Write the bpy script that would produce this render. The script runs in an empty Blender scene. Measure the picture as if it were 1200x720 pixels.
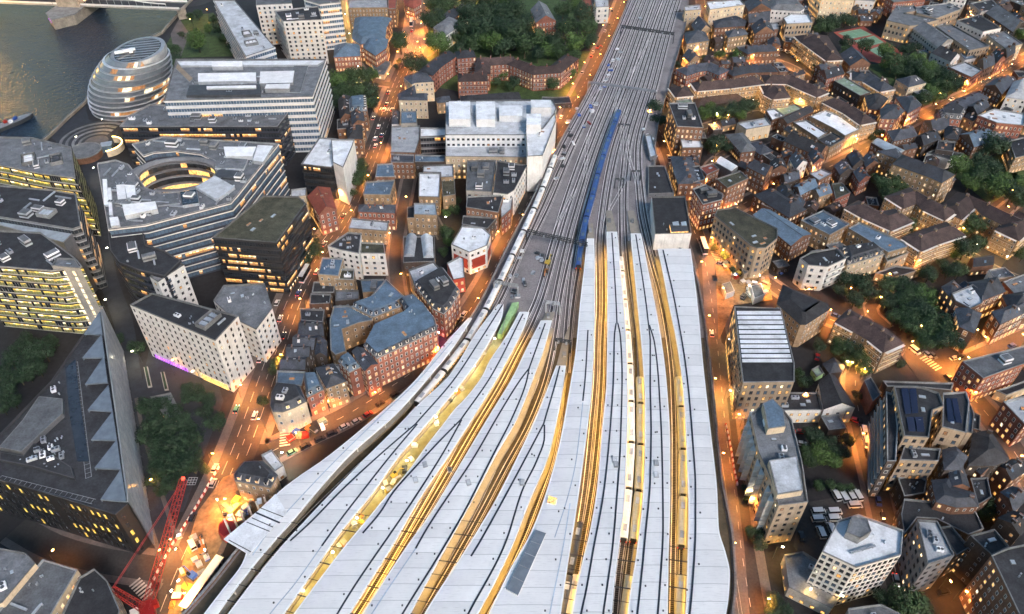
import bpy, math, random
from mathutils import Vector, Matrix
from mathutils.geometry import tessellate_polygon
R = math.radians
rnd = random.Random(7)
C = bpy.context.scene.collection
# ---------------------------------------------------------------- camera
H, F, TH = 240.0, 900.0, R(42)
CT, ST = math.cos(TH), math.sin(TH)
def G(px, py, h=0.0):
    v = 360.0 - py
    t = (H - h) / (F * ST - v * CT)
    return Vector(((px - 600.0) * t, (F * CT + v * ST) * t, h))
def proj(p):
    x, y, z = p; d = z - H
    depth = y * CT - d * ST
    up = y * ST + d * CT
    return 600 + F * x / depth, 360 - F * up / depth, depth
def S(s):
    a = [float(v) for v in s.replace(',', ' ').split()]
    return list(zip(a[0::2], a[1::2]))
def T(c, r, s):                       # coordinates read in a 4x enlargement of one of 16 tiles
    return [(300 * c + x / 4, 180 * r + y / 4) for x, y in S(s)]
cam_d = bpy.data.cameras.new('camera'); cam = bpy.data.objects.new('camera', cam_d); C.objects.link(cam)
cam.location = (0, 0, H); cam.rotation_euler = (R(90) - TH, 0, 0)
cam_d.sensor_width = 36; cam_d.lens = 27; cam_d.clip_start = 1; cam_d.clip_end = 6000
sc = bpy.context.scene; sc.camera = cam
# ---------------------------------------------------------------- materials
M = {}
def nt(name):
    m = bpy.data.materials.new(name); m.use_nodes = True
    t = m.node_tree; t.nodes.clear()
    o = t.nodes.new('ShaderNodeOutputMaterial'); b = t.nodes.new('ShaderNodeBsdfPrincipled')
    t.links.new(b.outputs[0], o.inputs[0]); M[name] = m
    return m, t, b
def N(t, k, **kw):
    n = t.nodes.new(k)
    for a, v in kw.items():
        if a.startswith('i_'): n.inputs[a[2:].replace('_', ' ')].default_value = v
        else: setattr(n, a, v)
    return n
def mix(t, mode, fac, a, b):
    n = t.nodes.new('ShaderNodeMix'); n.data_type = 'RGBA'; n.blend_type = mode
    for i, v in ((0, fac), (6, a), (7, b)):
        if hasattr(v, 'links') or hasattr(v, 'is_linked'): t.links.new(v, n.inputs[i])
        elif i == 0: n.inputs[0].default_value = v
        else: n.inputs[i].default_value = (*v, 1) if len(v) == 3 else v
    return n.outputs[2]
def ramp(t, src, lo, hi, a=0.0, b=1.0):
    n = t.nodes.new('ShaderNodeMapRange'); t.links.new(src, n.inputs[0])
    n.inputs[1].default_value = lo; n.inputs[2].default_value = hi; n.inputs[3].default_value = a; n.inputs[4].default_value = b
    return n.outputs[0]
def noise(t, scale, vec=None, detail=4, rough=.6):
    n = N(t, 'ShaderNodeTexNoise'); n.inputs['Scale'].default_value = scale; n.inputs['Detail'].default_value = detail
    n.inputs['Roughness'].default_value = rough
    if vec is not None: t.links.new(vec, n.inputs['Vector'])
    return n.outputs['Fac']
def mat(name, col, var=.3, scale=.25, rough=.8, metal=0.0, bump=.0, obj=.25, fine=1.6, stain=0.0, streak=False):
    """weathered surface: two sizes of mottling, a tint per object, optional dark stains with their own shape"""
    m, t, b = nt(name)
    g = N(t, 'ShaderNodeNewGeometry').outputs['Position']
    n1 = ramp(t, noise(t, scale, g), .3, .7, 1 - var, 1 + var)
    n2 = ramp(t, noise(t, fine, g, 3), .3, .7, 1 - var * .7, 1 + var * .7)
    mu = N(t, 'ShaderNodeMath', operation='MULTIPLY'); t.links.new(n1, mu.inputs[0]); t.links.new(n2, mu.inputs[1])
    oi = N(t, 'ShaderNodeObjectInfo'); o1 = ramp(t, oi.outputs['Random'], 0, 1, 1 - obj, 1 + obj)
    mu2 = N(t, 'ShaderNodeMath', operation='MULTIPLY'); t.links.new(mu.outputs[0], mu2.inputs[0]); t.links.new(o1, mu2.inputs[1])
    cv = N(t, 'ShaderNodeCombineColor')
    for i in range(3): t.links.new(mu2.outputs[0], cv.inputs[i])
    c = mix(t, 'MULTIPLY', 1.0, col, cv.outputs[0])
    if stain:
        s = ramp(t, noise(t, .12, g, 6, .7), .52, .68, 0, stain)
        c = mix(t, 'MIX', s, c, tuple(x * .35 for x in col))
    if streak:
        mp = N(t, 'ShaderNodeMapping'); mp.inputs['Scale'].default_value = (1.5, 1.5, .12); t.links.new(g, mp.inputs[0])
        s = ramp(t, noise(t, 1.0, mp.outputs[0], 4), .5, .75, 0, .45)
        c = mix(t, 'MIX', s, c, tuple(x * .5 for x in col))
    t.links.new(c, b.inputs['Base Color'])
    b.inputs['Roughness'].default_value = rough; b.inputs['Metallic'].default_value = metal
    if bump:
        bp = N(t, 'ShaderNodeBump'); bp.inputs['Strength'].default_value = bump; bp.inputs['Distance'].default_value = .3
        t.links.new(n2, bp.inputs['Height']); t.links.new(bp.outputs[0], b.inputs['Normal'])
    return m
def emis(name, col, strength, var=0.0, scale=.8):
    m, t, b = nt(name)
    b.inputs['Base Color'].default_value = (.05, .05, .05, 1); b.inputs['Roughness'].default_value = .4
    b.inputs['Emission Color'].default_value = (*col, 1); b.inputs['Emission Strength'].default_value = strength
    if name.startswith('lit_'): m.cycles.emission_sampling = 'NONE'
    if var:
        g = N(t, 'ShaderNodeNewGeometry').outputs['Position']
        s = ramp(t, noise(t, scale, g, 3), .3, .7, strength * (1 - var), strength * (1 + var))
        t.links.new(s, b.inputs['Emission Strength'])
        n2 = noise(t, scale * .37, g, 2)
        c = mix(t, 'MIX', ramp(t, n2, .35, .65), col, (col[0], col[1] * .72, col[2] * .45))
        t.links.new(c, b.inputs['Emission Color'])
    return m
mat('brick_red', (.25, .095, .065), streak=True); mat('brick_brown', (.17, .088, .056), streak=True)
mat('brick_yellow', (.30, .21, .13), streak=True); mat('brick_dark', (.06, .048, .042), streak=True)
mat('render_white', (.68, .67, .65), var=.12, streak=True, obj=.1); mat('cream', (.52, .43, .31), var=.15, streak=True)
mat('concrete', (.36, .34, .31), var=.2, streak=True); mat('navy_panel', (.03, .035, .055), rough=.5, var=.2)
mat('black_panel', (.02, .02, .022), rough=.4, var=.2); mat('tan_stone', (.33, .26, .19), var=.15, streak=True)
mat('grey_panel', (.16, .165, .18), rough=.6, var=.2); mat('white_panel', (.6, .62, .65), rough=.5, var=.12, obj=.1)
mat('red_panel', (.42, .06, .035), var=.15, rough=.5)
mat('slate', (.042, .048, .062), var=.4, stain=.5, rough=.7, obj=.5); mat('slate_blue', (.10, .15, .21), var=.3, stain=.35, rough=.6, obj=.15)
mat('tile_brown', (.055, .036, .034), var=.4, rough=.8, stain=.3); mat('roof_dark', (.03, .031, .036), var=.4, stain=.4, rough=.85)
mat('roof_grey', (.14, .15, .165), var=.3, stain=.6, rough=.85); mat('roof_light', (.42, .445, .48), var=.2, stain=.6, rough=.8)
mat('roof_white', (.72, .75, .79), var=.14, stain=.5, rough=.7, obj=.1); mat('roof_moss', (.06, .058, .038), var=.5, stain=.4)
mat('roof_green', (.25, .33, .25), var=.25, stain=.4); mat('roof_red', (.22, .06, .04), var=.25)
mat('coping', (.19, .195, .20), var=.3, obj=.45); mat('coping_dark', (.06, .06, .065), var=.2)
mat('plant_metal', (.42, .45, .49), var=.2, rough=.45, metal=.3, obj=.4); mat('plant_dark', (.06, .065, .075), var=.3, rough=.6)
mat('plant_white', (.8, .81, .83), var=.12, obj=.1); mat('frame_white', (.66, .64, .6), var=.1, obj=.05)
mat('frame_dark', (.03, .03, .035), var=.1); mat('frame_grey', (.3, .32, .34), var=.1)
mat('metal_dark', (.035, .04, .045), rough=.5, var=.2); mat('metal_grey', (.25, .26, .28), rough=.45, metal=.5, var=.2)
mat('red_paint', (.28, .015, .012), rough=.4, var=.12, obj=.05); mat('barrier_white', (.8, .78, .75), var=.08)
mat('orange_paint', (.45, .18, .04), rough=.4, var=.1); mat('yellow_paint', (.5, .36, .06), rough=.4, var=.12)
mat('blue_paint', (.03, .10, .40), rough=.4, var=.12); mat('green_sheet', (.28, .46, .22), var=.25, fine=.6)
mat('ground', (.016, .016, .019), var=.45, scale=.05, fine=.5, stain=.4, obj=0)
mat('asphalt', (.038, .036, .036), var=.3, scale=.1, fine=1.2, stain=.3, obj=0)
mat('paving', (.12, .105, .10), var=.22, scale=.15, fine=1.5, stain=.25, obj=0)
mat('paving_dark', (.028, .032, .042), var=.25, obj=0); mat('paint_white', (.45, .44, .40), var=.25, fine=1.5, obj=0)
mat('lawn', (.045, .075, .02), var=.35, fine=1.0, obj=0); mat('court_green', (.16, .30, .20), var=.12, obj=0); mat('court_red', (.32, .07, .05), var=.12, obj=0)
mat('ballast', (.22, .20, .205), var=.3, scale=.12, fine=1.4, stain=.3, obj=0); mat('stone_pier', (.3, .26, .21), var=.3, streak=True)
mat('earth', (.2, .14, .08), var=.4, fine=.8, obj=0); mat('site_floor', (.30, .31, .20), var=.2, scale=.2, fine=.5, stain=.4, obj=0)
mat('bark', (.06, .045, .03), var=.3); mat('platform', (.27, .245, .21), var=.15, obj=0)
mat('coach_white', (.80, .79, .77), var=.10, rough=.4, fine=.8, obj=.05); mat('coach_blue', (.03, .085, .27), rough=.4, var=.15, obj=.1)
mat('coach_cream', (.55, .50, .36), var=.12, rough=.4, obj=.05)
mat('tyre', (.02, .02, .02), var=.1)
for n_, c_ in dict(white=(.75, .75, .75), silver=(.42, .43, .45), black=(.015, .015, .018), red=(.4, .02, .02), blue=(.03, .07, .25), grey=(.14, .15, .16), green=(.1, .3, .24)).items():
    m_, t_, b_ = nt('car_' + n_); b_.inputs['Base Color'].default_value = (*c_, 1); b_.inputs['Roughness'].default_value = .28
    b_.inputs['Metallic'].default_value = .3; b_.inputs['Coat Weight'].default_value = .6
def glass(name, col, rough=.12, var=.5):
    m, t, b = nt(name); g = N(t, 'ShaderNodeNewGeometry').outputs['Position']
    c = mix(t, 'MIX', ramp(t, noise(t, .35, g, 3), .35, .65), col, tuple(x * (1 + var) + .01 for x in col))
    t.links.new(c, b.inputs['Base Color']); b.inputs['Roughness'].default_value = rough
    b.inputs['Specular IOR Level'].default_value = .8
    bp = N(t, 'ShaderNodeBump'); bp.inputs['Strength'].default_value = .12; t.links.new(noise(t, .5, g, 2), bp.inputs['Height']); t.links.new(bp.outputs[0], b.inputs['Normal'])
glass('glass_dark', (.02, .025, .033)); glass('glass_blue', (.07, .11, .16), .2); glass('glass_mid', (.13, .155, .185), .22, .25); glass('glass_pale', (.26, .31, .36), .3)
glass('glass_car', (.015, .018, .022), .06, .2)
LIT = .5
emis('lit_warm', (1, .60, .20), 1.5 * LIT, .85, 1.3); emis('lit_white', (1, .85, .58), 1.9 * LIT, .8, 1.3); emis('lit_dim', (1, .50, .16), .45 * LIT, .7)
emis('lit_yellow', (1, .78, .14), 1.1 * LIT, .75, 1.2); emis('lit_green', (.62, .70, .16), .22 * LIT, .7, 1.2)
emis('lamp_orange', (1, .45, .10), 22); emis('lamp_white', (1, .9, .65), 16); emis('ship_lamp', (1, .55, .12), 110)
emis('tube_gold', (1, .52, .07), 8); emis('tube_cream', (1, .60, .13), 8); emis('gallery', (1, .56, .17), 34)
emis('purple_light', (.55, .10, 1), .7); emis('tail_red', (1, .05, .02), 2); emis('head_white', (1, .9, .7), 4)
m, t, b = nt('sail_glass'); g_ = N(t, 'ShaderNodeNewGeometry').outputs['Position']
t.links.new(mix(t, 'MIX', ramp(t, noise(t, .3, g_, 4), .35, .65), (.50, .53, .57), (.66, .69, .73)), b.inputs['Base Color']); b.inputs['Roughness'].default_value = .25
# leaves
for n_, c_ in dict(leaf_a=(.020, .045, .020), leaf_b=(.032, .064, .022), leaf_c=(.06, .11, .025)).items():
    m_, t_, b_ = nt(n_); g_ = N(t_, 'ShaderNodeNewGeometry').outputs['Position']; oi_ = N(t_, 'ShaderNodeObjectInfo').outputs['Random']
    k_ = mix(t_, 'MIX', ramp(t_, noise(t_, .55, g_, 3), .35, .65), tuple(x * .55 for x in c_), tuple(x * 1.6 for x in c_))
    k_ = mix(t_, 'MULTIPLY', ramp(t_, oi_, 0, 1, 0, .5), k_, (.6, .75, .6))
    t_.links.new(k_, b_.inputs['Base Color']); b_.inputs['Roughness'].default_value = .7
    b_.inputs['Transmission Weight'].default_value = 0
# ---------------------------------------------------------------- mesh builder
class MB:
    def __init__(s): s.v = []; s.f = []; s.m = []; s.uv = []
    def face(s, pts, m=0, uv=None):
        i = len(s.v); s.v.extend([tuple(p) for p in pts]); s.f.append(tuple(range(i, i + len(pts)))); s.m.append(m)
        s.uv.append(uv or [(0, 0)] * len(pts))
    def box(s, c, d, rz=0, m=0, open_bottom=False):
        x, y, z = c; a, b, h = d[0] / 2, d[1] / 2, d[2]
        co, si = math.cos(rz), math.sin(rz)
        q = [(x + u * co - w * si, y + u * si + w * co) for u, w in ((-a, -b), (a, -b), (a, b), (-a, b))]
        s.prism(q, z, z + h, m, m, open_bottom)
    def prism(s, q, z0, z1, m=0, mt=None, open_bottom=True, cap=True):
        mt = m if mt is None else mt
        n = len(q); i = len(s.v)
        s.v.extend([(p[0], p[1], z0) for p in q]); s.v.extend([(p[0], p[1], z1) for p in q])
        for k in range(n):
            j = (k + 1) % n; s.f.append((i + k, i + j, i + n + j, i + n + k)); s.m.append(m)
            s.uv.append([(0, 0), (1, 0), (1, 1), (0, 1)])
        if cap:
            if n <= 4: s.f.append(tuple(i + n + k for k in range(n))); s.m.append(mt); s.uv.append([(0, 0)] * n)
            else:
                for tr in tessellate_polygon([[Vector((p[0], p[1], 0)) for p in q]]):
                    a, b, c = tr
                    A, B, D = q[a], q[b], q[c]
                    if (B[0]-A[0])*(D[1]-A[1])-(B[1]-A[1])*(D[0]-A[0]) < 0: b, c = c, b
                    s.f.append((i + n + a, i + n + b, i + n + c)); s.m.append(mt); s.uv.append([(0, 0)] * 3)
        if not open_bottom and n <= 4: s.f.append(tuple(i + k for k in reversed(range(n)))); s.m.append(m); s.uv.append([(0, 0)] * n)
    def cyl(s, c, r, h, n=10, m=0, r2=None):
        r2 = r if r2 is None else r2; i = len(s.v); x, y, z = c
        s.v.extend([(x + r * math.cos(6.2832 * k / n), y + r * math.sin(6.2832 * k / n), z) for k in range(n)])
        s.v.extend([(x + r2 * math.cos(6.2832 * k / n), y + r2 * math.sin(6.2832 * k / n), z + h) for k in range(n)])
        for k in range(n):
            j = (k + 1) % n; s.f.append((i + k, i + j, i + n + j, i + n + k)); s.m.append(m); s.uv.append([(0, 0)] * 4)
        s.f.append(tuple(i + n + k for k in range(n))); s.m.append(m); s.uv.append([(0, 0)] * n)
    def tube(s, a, b, r, n=4, m=0):
        a, b = Vector(a), Vector(b); d = b - a
        if d.length < 1e-4: return
        d.normalize(); u = d.orthogonal().normalized(); w = d.cross(u); i = len(s.v)
        for p in (a, b):
            for k in range(n):
                t = 6.2832 * (k + .5) / n; s.v.append(tuple(p + u * r * math.cos(t) + w * r * math.sin(t)))
        for k in range(n):
            j = (k + 1) % n; s.f.append((i + k, i + j, i + n + j, i + n + k)); s.m.append(m); s.uv.append([(0, 0)] * 4)
        s.f.append(tuple(i + k for k in reversed(range(n)))); s.m.append(m); s.uv.append([(0, 0)] * n)
        s.f.append(tuple(i + n + k for k in range(n))); s.m.append(m); s.uv.append([(0, 0)] * n)
    def mesh(s, name, mats):
        me = bpy.data.meshes.new(name); me.from_pydata(s.v, [], s.f)
        for m in (mats if isinstance(mats, (list, tuple)) else [mats]): me.materials.append(M[m])
        me.polygons.foreach_set('material_index', s.m)
        if any(u[0] != u[-1] for u in s.uv):
            l = me.uv_layers.new(name='uv'); flat = [c for u in s.uv for p in u for c in p]; l.data.foreach_set('uv', flat)
        me.update(); return me
    def build(s, name, mats, parent=None, smooth=False):
        if not s.f: return None
        o = bpy.data.objects.new(name, s.mesh(name, mats)); C.objects.link(o)
        if parent is not None: link_to(o, parent)
        if smooth: o.data.polygons.foreach_set('use_smooth', [True] * len(o.data.polygons))
        return o
ORG = {}
def link_to(o, parent):              # keep world coordinates; parents only ever translate (and turn) at the root
    o.parent = parent; o.matrix_parent_inverse = Matrix.Translation(-ORG.get(parent.name, Vector((0, 0, 0))))
THINGS = []
def thing(name, label, cat, loc, group=None):
    o = bpy.data.objects.new(name, None); C.objects.link(o); o.location = loc; o.empty_display_size = .5
    ORG[o.name] = Vector(loc); o['label'] = label; o['category'] = cat
    if group: o['group'] = group
    THINGS.append(o); return o
def tag(o, label, cat, group=None):
    o['label'] = label; o['category'] = cat
    if group: o['group'] = group
    THINGS.append(o); return o
def struct(o): o['kind'] = 'structure'; return o
def obj(name, me, parent=None, loc=None, rz=0, scale=None):
    o = bpy.data.objects.new(name, me); C.objects.link(o)
    if parent is not None: o.parent = parent
    if loc is not None: o.location = loc
    if rz: o.rotation_euler = (0, 0, rz)
    if scale: o.scale = scale
    return o
# ---------------------------------------------------------------- 2D helpers
def area(q): return sum(q[i][0] * q[(i + 1) % len(q)][1] - q[(i + 1) % len(q)][0] * q[i][1] for i in range(len(q))) / 2
def ccw(q): return q if area(q) > 0 else q[::-1]
def inside(p, q):
    c = False; x, y = p[0], p[1]; n = len(q)
    for i in range(n):
        x1, y1 = q[i][0], q[i][1]; x2, y2 = q[(i + 1) % n][0], q[(i + 1) % n][1]
        if (y1 > y) != (y2 > y) and x < (x2 - x1) * (y - y1) / (y2 - y1) + x1: c = not c
    return c
def edge_dist(p, q):
    best = 1e9; n = len(q)
    for i in range(n):
        a = Vector(q[i][:2]); b = Vector(q[(i + 1) % n][:2]); d = b - a
        t = max(0, min(1, (Vector(p[:2]) - a).dot(d) / max(d.length_squared, 1e-9)))
        best = min(best, (a + d * t - Vector(p[:2])).length)
    return best
def offset(q, d):                    # inward offset of a counter-clockwise polygon
    out = []; n = len(q)
    for i in range(n):
        p0, p1, p2 = Vector(q[i - 1][:2]), Vector(q[i][:2]), Vector(q[(i + 1) % n][:2])
        e1 = (p1 - p0).normalized(); e2 = (p2 - p1).normalized()
        n1 = Vector((-e1.y, e1.x)); n2 = Vector((-e2.y, e2.x)); b = n1 + n2
        if b.length < .2: b = n1
        b.normalize(); k = d / max(.45, b.dot(n1)); out.append((p1.x + b.x * k, p1.y + b.y * k))
    return out
def resample(pts, step):
    pts = [Vector(p) for p in pts]; out = [pts[0]]; 
    for a, b in zip(pts, pts[1:]):
        n = max(1, int(round((b - a).length / step)))
        for k in range(1, n + 1): out.append(a.lerp(b, k / n))
    return out
def smooth_path(pts, sub=4):         # Catmull-Rom through the points
    pts = [Vector(p) for p in pts]
    if len(pts) < 3: return pts
    P = [pts[0] * 2 - pts[1]] + pts + [pts[-1] * 2 - pts[-2]]; out = []
    for i in range(1, len(P) - 2):
        a, b, c, d = P[i - 1], P[i], P[i + 1], P[i + 2]
        for k in range(sub):
            t = k / sub
            out.append(.5 * ((2 * b) + (c - a) * t + (2 * a - 5 * b + 4 * c - d) * t * t + (3 * b - a - 3 * c + d) * t ** 3))
    out.append(pts[-1]); return out
def side_pts(path, off):             # path moved sideways, +off = to its left
    out = []; n = len(path)
    for i, p in enumerate(path):
        a = path[max(0, i - 1)]; b = path[min(n - 1, i + 1)]; d = Vector((b[0] - a[0], b[1] - a[1])).normalized()
        k = off
        if 0 < i < n - 1:
            e = Vector((path[i][0] - a[0], path[i][1] - a[1])).normalized(); k = off / max(.5, abs(e.dot(d)))
        out.append(Vector((p[0] - d.y * k, p[1] + d.x * k, p[2] if len(p) > 2 else 0)))
    return out
def ribbon(mb, L, Rr, m=0, v0=0.0):
    d = v0
    for i in range(len(L) - 1):
        e = ((L[i + 1] - L[i]).length + (Rr[i + 1] - Rr[i]).length) / 2; w = (L[i] - Rr[i]).length
        mb.face([Rr[i], Rr[i + 1], L[i + 1], L[i]], m, [(w, d), (w, d + e), (0, d + e), (0, d)]); d += e
def strip_box(mb, path, w, h, z=0.0, m=0):   # box section swept along a path, sitting z above it
    L = side_pts(path, w / 2); Q = side_pts(path, -w / 2)
    up = Vector((0, 0, h)); zz = Vector((0, 0, z))
    for i in range(len(path) - 1):
        a, b, c, d = L[i] + zz, L[i + 1] + zz, Q[i + 1] + zz, Q[i] + zz
        mb.face([d + up, c + up, b + up, a + up], m); mb.face([a, a + up, b + up, b][::-1], m); mb.face([c, c + up, d + up, d][::-1], m)
        mb.face([a, b, c, d], m)
    for k, s_ in ((0, 1), (-1, -1)):
        a, d = L[k] + zz, Q[k] + zz; mb.face([a, d, d + up, a + up][::s_], m)
# ---------------------------------------------------------------- windows and facades
WM = {}
def win_mesh(pane, frame, fr=.1, bars=True):
    k = (pane, frame, fr)
    if k in WM: return WM[k]
    b = MB(); f = fr; o = -.09
    for x0, x1, z0, z1 in ((-.5, .5, 0, f * .8), (-.5, .5, 1 - f, 1), (-.5, -.5 + f, f * .8, 1 - f), (.5 - f, .5, f * .8, 1 - f)):
        b.face([(x0, o, z0), (x1, o, z0), (x1, o, z1), (x0, o, z1)], 0)
    for p, q in (((-.5, 0), (.5, 0)), ((.5, 0), (.5, 1)), ((.5, 1), (-.5, 1)), ((-.5, 1), (-.5, 0))):
        b.face([(p[0], 0.02, p[1]), (q[0], 0.02, q[1]), (q[0], o, q[1]), (p[0], o, p[1])], 0)
    b.face([(-.5 + f, -.03, f), (.5 - f, -.03, f), (.5 - f, -.03, 1 - f), (-.5 + f, -.03, 1 - f)], 1)
    if bars:
        b.face([(-.5 + f, -.06, .5), (.5 - f, -.06, .5), (.5 - f, -.06, .56), (-.5 + f, -.06, .56)], 0)
    WM[k] = b.mesh('window', [frame, pane]); return WM[k]
# wall material, frame, window w, h, bay, storey, share lit, type
STY = dict(
    red=('brick_red', 'frame_white', 1.15, 1.8, 2.15, 3.1, .20, 'w'), brown=('brick_brown', 'frame_white', 1.0, 1.55, 2.3, 3.0, .18, 'w'),
    yellow=('brick_yellow', 'frame_white', 1.0, 1.55, 2.3, 3.0, .22, 'w'), dark=('brick_dark', 'frame_grey', 1.0, 1.4, 2.6, 3.0, .12, 'w'),
    white=('render_white', 'frame_dark', 1.2, 1.4, 2.9, 3.1, .15, 'w'), cream=('cream', 'frame_white', 1.2, 1.7, 2.8, 3.2, .35, 'w'),
    conc=('concrete', 'frame_dark', 1.5, 1.4, 2.8, 3.2, .15, 'w'), tan=('tan_stone', 'frame_dark', 1.3, 1.9, 2.4, 3.2, .3, 'w'),
    hotel=('render_white', 'frame_dark', .9, 1.7, 3.0, 3.15, .10, 'w'), hex=('frame_white', 'frame_dark', 1.3, 1.75, 1.75, 2.85, .06, 'w'),
    balc=('brick_dark', 'frame_white', 1.3, 1.6, 3.2, 3.0, .22, 'g'), gal=('brick_yellow', 'frame_white', 1.0, 1.6, 2.0, 2.8, .35, 'gl'),
    galr=('brick_red', 'frame_white', 1.0, 1.6, 2.2, 2.8, .2, 'g'), galw=('render_white', 'frame_dark', 1.4, 1.7, 3.4, 3.0, .15, 'g'),
    band=('white_panel', 'frame_white', 1.5, 1.9, 1.6, 3.8, .07, 'b'), bandk=('black_panel', 'frame_dark', 1.5, 1.9, 1.3, 3.8, .4, 'b'),
    bandn=('navy_panel', 'frame_dark', 1.5, 1.8, 1.6, 3.7, .25, 'b'), bandg=('grey_panel', 'frame_grey', 1.5, 1.9, 1.6, 3.7, .15, 'b'),
    bandy=('concrete', 'frame_grey', 1.5, 2.7, 1.25, 3.8, .97, 'b'), plain=('concrete', 'frame_dark', 1, 1, 9, 4, 0, 'n'),
    plainb=('brick_brown', 'frame_dark', 1, 1, 9, 4, 0, 'n'), plainw=('render_white', 'frame_dark', 1, 1, 9, 4, 0, 'n'), plaing=('grey_panel', 'frame_dark', 1, 1, 9, 4, 0, 'n'),
    sch=('brick_brown', 'frame_white', 1.9, 2.6, 2.5, 3.9, .5, 'w'),
    plaink=('black_panel', 'frame_dark', 1, 1, 9, 4, 0, 'n'), arch=('cream', 'frame_dark', 1.6, 2.4, 3.6, 4.2, .5, 'w'))
WALLMAT = {}
def wall_faces(mb, a, b, z0, z1, m=0): mb.face([(a[0], a[1], z0), (b[0], b[1], z0), (b[0], b[1], z1), (a[0], a[1], z1)], m)
GCOUNT = [0]
def windows_on(root, q, z0, z1, sty, rg, lit=None, maxn=100, seen=None):
    wm, fm, ww, wh, bay, fl, pl, typ = STY[sty]
    if lit is not None: pl = lit
    org = ORG[root.name]; cand = []; n = len(q); nf = max(1, int((z1 - z0 - .4) / fl)); fl = (z1 - z0 - .3) / nf
    rest = MB()
    for i in range(n):
        a, b = Vector(q[i][:2]), Vector(q[(i + 1) % n][:2]); d = b - a; L = d.length
        if L < 2.2: continue
        d /= L; nrm = Vector((d.y, -d.x)); mid = (a + b) / 2; vis = nrm.dot(-mid) > 0
        nb = max(1, int((L - .8) / bay)); st = L / nb; rz = math.atan2(d.y, d.x)
        for f in range(nf):
            z = z0 + f * fl + (.9 if f or typ != 'w' else .5)
            for k in range(nb):
                c = a + d * st * (k + .5); r = rg.random() * (1 if f or typ != 'w' else .5) * (1 if f or L < 4 else .45)
                pane = ('lit_warm' if r < pl * .45 else 'lit_white' if r < pl * .6 else 'lit_dim') if r < pl else ('glass_blue' if r > .8 else 'glass_dark')
                h = min(wh, fl - 1.1) if typ != 'bb' else wh
                if vis:
                    X, Y, D = proj((c.x, c.y, z + .8)); cos = abs(nrm.dot(-Vector((c.x, c.y)).normalized()))
                    if -20 < X < 1220 and -25 < Y < 745: cand.append((F / D * math.sqrt(ww * h * max(.1, cos)), c, z, rz, h, pane)); continue
                if not vis:
                    o = nrm * .05; u = d * ww / 2
                    p0, p1 = c - u + o, c + u + o
                    rest.face([(p0.x, p0.y, z), (p1.x, p1.y, z), (p1.x, p1.y, z + h), (p0.x, p0.y, z + h)], 0 if pane.startswith('glass') else 1)
    cand.sort(key=lambda c: -c[0])
    maxn = min(maxn, sum(1 for c in cand if c[0] > 1.45))
    for s, c, z, rz, h, pane in cand[:maxn]:
        obj('window', win_mesh(pane, fm), root, (c.x - org.x, c.y - org.y, z), rz, (ww, 1, h)); GCOUNT[0] += 1
    for s, c, z, rz, h, pane in cand[maxn:]:
        d = Vector((math.cos(rz), math.sin(rz))); o = Vector((d.y, -d.x)) * .06; u = d * ww / 2; p0, p1 = c - u + o, c + u + o
        rest.face([(p0.x, p0.y, z), (p1.x, p1.y, z), (p1.x, p1.y, z + h), (p0.x, p0.y, z + h)], 0 if pane.startswith('glass') else 1)
    o = rest.build('window', ['glass_dark', 'lit_warm'], root)
    if o: o['kind'] = 'stuff'
def balconies_on(root, q, z0, z1, sty, rg, lamp):
    wm, fm, ww, wh, bay, fl, pl, typ = STY[sty]; n = len(q); nf = max(1, int((z1 - z0 - .4) / fl)); fl = (z1 - z0 - .3) / nf
    e = []
    for i in range(n):
        a, b = Vector(q[i][:2]), Vector(q[(i + 1) % n][:2]); d = b - a; L = d.length
        if L < 7: continue
        d /= L; nrm = Vector((d.y, -d.x))
        if nrm.dot(-(a + b) / 2) <= 0: continue
        e.append((L, a, b, d, nrm))
    e.sort(key=lambda t: -t[0])
    for L, a, b, d, nrm in e[:3]:
        for f in range(1, nf + 1 if typ == 'gl' else nf):
            z = z0 + f * fl - .1; mb = MB(); g = MB(); p, r = a + d * .6, b - d * .6; o = nrm * 1.15
            P = [(p.x, p.y), (p.x + o.x, p.y + o.y), (r.x + o.x, r.y + o.y), (r.x, r.y)]
            P = ccw(P); mb.prism(P, z, z + .15, 0, 0, False)
            if f < nf:
                i2 = nrm * 1.03; mb.prism(ccw([(p.x + o.x, p.y + o.y), (p.x + i2.x, p.y + i2.y), (r.x + i2.x, r.y + i2.y), (r.x + o.x, r.y + o.y)]), z + .15, z + 1.1, 1 if sty != 'galw' else 0, 0)
            bl = mb.build('balcony', ['frame_white', wm], root)
            if lamp:
                k = 2.0
                while k < L - 1.5:
                    c = a + d * k + nrm * .35; g.box((c.x, c.y, z - .16), (.55, .3, .12), math.atan2(d.y, d.x)); k += 3.2
                lo = g.build('gallery_lamp', 'gallery', bl)
                if lo: lo.parent = bl; lo.matrix_parent_inverse = Matrix.Identity(4); 
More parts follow.
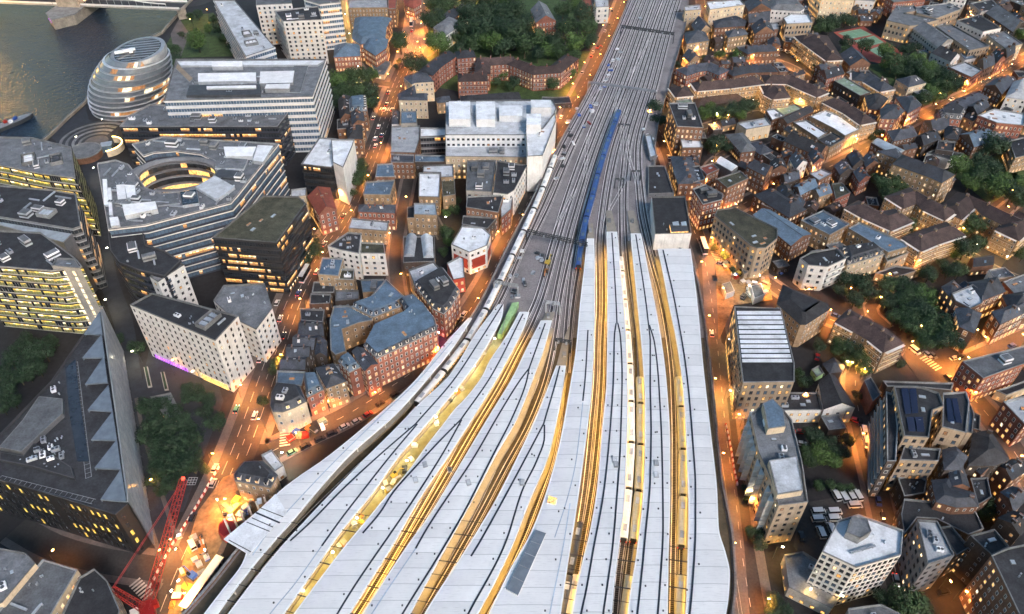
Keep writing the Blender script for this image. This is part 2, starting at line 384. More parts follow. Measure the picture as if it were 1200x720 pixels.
def bands_on(root, q, z0, z1, sty, rg, lit=None, slab=.35):
    wm, fm, ww, wh, bay, fl, pl, typ = STY[sty]
    if lit is not None: pl = lit
    nf = max(1, round((z1 - z0) / fl)); fl = (z1 - z0) / nf; n = len(q)
    lm = {'bandy': ('lit_yellow', 'lit_white')}.get(sty, ('lit_warm', 'lit_white'))
    gl = 'glass_blue' if sty == 'band' else 'glass_dark'
    for f in range(nf):
        mb = MB(); a0 = z0 + f * fl + (fl - wh) * .55; rp = offset(q, -.06)
        fp = pl * (2.0 if rg.random() < .35 else .6) if sty != 'bandy' else pl
        for i in range(n):
            a, b = Vector(rp[i]), Vector(rp[(i + 1) % n]); L = (b - a).length
            if L < 1: continue
            k = max(1, int(L / bay)); st = 0; run = rg.random() < fp
            for j in range(k):
                if rg.random() < .22: run = rg.random() < fp
                p = a.lerp(b, (j + .04) / k); r = a.lerp(b, (j + .96) / k)
                w_ = rg.random(); t_ = a0 + wh * rg.uniform(.5, .72) if run else a0 + wh
                if run and w_ < .8 and t_ < a0 + wh: mb.face([(p.x, p.y, t_), (r.x, r.y, t_), (r.x, r.y, a0 + wh), (p.x, p.y, a0 + wh)], 1 if w_ < .55 else 2)
                else: t_ = a0 + wh
                mb.face([(p.x, p.y, a0), (r.x, r.y, a0), (r.x, r.y, t_), (p.x, p.y, t_)], (3 if w_ < .8 else 0) if run else 0)
        mb.build('window_band', [gl, *lm, 'lit_green' if sty == 'bandy' else 'lit_dim'], root)
        if slab:
            s = MB(); o1 = offset(q, -slab); i1 = offset(q, .02)
            for i in range(n):
                j = (i + 1) % n
                for zz, fl_ in ((z0 + (f + 1) * fl - .12, 1), (z0 + (f + 1) * fl - .5, 0)):
                    w = [(*i1[i], zz), (*i1[j], zz), (*o1[j], zz), (*o1[i], zz)]; s.face(w[::-1] if fl_ else w)
                s.face([(*o1[i], z0 + (f + 1) * fl - .5), (*o1[j], z0 + (f + 1) * fl - .5), (*o1[j], z0 + (f + 1) * fl - .12), (*o1[i], z0 + (f + 1) * fl - .12)])
            s.build('floor_slab', 'frame_white' if sty in ('band', 'hexb') else 'frame_dark' if sty != 'bandg' else 'frame_grey', root)
# ---------------------------------------------------------------- roof furniture (parts of the building)
def rand_in(q, rg, margin, tries=40):
    xs = [p[0] for p in q]; ys = [p[1] for p in q]
    for _ in range(tries):
        p = (rg.uniform(min(xs), max(xs)), rg.uniform(min(ys), max(ys)))
        if inside(p, q) and edge_dist(p, q) > margin: return p
def long_dir(q):
    best = (0, 0)
    for i in range(len(q)):
        d = Vector(q[(i + 1) % len(q)][:2]) - Vector(q[i][:2])
        if d.length > best[0]: best = (d.length, math.atan2(d.y, d.x))
    return best[1]
def clutter(root, q, z, rg, n, kinds='abvdp'):
    a = long_dir(q); placed = []
    for _ in range(n):
        k = rg.choice(kinds); m = {'a': 1.8, 'b': 3.2, 'v': 1.0, 'd': 3.0, 'p': 4.5, 's': 1.8}[k]
        p = rand_in(q, rg, m)
        if not p or any((p[0] - t[0]) ** 2 + (p[1] - t[1]) ** 2 < (m + t[2]) ** 2 * .4 for t in placed): continue
        placed.append((*p, m)); rz = a + (R(90) if rg.random() < .3 else 0); mb = MB()
        if k == 'a':                       # air handling unit: body, fan drums, feet
            w, l, h = rg.uniform(1.2, 2), rg.uniform(1.8, 3.4), rg.uniform(.9, 1.5)
            mb.box((*p, z + .2), (l, w, h), rz, 0); mb.box((*p, z), (l * .9, w * .7, .2), rz, 1)
            co, si = math.cos(rz), math.sin(rz)
            for u in (-.25, .25): mb.cyl((p[0] + u * l * co, p[1] + u * l * si, z + .2 + h), w * .3, .18, 8, 1)
            mb.build('air_unit', [rg.choice(['plant_metal', 'plant_white', 'plant_metal']), 'plant_dark'], root)
        elif k == 'b':                     # plant room with louvred band and a small upstand
            w, l, h = rg.uniform(2.5, 4), rg.uniform(3, 6), rg.uniform(1.8, 2.8)
            mb.box((*p, z), (l, w, h), rz, 0); mb.box((*p, z + h * .35), (l + .1, w + .1, h * .35), rz, 1); mb.box((*p, z + h), (l - .6, w - .6, .2), rz, 2)
            mb.build('plant_room', [rg.choice(['plant_metal', 'coping', 'plant_white']), 'plant_dark', 'roof_grey'], root)
        elif k == 'v':
            for _i in range(rg.randint(1, 3)): mb.cyl((p[0] + rg.uniform(-.8, .8), p[1] + rg.uniform(-.8, .8), z), .22, rg.uniform(.5, 1.1), 7, 0, .28)
            mb.build('vent_pipe', ['plant_metal'], root)
        elif k == 'd':                     # duct run on legs
            l = rg.uniform(4, 9); co, si = math.cos(rz), math.sin(rz)
            while l > 3 and not (inside((p[0] + l / 2 * co, p[1] + l / 2 * si), q) and inside((p[0] - l / 2 * co, p[1] - l / 2 * si), q)): l *= .7
            mb.box((*p, z + .35), (l, .7, .55), rz, 0)
            for u in (-.4, 0, .4): mb.box((p[0] + u * l * co, p[1] + u * l * si, z), (.12, .8, .35), rz, 1)
            mb.build('duct', ['plant_metal', 'plant_dark'], root)
        elif k == 's':
            w, l = rg.uniform(1, 1.6), rg.uniform(1.4, 3); mb.box((*p, z), (l, w, .35), rz, 0); mb.box((*p, z + .35), (l - .2, w - .2, .06), rz, 1)
            mb.build('skylight', ['coping', rg.choice(['glass_pale', 'glass_pale', 'lit_dim'])], root)
        elif k == 'p':                     # screened plant enclosure
            w, l = rg.uniform(5, 7), rg.uniform(6, 10); Q = ccw([(p[0] + u * l / 2 * math.cos(rz) - v * w / 2 * math.sin(rz), p[1] + u * l / 2 * math.sin(rz) + v * w / 2 * math.cos(rz)) for u, v in ((-1, -1), (1, -1), (1, 1), (-1, 1))])
            if not all(inside(c, q) for c in Q): continue
            I = offset(Q, .15); mb.prism(Q, z, z + 2.0, 0, cap=False)
            for i in range(4):
                j = (i + 1) % 4; mb.face([(*Q[i], z + 2), (*Q[j], z + 2), (*I[j], z + 2), (*I[i], z + 2)], 0); mb.face([(*I[j], z + .2), (*I[i], z + .2), (*I[i], z + 2), (*I[j], z + 2)][::1], 0)
            for u in (-.28, 0, .28): mb.box((p[0] + u * l * math.cos(rz), p[1] + u * l * math.sin(rz), z), (l * .2, w * .6, 1.5), rz, 1)
            mb.build('plant_enclosure', ['coping', rg.choice(['plant_metal', 'plant_dark', 'plant_white'])], root)
def flat_roof(root, q, h, rmat, cmat='coping', par=.9, w=.28):
    i1 = offset(q, w); z = h - par; mb = MB(); n = len(q); mb.prism(i1, z - .05, z, 0); r = mb.build('roof', rmat, root)
    p = MB(); o1 = offset(q, -.06)
    for i in range(n):
        j = (i + 1) % n
        p.face([(*o1[i], h), (*o1[j], h), (*i1[j], h), (*i1[i], h)]); p.face([(*i1[j], z), (*i1[i], z), (*i1[i], h), (*i1[j], h)])
        p.face([(*o1[i], h - .35), (*o1[j], h - .35), (*o1[j], h), (*o1[i], h)]); 
    p.build('parapet', cmat, root); return z
def chimney(parent, x, y, z, rz, m='brick_brown', s=1.0):
    mb = MB(); mb.box((x, y, z - 1.2), (.6 * s, 1.5 * s, 2.1), rz, 0); mb.box((x, y, z + .9), (.72 * s, 1.62 * s, .15), rz, 1)
    for u in (-.5, 0, .5): mb.cyl((x - u * s * math.sin(rz), y + u * s * math.cos(rz), z + 1.05), .13, .4, 6, 2)
    o = mb.build('chimney', [m, 'coping', 'brick_red'], parent); o.parent = parent; o.matrix_parent_inverse = Matrix.Identity(4); return o
def sub(o, parent):                  # sub-part: parent is a part whose own parent inverse already carries the shift
    if o: o.parent = parent; o.matrix_parent_inverse = Matrix.Identity(4)
    return o
def pitched(root, q, h, rmat, wmat, kind, slope=.62, chim=1, rg=rnd):
    """gable / hip roof over a four-cornered plan"""
    P = [Vector(p[:2]) for p in q]; e = [(P[(i + 1) % 4] - P[i]).length for i in range(4)]
    s = 0 if e[0] + e[2] < e[1] + e[3] else 1            # short edges: s and s+2
    a, b, c, d = (P[(s + k) % 4] for k in range(4))       # a-b short, b-c long, c-d short, d-a long
    m1, m2 = (a + b) / 2, (c + d) / 2; wd = ((a - b).length + (c - d).length) / 2; ax = (m2 - m1).normalized(); rh = min(wd * .5 * slope, 5.5)
    o = .3; mb = MB(); z = h; zt = h + rh
    if kind == 'hip':
        k = min(wd * .5, (m2 - m1).length * .45); r1, r2 = m1 + ax * k, m2 - ax * k
    else: r1, r2 = m1, m2
    u = (a - b).normalized(); zz = z - .15
    A, B, Cc, D = [p + (p - (m1 + m2) / 2).normalized() * (.42 if kind == 'hip' else 0) + ((u if p in (a, d) else -u) * .35 if kind != 'hip' else u * 0) for p in (a, b, c, d)]
    R1, R2 = (r1 - ax * .05, r2 + ax * .05) if kind != 'hip' else (r1, r2)
    mb.face([(*D, zz), (*A, zz), (*R1, zt), (*R2, zt)]); mb.face([(*B, zz), (*Cc, zz), (*R2, zt), (*R1, zt)])
    if kind == 'hip': mb.face([(*A, zz), (*B, zz), (*R1, zt)]); mb.face([(*Cc, zz), (*D, zz), (*R2, zt)])
    rf = mb.build('roof', rmat, root)
    if kind != 'hip':
        for g0, g1, gm in ((a, b, m1), (c, d, m2)): g = MB(); g.face([(*g0, z), (*g1, z), (*gm, zt - .1)]); g.build('gable', wmat, root)
    for k in range(rg.randint(1, 4)):                   # rooflights lying in the slope
        (e0, e1, g0, g1) = ((D, A, R2, R1), (B, Cc, R1, R2))[rg.random() < .5]; u, v = rg.uniform(.2, .75), rg.uniform(.3, .6)
        f = lambda s_, t_: Vector((*e0, zz)).lerp(Vector((*e1, zz)), s_).lerp(Vector((*g0, zt)).lerp(Vector((*g1, zt)), s_), t_) + Vector((0, 0, .09)); W_ = 1.1 / max(2, (e1 - e0).length); H_ = min(.3, 1.5 / max(2, wd * .55))
        sk = MB(); sk.face([f(u, v), f(u + W_, v), f(u + W_, v + H_), f(u, v + H_)]); sub(sk.build('rooflight', rg.choice(['glass_pale', 'frame_white', 'glass_blue', 'lit_dim']), rf), rf)
    rd = MB(); rd.tube((*R1, zt + .02), (*R2, zt + .02), .14, 4); sub(rd.build('ridge', 'coping_dark', rf), rf)
    for k in range(chim):
        t = (k + .5) / chim + rg.uniform(-.08, .08); p = r1.lerp(r2, min(.95, max(.05, t))); rz = math.atan2(ax.y, ax.x)
        if kind != 'hip' or (r2 - r1).length > 2: chimney(rf, p.x, p.y, zt, rz, wmat if wmat.startswith('brick') else 'brick_brown')
    return rf
def mansard(root, q, h, rmat, rg, dormers=True, mh=2.8, inset=1.5, top='roof_grey', lit=.2):
    i1 = offset(q, .15); i2 = offset(q, inset); n = len(q); mb = MB()
    for i in range(n):
        j = (i + 1) % n; mb.face([(*i1[i], h), (*i1[j], h), (*i2[j], h + mh), (*i2[i], h + mh)], 0)
    b2 = MB(); b2.prism(i2, h + mh - .1, h + mh, 0); rf = mb.build('roof', rmat, root); sub(b2.build('roof_deck', top, rf), rf)
    c = MB(); o1 = offset(q, -.15)
    for i in range(n):
        j = (i + 1) % n; c.face([(*o1[i], h), (*o1[j], h), (*i1[j], h + .02), (*i1[i], h + .02)]); c.face([(*o1[i], h - .4), (*o1[j], h - .4), (*o1[j], h), (*o1[i], h)])
    c.build('cornice', 'coping', root)
    if dormers:
        org = ORG[root.name]; k = 0
        for i in range(n):
            a, b = Vector(q[i][:2]), Vector(q[(i + 1) % n][:2]); d = b - a; L = d.length
            if L < 4: continue
            d /= L; nrm = Vector((d.y, -d.x))
            if nrm.dot(-(a + b) / 2) < 0: continue
            nb = max(1, int(L / 3.0))
            for j in range(nb):
                if k > 40: break
                k += 1; c_ = a + d * (L / nb * (j + .5)) - nrm * .9
                obj('dormer', dormer_mesh(rg.random() < lit), root, (c_.x - org.x, c_.y - org.y, h + .25), math.atan2(d.y, d.x))
    return rf
DM = {}
def dormer_mesh(lit):
    if lit in DM: return DM[lit]
    b = MB(); b.box((0, 0, 0), (1.3, 1.3, 1.7), 0, 0); b.box((0, -.05, 1.7), (1.5, 1.5, .12), 0, 2)
    b.face([(-.42, -.67, .3), (.42, -.67, .3), (.42, -.67, 1.5), (-.42, -.67, 1.5)], 1)
    DM[lit] = b.mesh('dormer', ['frame_white', 'lit_warm' if lit else 'glass_dark', 'slate']); return DM[lit]
FOOT = []
def building(poly, h, sty='yellow', roof='flat', rm='roof_grey', label='', name='brick_house', cat='building', z0=0.0, group=None,
             n=8, kinds='asvvs', lit=None, chim=2, dorm=True, world=False, slope=.62, par=.9, maxn=100, slab=None, wmat=None, cmat='coping', top=None, mh=2.8, inset=1.5):
    q = [tuple(p[:2]) for p in poly] if world else [tuple(G(x, y, h)[:2]) for x, y in poly]
    q = ccw(q)
    rg = random.Random(int(abs(q[0][0] * 97 + q[0][1] * 31)) + len(q)); cx = sum(p[0] for p in q) / len(q); cy = sum(p[1] for p in q) / len(q)
    root = thing(name, label, cat, (cx, cy, z0), group); FOOT.append((q, h, root))
    wm = wmat or STY[sty][0]; typ = STY[sty][7]; mb = MB(); k = len(q)
    zt = h - .3 if roof == 'flat' else h
    for i in range(k): wall_faces(mb, q[i], q[(i + 1) % k], z0, zt)
    mb.build('wall', wm, root)
    if typ in ('w', 'g', 'gl'): windows_on(root, q, z0, h - (.9 if roof == 'flat' else 0), sty, rg, lit, maxn)
    if typ in ('g', 'gl'): balconies_on(root, q, z0, h - (.9 if roof == 'flat' else 0), sty, rg, typ == 'gl')
    if typ == 'b': bands_on(root, q, z0, h - .6, sty, rg, lit, (.35 if sty != 'bandg' else .15) if slab is None else slab)
    if roof == 'flat':
        z = flat_roof(root, q, h, rm, cmat, par)
        if n: clutter(root, offset(q, .8), z, rg, n, kinds)
    elif roof in ('gable', 'hip') and k == 4: pitched(root, q, h, rm, wm, roof, slope, chim, rg)
    elif roof == 'mansard':
        mansard(root, q, h, rm, rg, dorm, mh, inset, top or ('slate_blue' if rm == 'slate_blue' else 'roof_dark'), .25 if lit is None else lit)
        if n: clutter(root, offset(q, inset + .4), h + mh, rg, n, kinds)
    else:                                               # hipped skirt round any plan, with a shallow centre
        xs = min(edge_dist((cx, cy), q), 5) if inside((cx, cy), q) else 2.0
        i2 = offset(q, max(1.2, xs * .9)); mb = MB(); o1 = offset(q, -.35)
        rh = max(1.2, xs * .9) * slope
        for i in range(k):
            j = (i + 1) % k; mb.face([(*o1[i], h - .15), (*o1[j], h - .15), (*i2[j], h + rh), (*i2[i], h + rh)], 0)
        rf = mb.build('roof', rm, root); c = MB(); c.prism(i2, h + rh - .05, h + rh + .02, 0); sub(c.build('roof_deck', rm, rf), rf)
        if chim:
            for _ in range(chim):
                p = rand_in(q, rg, 1.5)
                if p: chimney(rf, p[0], p[1], h + rh * .7, long_dir(q), wm if wm.startswith('brick') else 'brick_brown')
    root['_h'] = h
    return root
def bar(path, width, h, sty='yellow', roof='gable', rm='slate', label='', name='brick_terrace', cat='terrace', slope=.55, chim=4, lit=None, group=None, n=0, kinds='asv', maxn=100, curve=False, z0=0.0, dorm=True):
    """long block following a line: walls, windows, and a ridged or flat roof mitred at the bends"""
    P = [G(x, y, h + (width * .5 * slope if roof == 'gable' else 0)) for x, y in path]
    P = [Vector((p.x, p.y, 0)) for p in P]
    if curve: P = smooth_path(P, 4)
    L = side_pts(P, width / 2); Q = side_pts(P, -width / 2)
    q = ccw([(p.x, p.y) for p in Q] + [(p.x, p.y) for p in reversed(L)])
    if roof != 'gable': return building(q, h, sty, roof, rm, label, name, cat, z0, group, n, kinds, lit, chim, world=True, maxn=maxn, dorm=dorm)
    rg = random.Random(int(abs(q[0][0] * 7)) + 3); cx = sum(p[0] for p in q) / len(q); cy = sum(p[1] for p in q) / len(q)
    root = thing(name, label, cat, (cx, cy, z0), group); FOOT.append((q, h, root)); wm = STY[sty][0]; mb = MB(); k = len(q)
    for i in range(k): wall_faces(mb, q[i], q[(i + 1) % k], z0, h)
    mb.build('wall', wm, root); typ = STY[sty][7]
    windows_on(root, q, z0, h, sty, rg, lit, maxn)
    if typ in ('g', 'gl'): balconies_on(root, q, z0, h, sty, rg, typ == 'gl')
    rh = width * .5 * slope; Lo = side_pts(P, width / 2 + .4); Qo = side_pts(P, -width / 2 - .4); r = MB(); up = Vector((0, 0, h + rh)); ev = Vector((0, 0, h - .12))
    Z = [Vector((p.x, p.y, 0)) for p in P]; Rg = list(Z)
    hip = min(width * .45, (Z[1] - Z[0]).length * .6, (Z[-1] - Z[-2]).length * .6)
    Rg[0] = Z[0] + (Z[1] - Z[0]).normalized() * hip; Rg[-1] = Z[-1] + (Z[-2] - Z[-1]).normalized() * hip
    for i in range(len(P) - 1):
        r.face([Qo[i] + ev, Qo[i + 1] + ev, Rg[i + 1] + up, Rg[i] + up]); r.face([Lo[i + 1] + ev, Lo[i] + ev, Rg[i] + up, Rg[i + 1] + up])
    r.face([Lo[0] + ev, Qo[0] + ev, Rg[0] + up]); r.face([Qo[-1] + ev, Lo[-1] + ev, Rg[-1] + up]); rf = r.build('roof', rm, root)
    tot = sum((b - a).length for a, b in zip(Z, Z[1:]))
    for c in range(chim):
        t = (c + .5) / chim * tot
        for a, b in zip(Z, Z[1:]):
            if t <= (b - a).length:
                p = a.lerp(b, t / (b - a).length); chimney(rf, p.x, p.y, h + rh, math.atan2((b - a).y, (b - a).x), wm if wm.startswith('brick') else 'brick_brown'); break
            t -= (b - a).length
    return root
def B(c, r, s, h, sty, roof, rm, label, name='brick_house', cat='house', **k): return building(T(c, r, s), h, sty, roof, rm, label, name, cat, **k)
def Bp(s, h, sty, roof, rm, label, name='brick_house', cat='house', **k): return building(S(s), h, sty, roof, rm, label, name, cat, **k)
def K(c, r, s, w, h, sty, roof, rm, label, name='brick_terrace', cat='terrace', **k): return bar(T(c, r, s), w, h, sty, roof, rm, label, name, cat, **k)
# ================================================================ ground, river, streets
mb = MB(); mb.face([(-1500, -300, 0), (1800, -300, 0), (1800, 2400, 0), (-1500, 2400, 0)]); struct(mb.build('ground', 'ground'))
m, t, b = nt('water'); g_ = N(t, 'ShaderNodeNewGeometry').outputs['Position']
b.inputs['Base Color'].default_value = (.014, .026, .045, 1); b.inputs['Roughness'].default_value = .10; b.inputs['IOR'].default_value = 1.33
n1 = noise(t, .10, g_, 5, .65); n2 = noise(t, .45, g_, 3, .6); ad = N(t, 'ShaderNodeMath', operation='ADD'); t.links.new(n1, ad.inputs[0]); t.links.new(n2, ad.inputs[1])
bp = N(t, 'ShaderNodeBump'); bp.inputs['Strength'].default_value = 1.0; bp.inputs['Distance'].default_value = 1.1; t.links.new(ad.outputs[0], bp.inputs['Height']); t.links.new(bp.outputs[0], b.inputs['Normal'])
bank = [G(x, y, 0) for x, y in S('-120,250 0,205 52,166 60,160 78,142 100,122 112,100 130,70 190,40 212,15 240,-15 262,-45')]
mb = MB(); W_ = [(p.x, p.y, .06) for p in bank] + [(-200, 1700, .06), (-1500, 1700, .06), (-1500, bank[0].y, .06)]
q = [(p[0], p[1]) for p in W_]
for tr in tessellate_polygon([[Vector((x, y, 0)) for x, y in q]]):
    a, b_, c_ = (q[i] for i in tr)
    if (b_[0]-a[0])*(c_[1]-a[1])-(b_[1]-a[1])*(c_[0]-a[0]) < 0: b_, c_ = c_, b_
    mb.face([(*a, .06), (*b_, .06), (*c_, .06)])
struct(mb.build('water', 'water'))
th = thing('river_wall', 'stone embankment wall with railings edging the river walk', 'wall', tuple(bank[5]))
mb = MB(); strip_box(mb, bank, 1.0, 1.6); mb.build('wall', 'stone_pier', th); mb = MB(); strip_box(mb, [p + Vector((0, 0, 2.4)) for p in bank], .1, .1); mb.build('railing', 'metal_grey', th)
ROADS = []; NST = [0]
def street(pts, w, pave=2.6, mat_='asphalt', name='road', px=True, smooth=3):
    P = [G(x, y, 0) for x, y in S(pts)] if px else pts
    P = resample(smooth_path(P, smooth), 5); NST[0] += 1; z = .03 + .004 * NST[0]; up = Vector((0, 0, z))
    mb = MB(); ribbon(mb, [p + up for p in side_pts(P, w / 2)], [p + up for p in side_pts(P, -w / 2)]); struct(mb.build(name, mat_)); ROADS.append((P, w, pave, NST[0])); return P
def near_road(p, skip, extra=0.0):
    for Q, w, pv, i in ROADS:
        if i == skip: continue
        for a, b_ in zip(Q[::2], Q[2::2]):
            d = b_ - a; t = max(0, min(1, (p - a).dot(d) / max(d.length_squared, 1e-6)))
            if (a + d * t - p).length < w / 2 + extra: return True
    return False
def pavements():
    for P, w, pv, i in ROADS:
        if not pv: continue
        mb = MB()
        for s in (1, -1):
            A = side_pts(P, s * w / 2); B_ = side_pts(P, s * (w / 2 + pv)); z = Vector((0, 0, .15)); run = 0
            for k in range(len(P) - 1):
                if near_road((A[k] + B_[k + 1]) / 2, i, .3): continue
                q = [A[k], A[k + 1], B_[k + 1], B_[k]] if s < 0 else [B_[k], B_[k + 1], A[k + 1], A[k]]
                mb.face([p + z for p in q][::-1]); e = [A[k], A[k + 1], A[k + 1] + z, A[k] + z]; mb.face(e if s > 0 else e[::-1])
        o = mb.build('pavement', 'paving')
        if o: struct(o)
def dashes(P, off=0.0, on=3, gap=4, w=.18, z=.2):
    mb = MB(); Q = resample(side_pts(P, off), 1.0); k = 0
    while k + on < len(Q):
        mb2 = Q[k:k + on + 1]; L = [p + Vector((0, 0, z)) for p in side_pts(mb2, w / 2)]; R_ = [p + Vector((0, 0, z)) for p in side_pts(mb2, -w / 2)]; ribbon(mb, L, R_); k += on + gap
    o = mb.build('road_marking', 'paint_white')
    if o: struct(o)
ST_ = {}
ST_['high'] = street('188,748 214,680 238,625 262,575 285,520 306,462 328,400 348,345 372,302 400,262 420,222 440,172 454,132 466,100 478,70 487,35 490,0 492,-40', 13, 3.5)
ST_['branch'] = street('466,100 430,92 408,60 400,20 398,-30', 8, 2)
ST_['plazaroad'] = street('478,70 500,62 520,40 545,10 560,-20', 8, 2)
ST_['terr'] = street('318,530 360,508 400,490 440,466 478,440 510,415 538,382 558,352 578,318 594,285 612,250 632,212 650,170 668,130 690,88 706,55 722,20 738,-25', 9, 2.6)
ST_['mid'] = street('474,372 466,340 463,300 468,265 474,235 480,205 486,180', 6, 1.8)
ST_['lane'] = street('500,205 503,225 505,250 520,280', 5, 1)
ST_['sta'] = street('888,760 880,715 868,640 862,585 852,520 846,460 840,400 832,340 824,300 810,262 798,225 788,190 776,160 766,140', 9, 3.2)
ST_['east'] = street('824,300 850,305 880,318 920,345 965,372 1010,385 1050,395', 7, 2.2)
ST_['cross'] = street('870,470 905,478 940,482 985,487 1004,492', 6, 1.6)
ST_['van'] = street('1006,420 1002,455 1010,500 1022,550 1034,600 1046,655 1056,700 1066,745', 8, 2)
ST_['square'] = street('1050,395 1075,415 1100,435 1128,455 1160,490 1195,540 1230,600', 10, 2.5)
ST_['square2'] = street('1100,435 1130,425 1160,412 1200,395 1240,380', 7, 2)
ST_['long'] = street('1240,48 1200,70 1160,95 1130,112 1088,132 1050,152 1030,165 1008,178 985,190 950,205 900,225 870,240 835,262', 8, 2)
ST_['es'] = street('1040,385 1020,360 1052,330 1090,300 1118,280 1150,262', 5, 1.2)
ST_['n1'] = street('816,-20 822,10 816,35 806,55 803,80 810,110 803,150 796,185', 6, 1.5)
ST_['n2'] = street('800,62 840,70 870,76 905,72 930,80 950,95', 6, 1.5)
ST_['n3'] = street('820,150 850,140 880,128 920,126 950,132 975,150 1010,175', 5, 1.2)
ST_['n4'] = street('835,262 830,230 828,200 850,180 890,168 930,150', 5, 1.2)
ST_['n5'] = street('1160,262 1185,240 1205,225', 6, 1.5)
ST_['s1'] = street('20,618 60,640 110,655 150,662 190,668 215,672', 9, 2.5)
ST_['s2'] = street('150,470 160,520 178,580 192,625 205,665', 5, 1.5, 'paving_dark', 'path')
ST_['w1'] = street('98,150 104,185 110,230 118,280 128,330 145,380 152,430 160,470', 8, 0, 'paving_dark', 'path')
ST_['n6'] = street('1130,20 1165,50 1200,72', 6, 1.5)
ST_['court'] = street('1120,290 1140,300 1165,315 1200,330', 5, 1)
pavements()
for k, off in (('high', 0), ('terr', 0), ('sta', 0), ('east', 0), ('van', 0), ('square', 0), ('long', 0), ('high', 3.2), ('high', -3.2)): dashes(ST_[k], off, *( (3, 4) if not off else (6, 3)))
for off in (.9, -.9): dashes(ST_['sta'][:30], 3.6 + off * .6, 40, 0, .12)
# zebra crossings and yellow-box like markings
def zebra(x, y, ang, n=7, w=4):
    c = G(x, y, .22); mb = MB(); d = Vector((math.cos(ang), math.sin(ang), 0)); e = Vector((-d.y, d.x, 0))
    for k in range(n):
        o = c + e * (k - n / 2) * 1.3; mb.face([o - d * w / 2, o + d * w / 2, o + d * w / 2 + e * .65, o - d * w / 2 + e * .65])
    struct(mb.build('road_marking', 'paint_white'))
for x, y, a in ((165, 690, .9), (452, 128, 1.4), (334, 512, .2), (1090, 425, .5), (840, 300, .2)): zebra(x, y, a)
def patch(s, mat_, name, z=.04, h=0.0):
    Q = ccw([tuple(G(x, y, h)[:2]) for x, y in S(s)]); mb = MB(); mb.prism(Q, z - .02 if z < .2 else z - .15, z); o = mb.build(name, mat_); o['kind'] = 'structure'; return o
patch('232,600 262,560 300,545 330,560 322,580 300,600 262,632 240,680 215,735 190,745 205,690', 'earth', 'site_ground', .22)
patch('58,160 100,125 104,140 118,150 140,150 128,186 100,190 84,180', 'paving_dark', 'riverside_walk', .05)
patch('195,52 215,20 250,15 275,66 207,68', 'lawn', 'lawn', .05); patch('200,40 210,22 222,40 212,67 205,67', 'paving', 'path', .09)
patch('480,70 520,60 700,60 690,110 640,118 560,112 500,100', 'lawn', 'lawn', .03); patch('640,106 672,98 676,112 652,118', 'lawn', 'lawn', .05); patch('500,90 700,5 650,0 505,0', 'lawn', 'lawn', .045)
patch('180,385 240,400 262,470 215,600 165,600 160,480', 'paving_dark', 'plaza', .05)
patch('838,290 855,285 880,300 900,315 905,352 860,358 842,400', 'earth', 'site_ground', .2)
patch('844,400 862,420 862,455 850,470', 'paving', 'pavement', .2)
patch('822,300 836,300 850,450 862,560 872,640 880,740 856,740 852,640 838,500 826,380', 'paving', 'pavement', .12)
patch('938,590 1030,575 1045,640 1060,680 960,690 930,640', 'asphalt', 'car_park', .05)
patch('775,70 800,80 800,105 776,100', 'asphalt', 'car_park', .05)
patch('1060,380 1120,410 1140,440 1080,450 1050,410', 'asphalt', 'car_park', .21)
patch('480,0 500,0 502,40 495,66 470,70 465,50 478,20', 'paving', 'plaza', .2)
patch('1050,285 1090,262 1125,280 1080,310', 'asphalt', 'courtyard', .05); patch('1175,190 1230,170 1260,230 1190,240', 'lawn', 'lawn', .05)
patch('1110,200 1175,180 1200,215 1160,240', 'lawn', 'lawn', .05)
patch('1010,75 1150,80 1135,110 1080,125 1030,90', 'lawn', 'lawn', .05)
# tennis courts
tc = thing('tennis_court', 'red and green tennis courts behind a fence among dark trees', 'tennis court', tuple(G(1015, 45, 0))); 
Q = [G(x, y, .1) for x, y in S('977,38 1012,31 1058,62 1052,78 1020,72')]; mb = MB(); mb.prism(ccw([tuple(p[:2]) for p in Q]), .02, .12); mb.build('surround', 'court_red', tc)
for s in ('982,39 1008,34 1022,41 996,46', '1000,48 1024,42 1036,50 1012,56', '1018,59 1036,52 1050,62 1034,68'):
    mb = MB(); Q = ccw([tuple(G(x, y, .1)[:2]) for x, y in S(s)]); mb.prism(Q, .05, .15); mb.build('court', 'court_green', tc); mb = MB(); I = offset(Q, 1.2)
    for i in range(4): mb.tube((*I[i], .17), (*I[(i + 1) % 4], .17), .06, 3)
    mb.tube(tuple((Vector((*I[0], .17)) + Vector((*I[1], .17))) / 2), tuple((Vector((*I[2], .17)) + Vector((*I[3], .17))) / 2), .06, 3); mb.build('court_line', 'paint_white', tc)
    mb = MB(); a = (Vector((*Q[1], 0)) + Vector((*Q[2], 0))) / 2; b_ = (Vector((*Q[3], 0)) + Vector((*Q[0], 0))) / 2
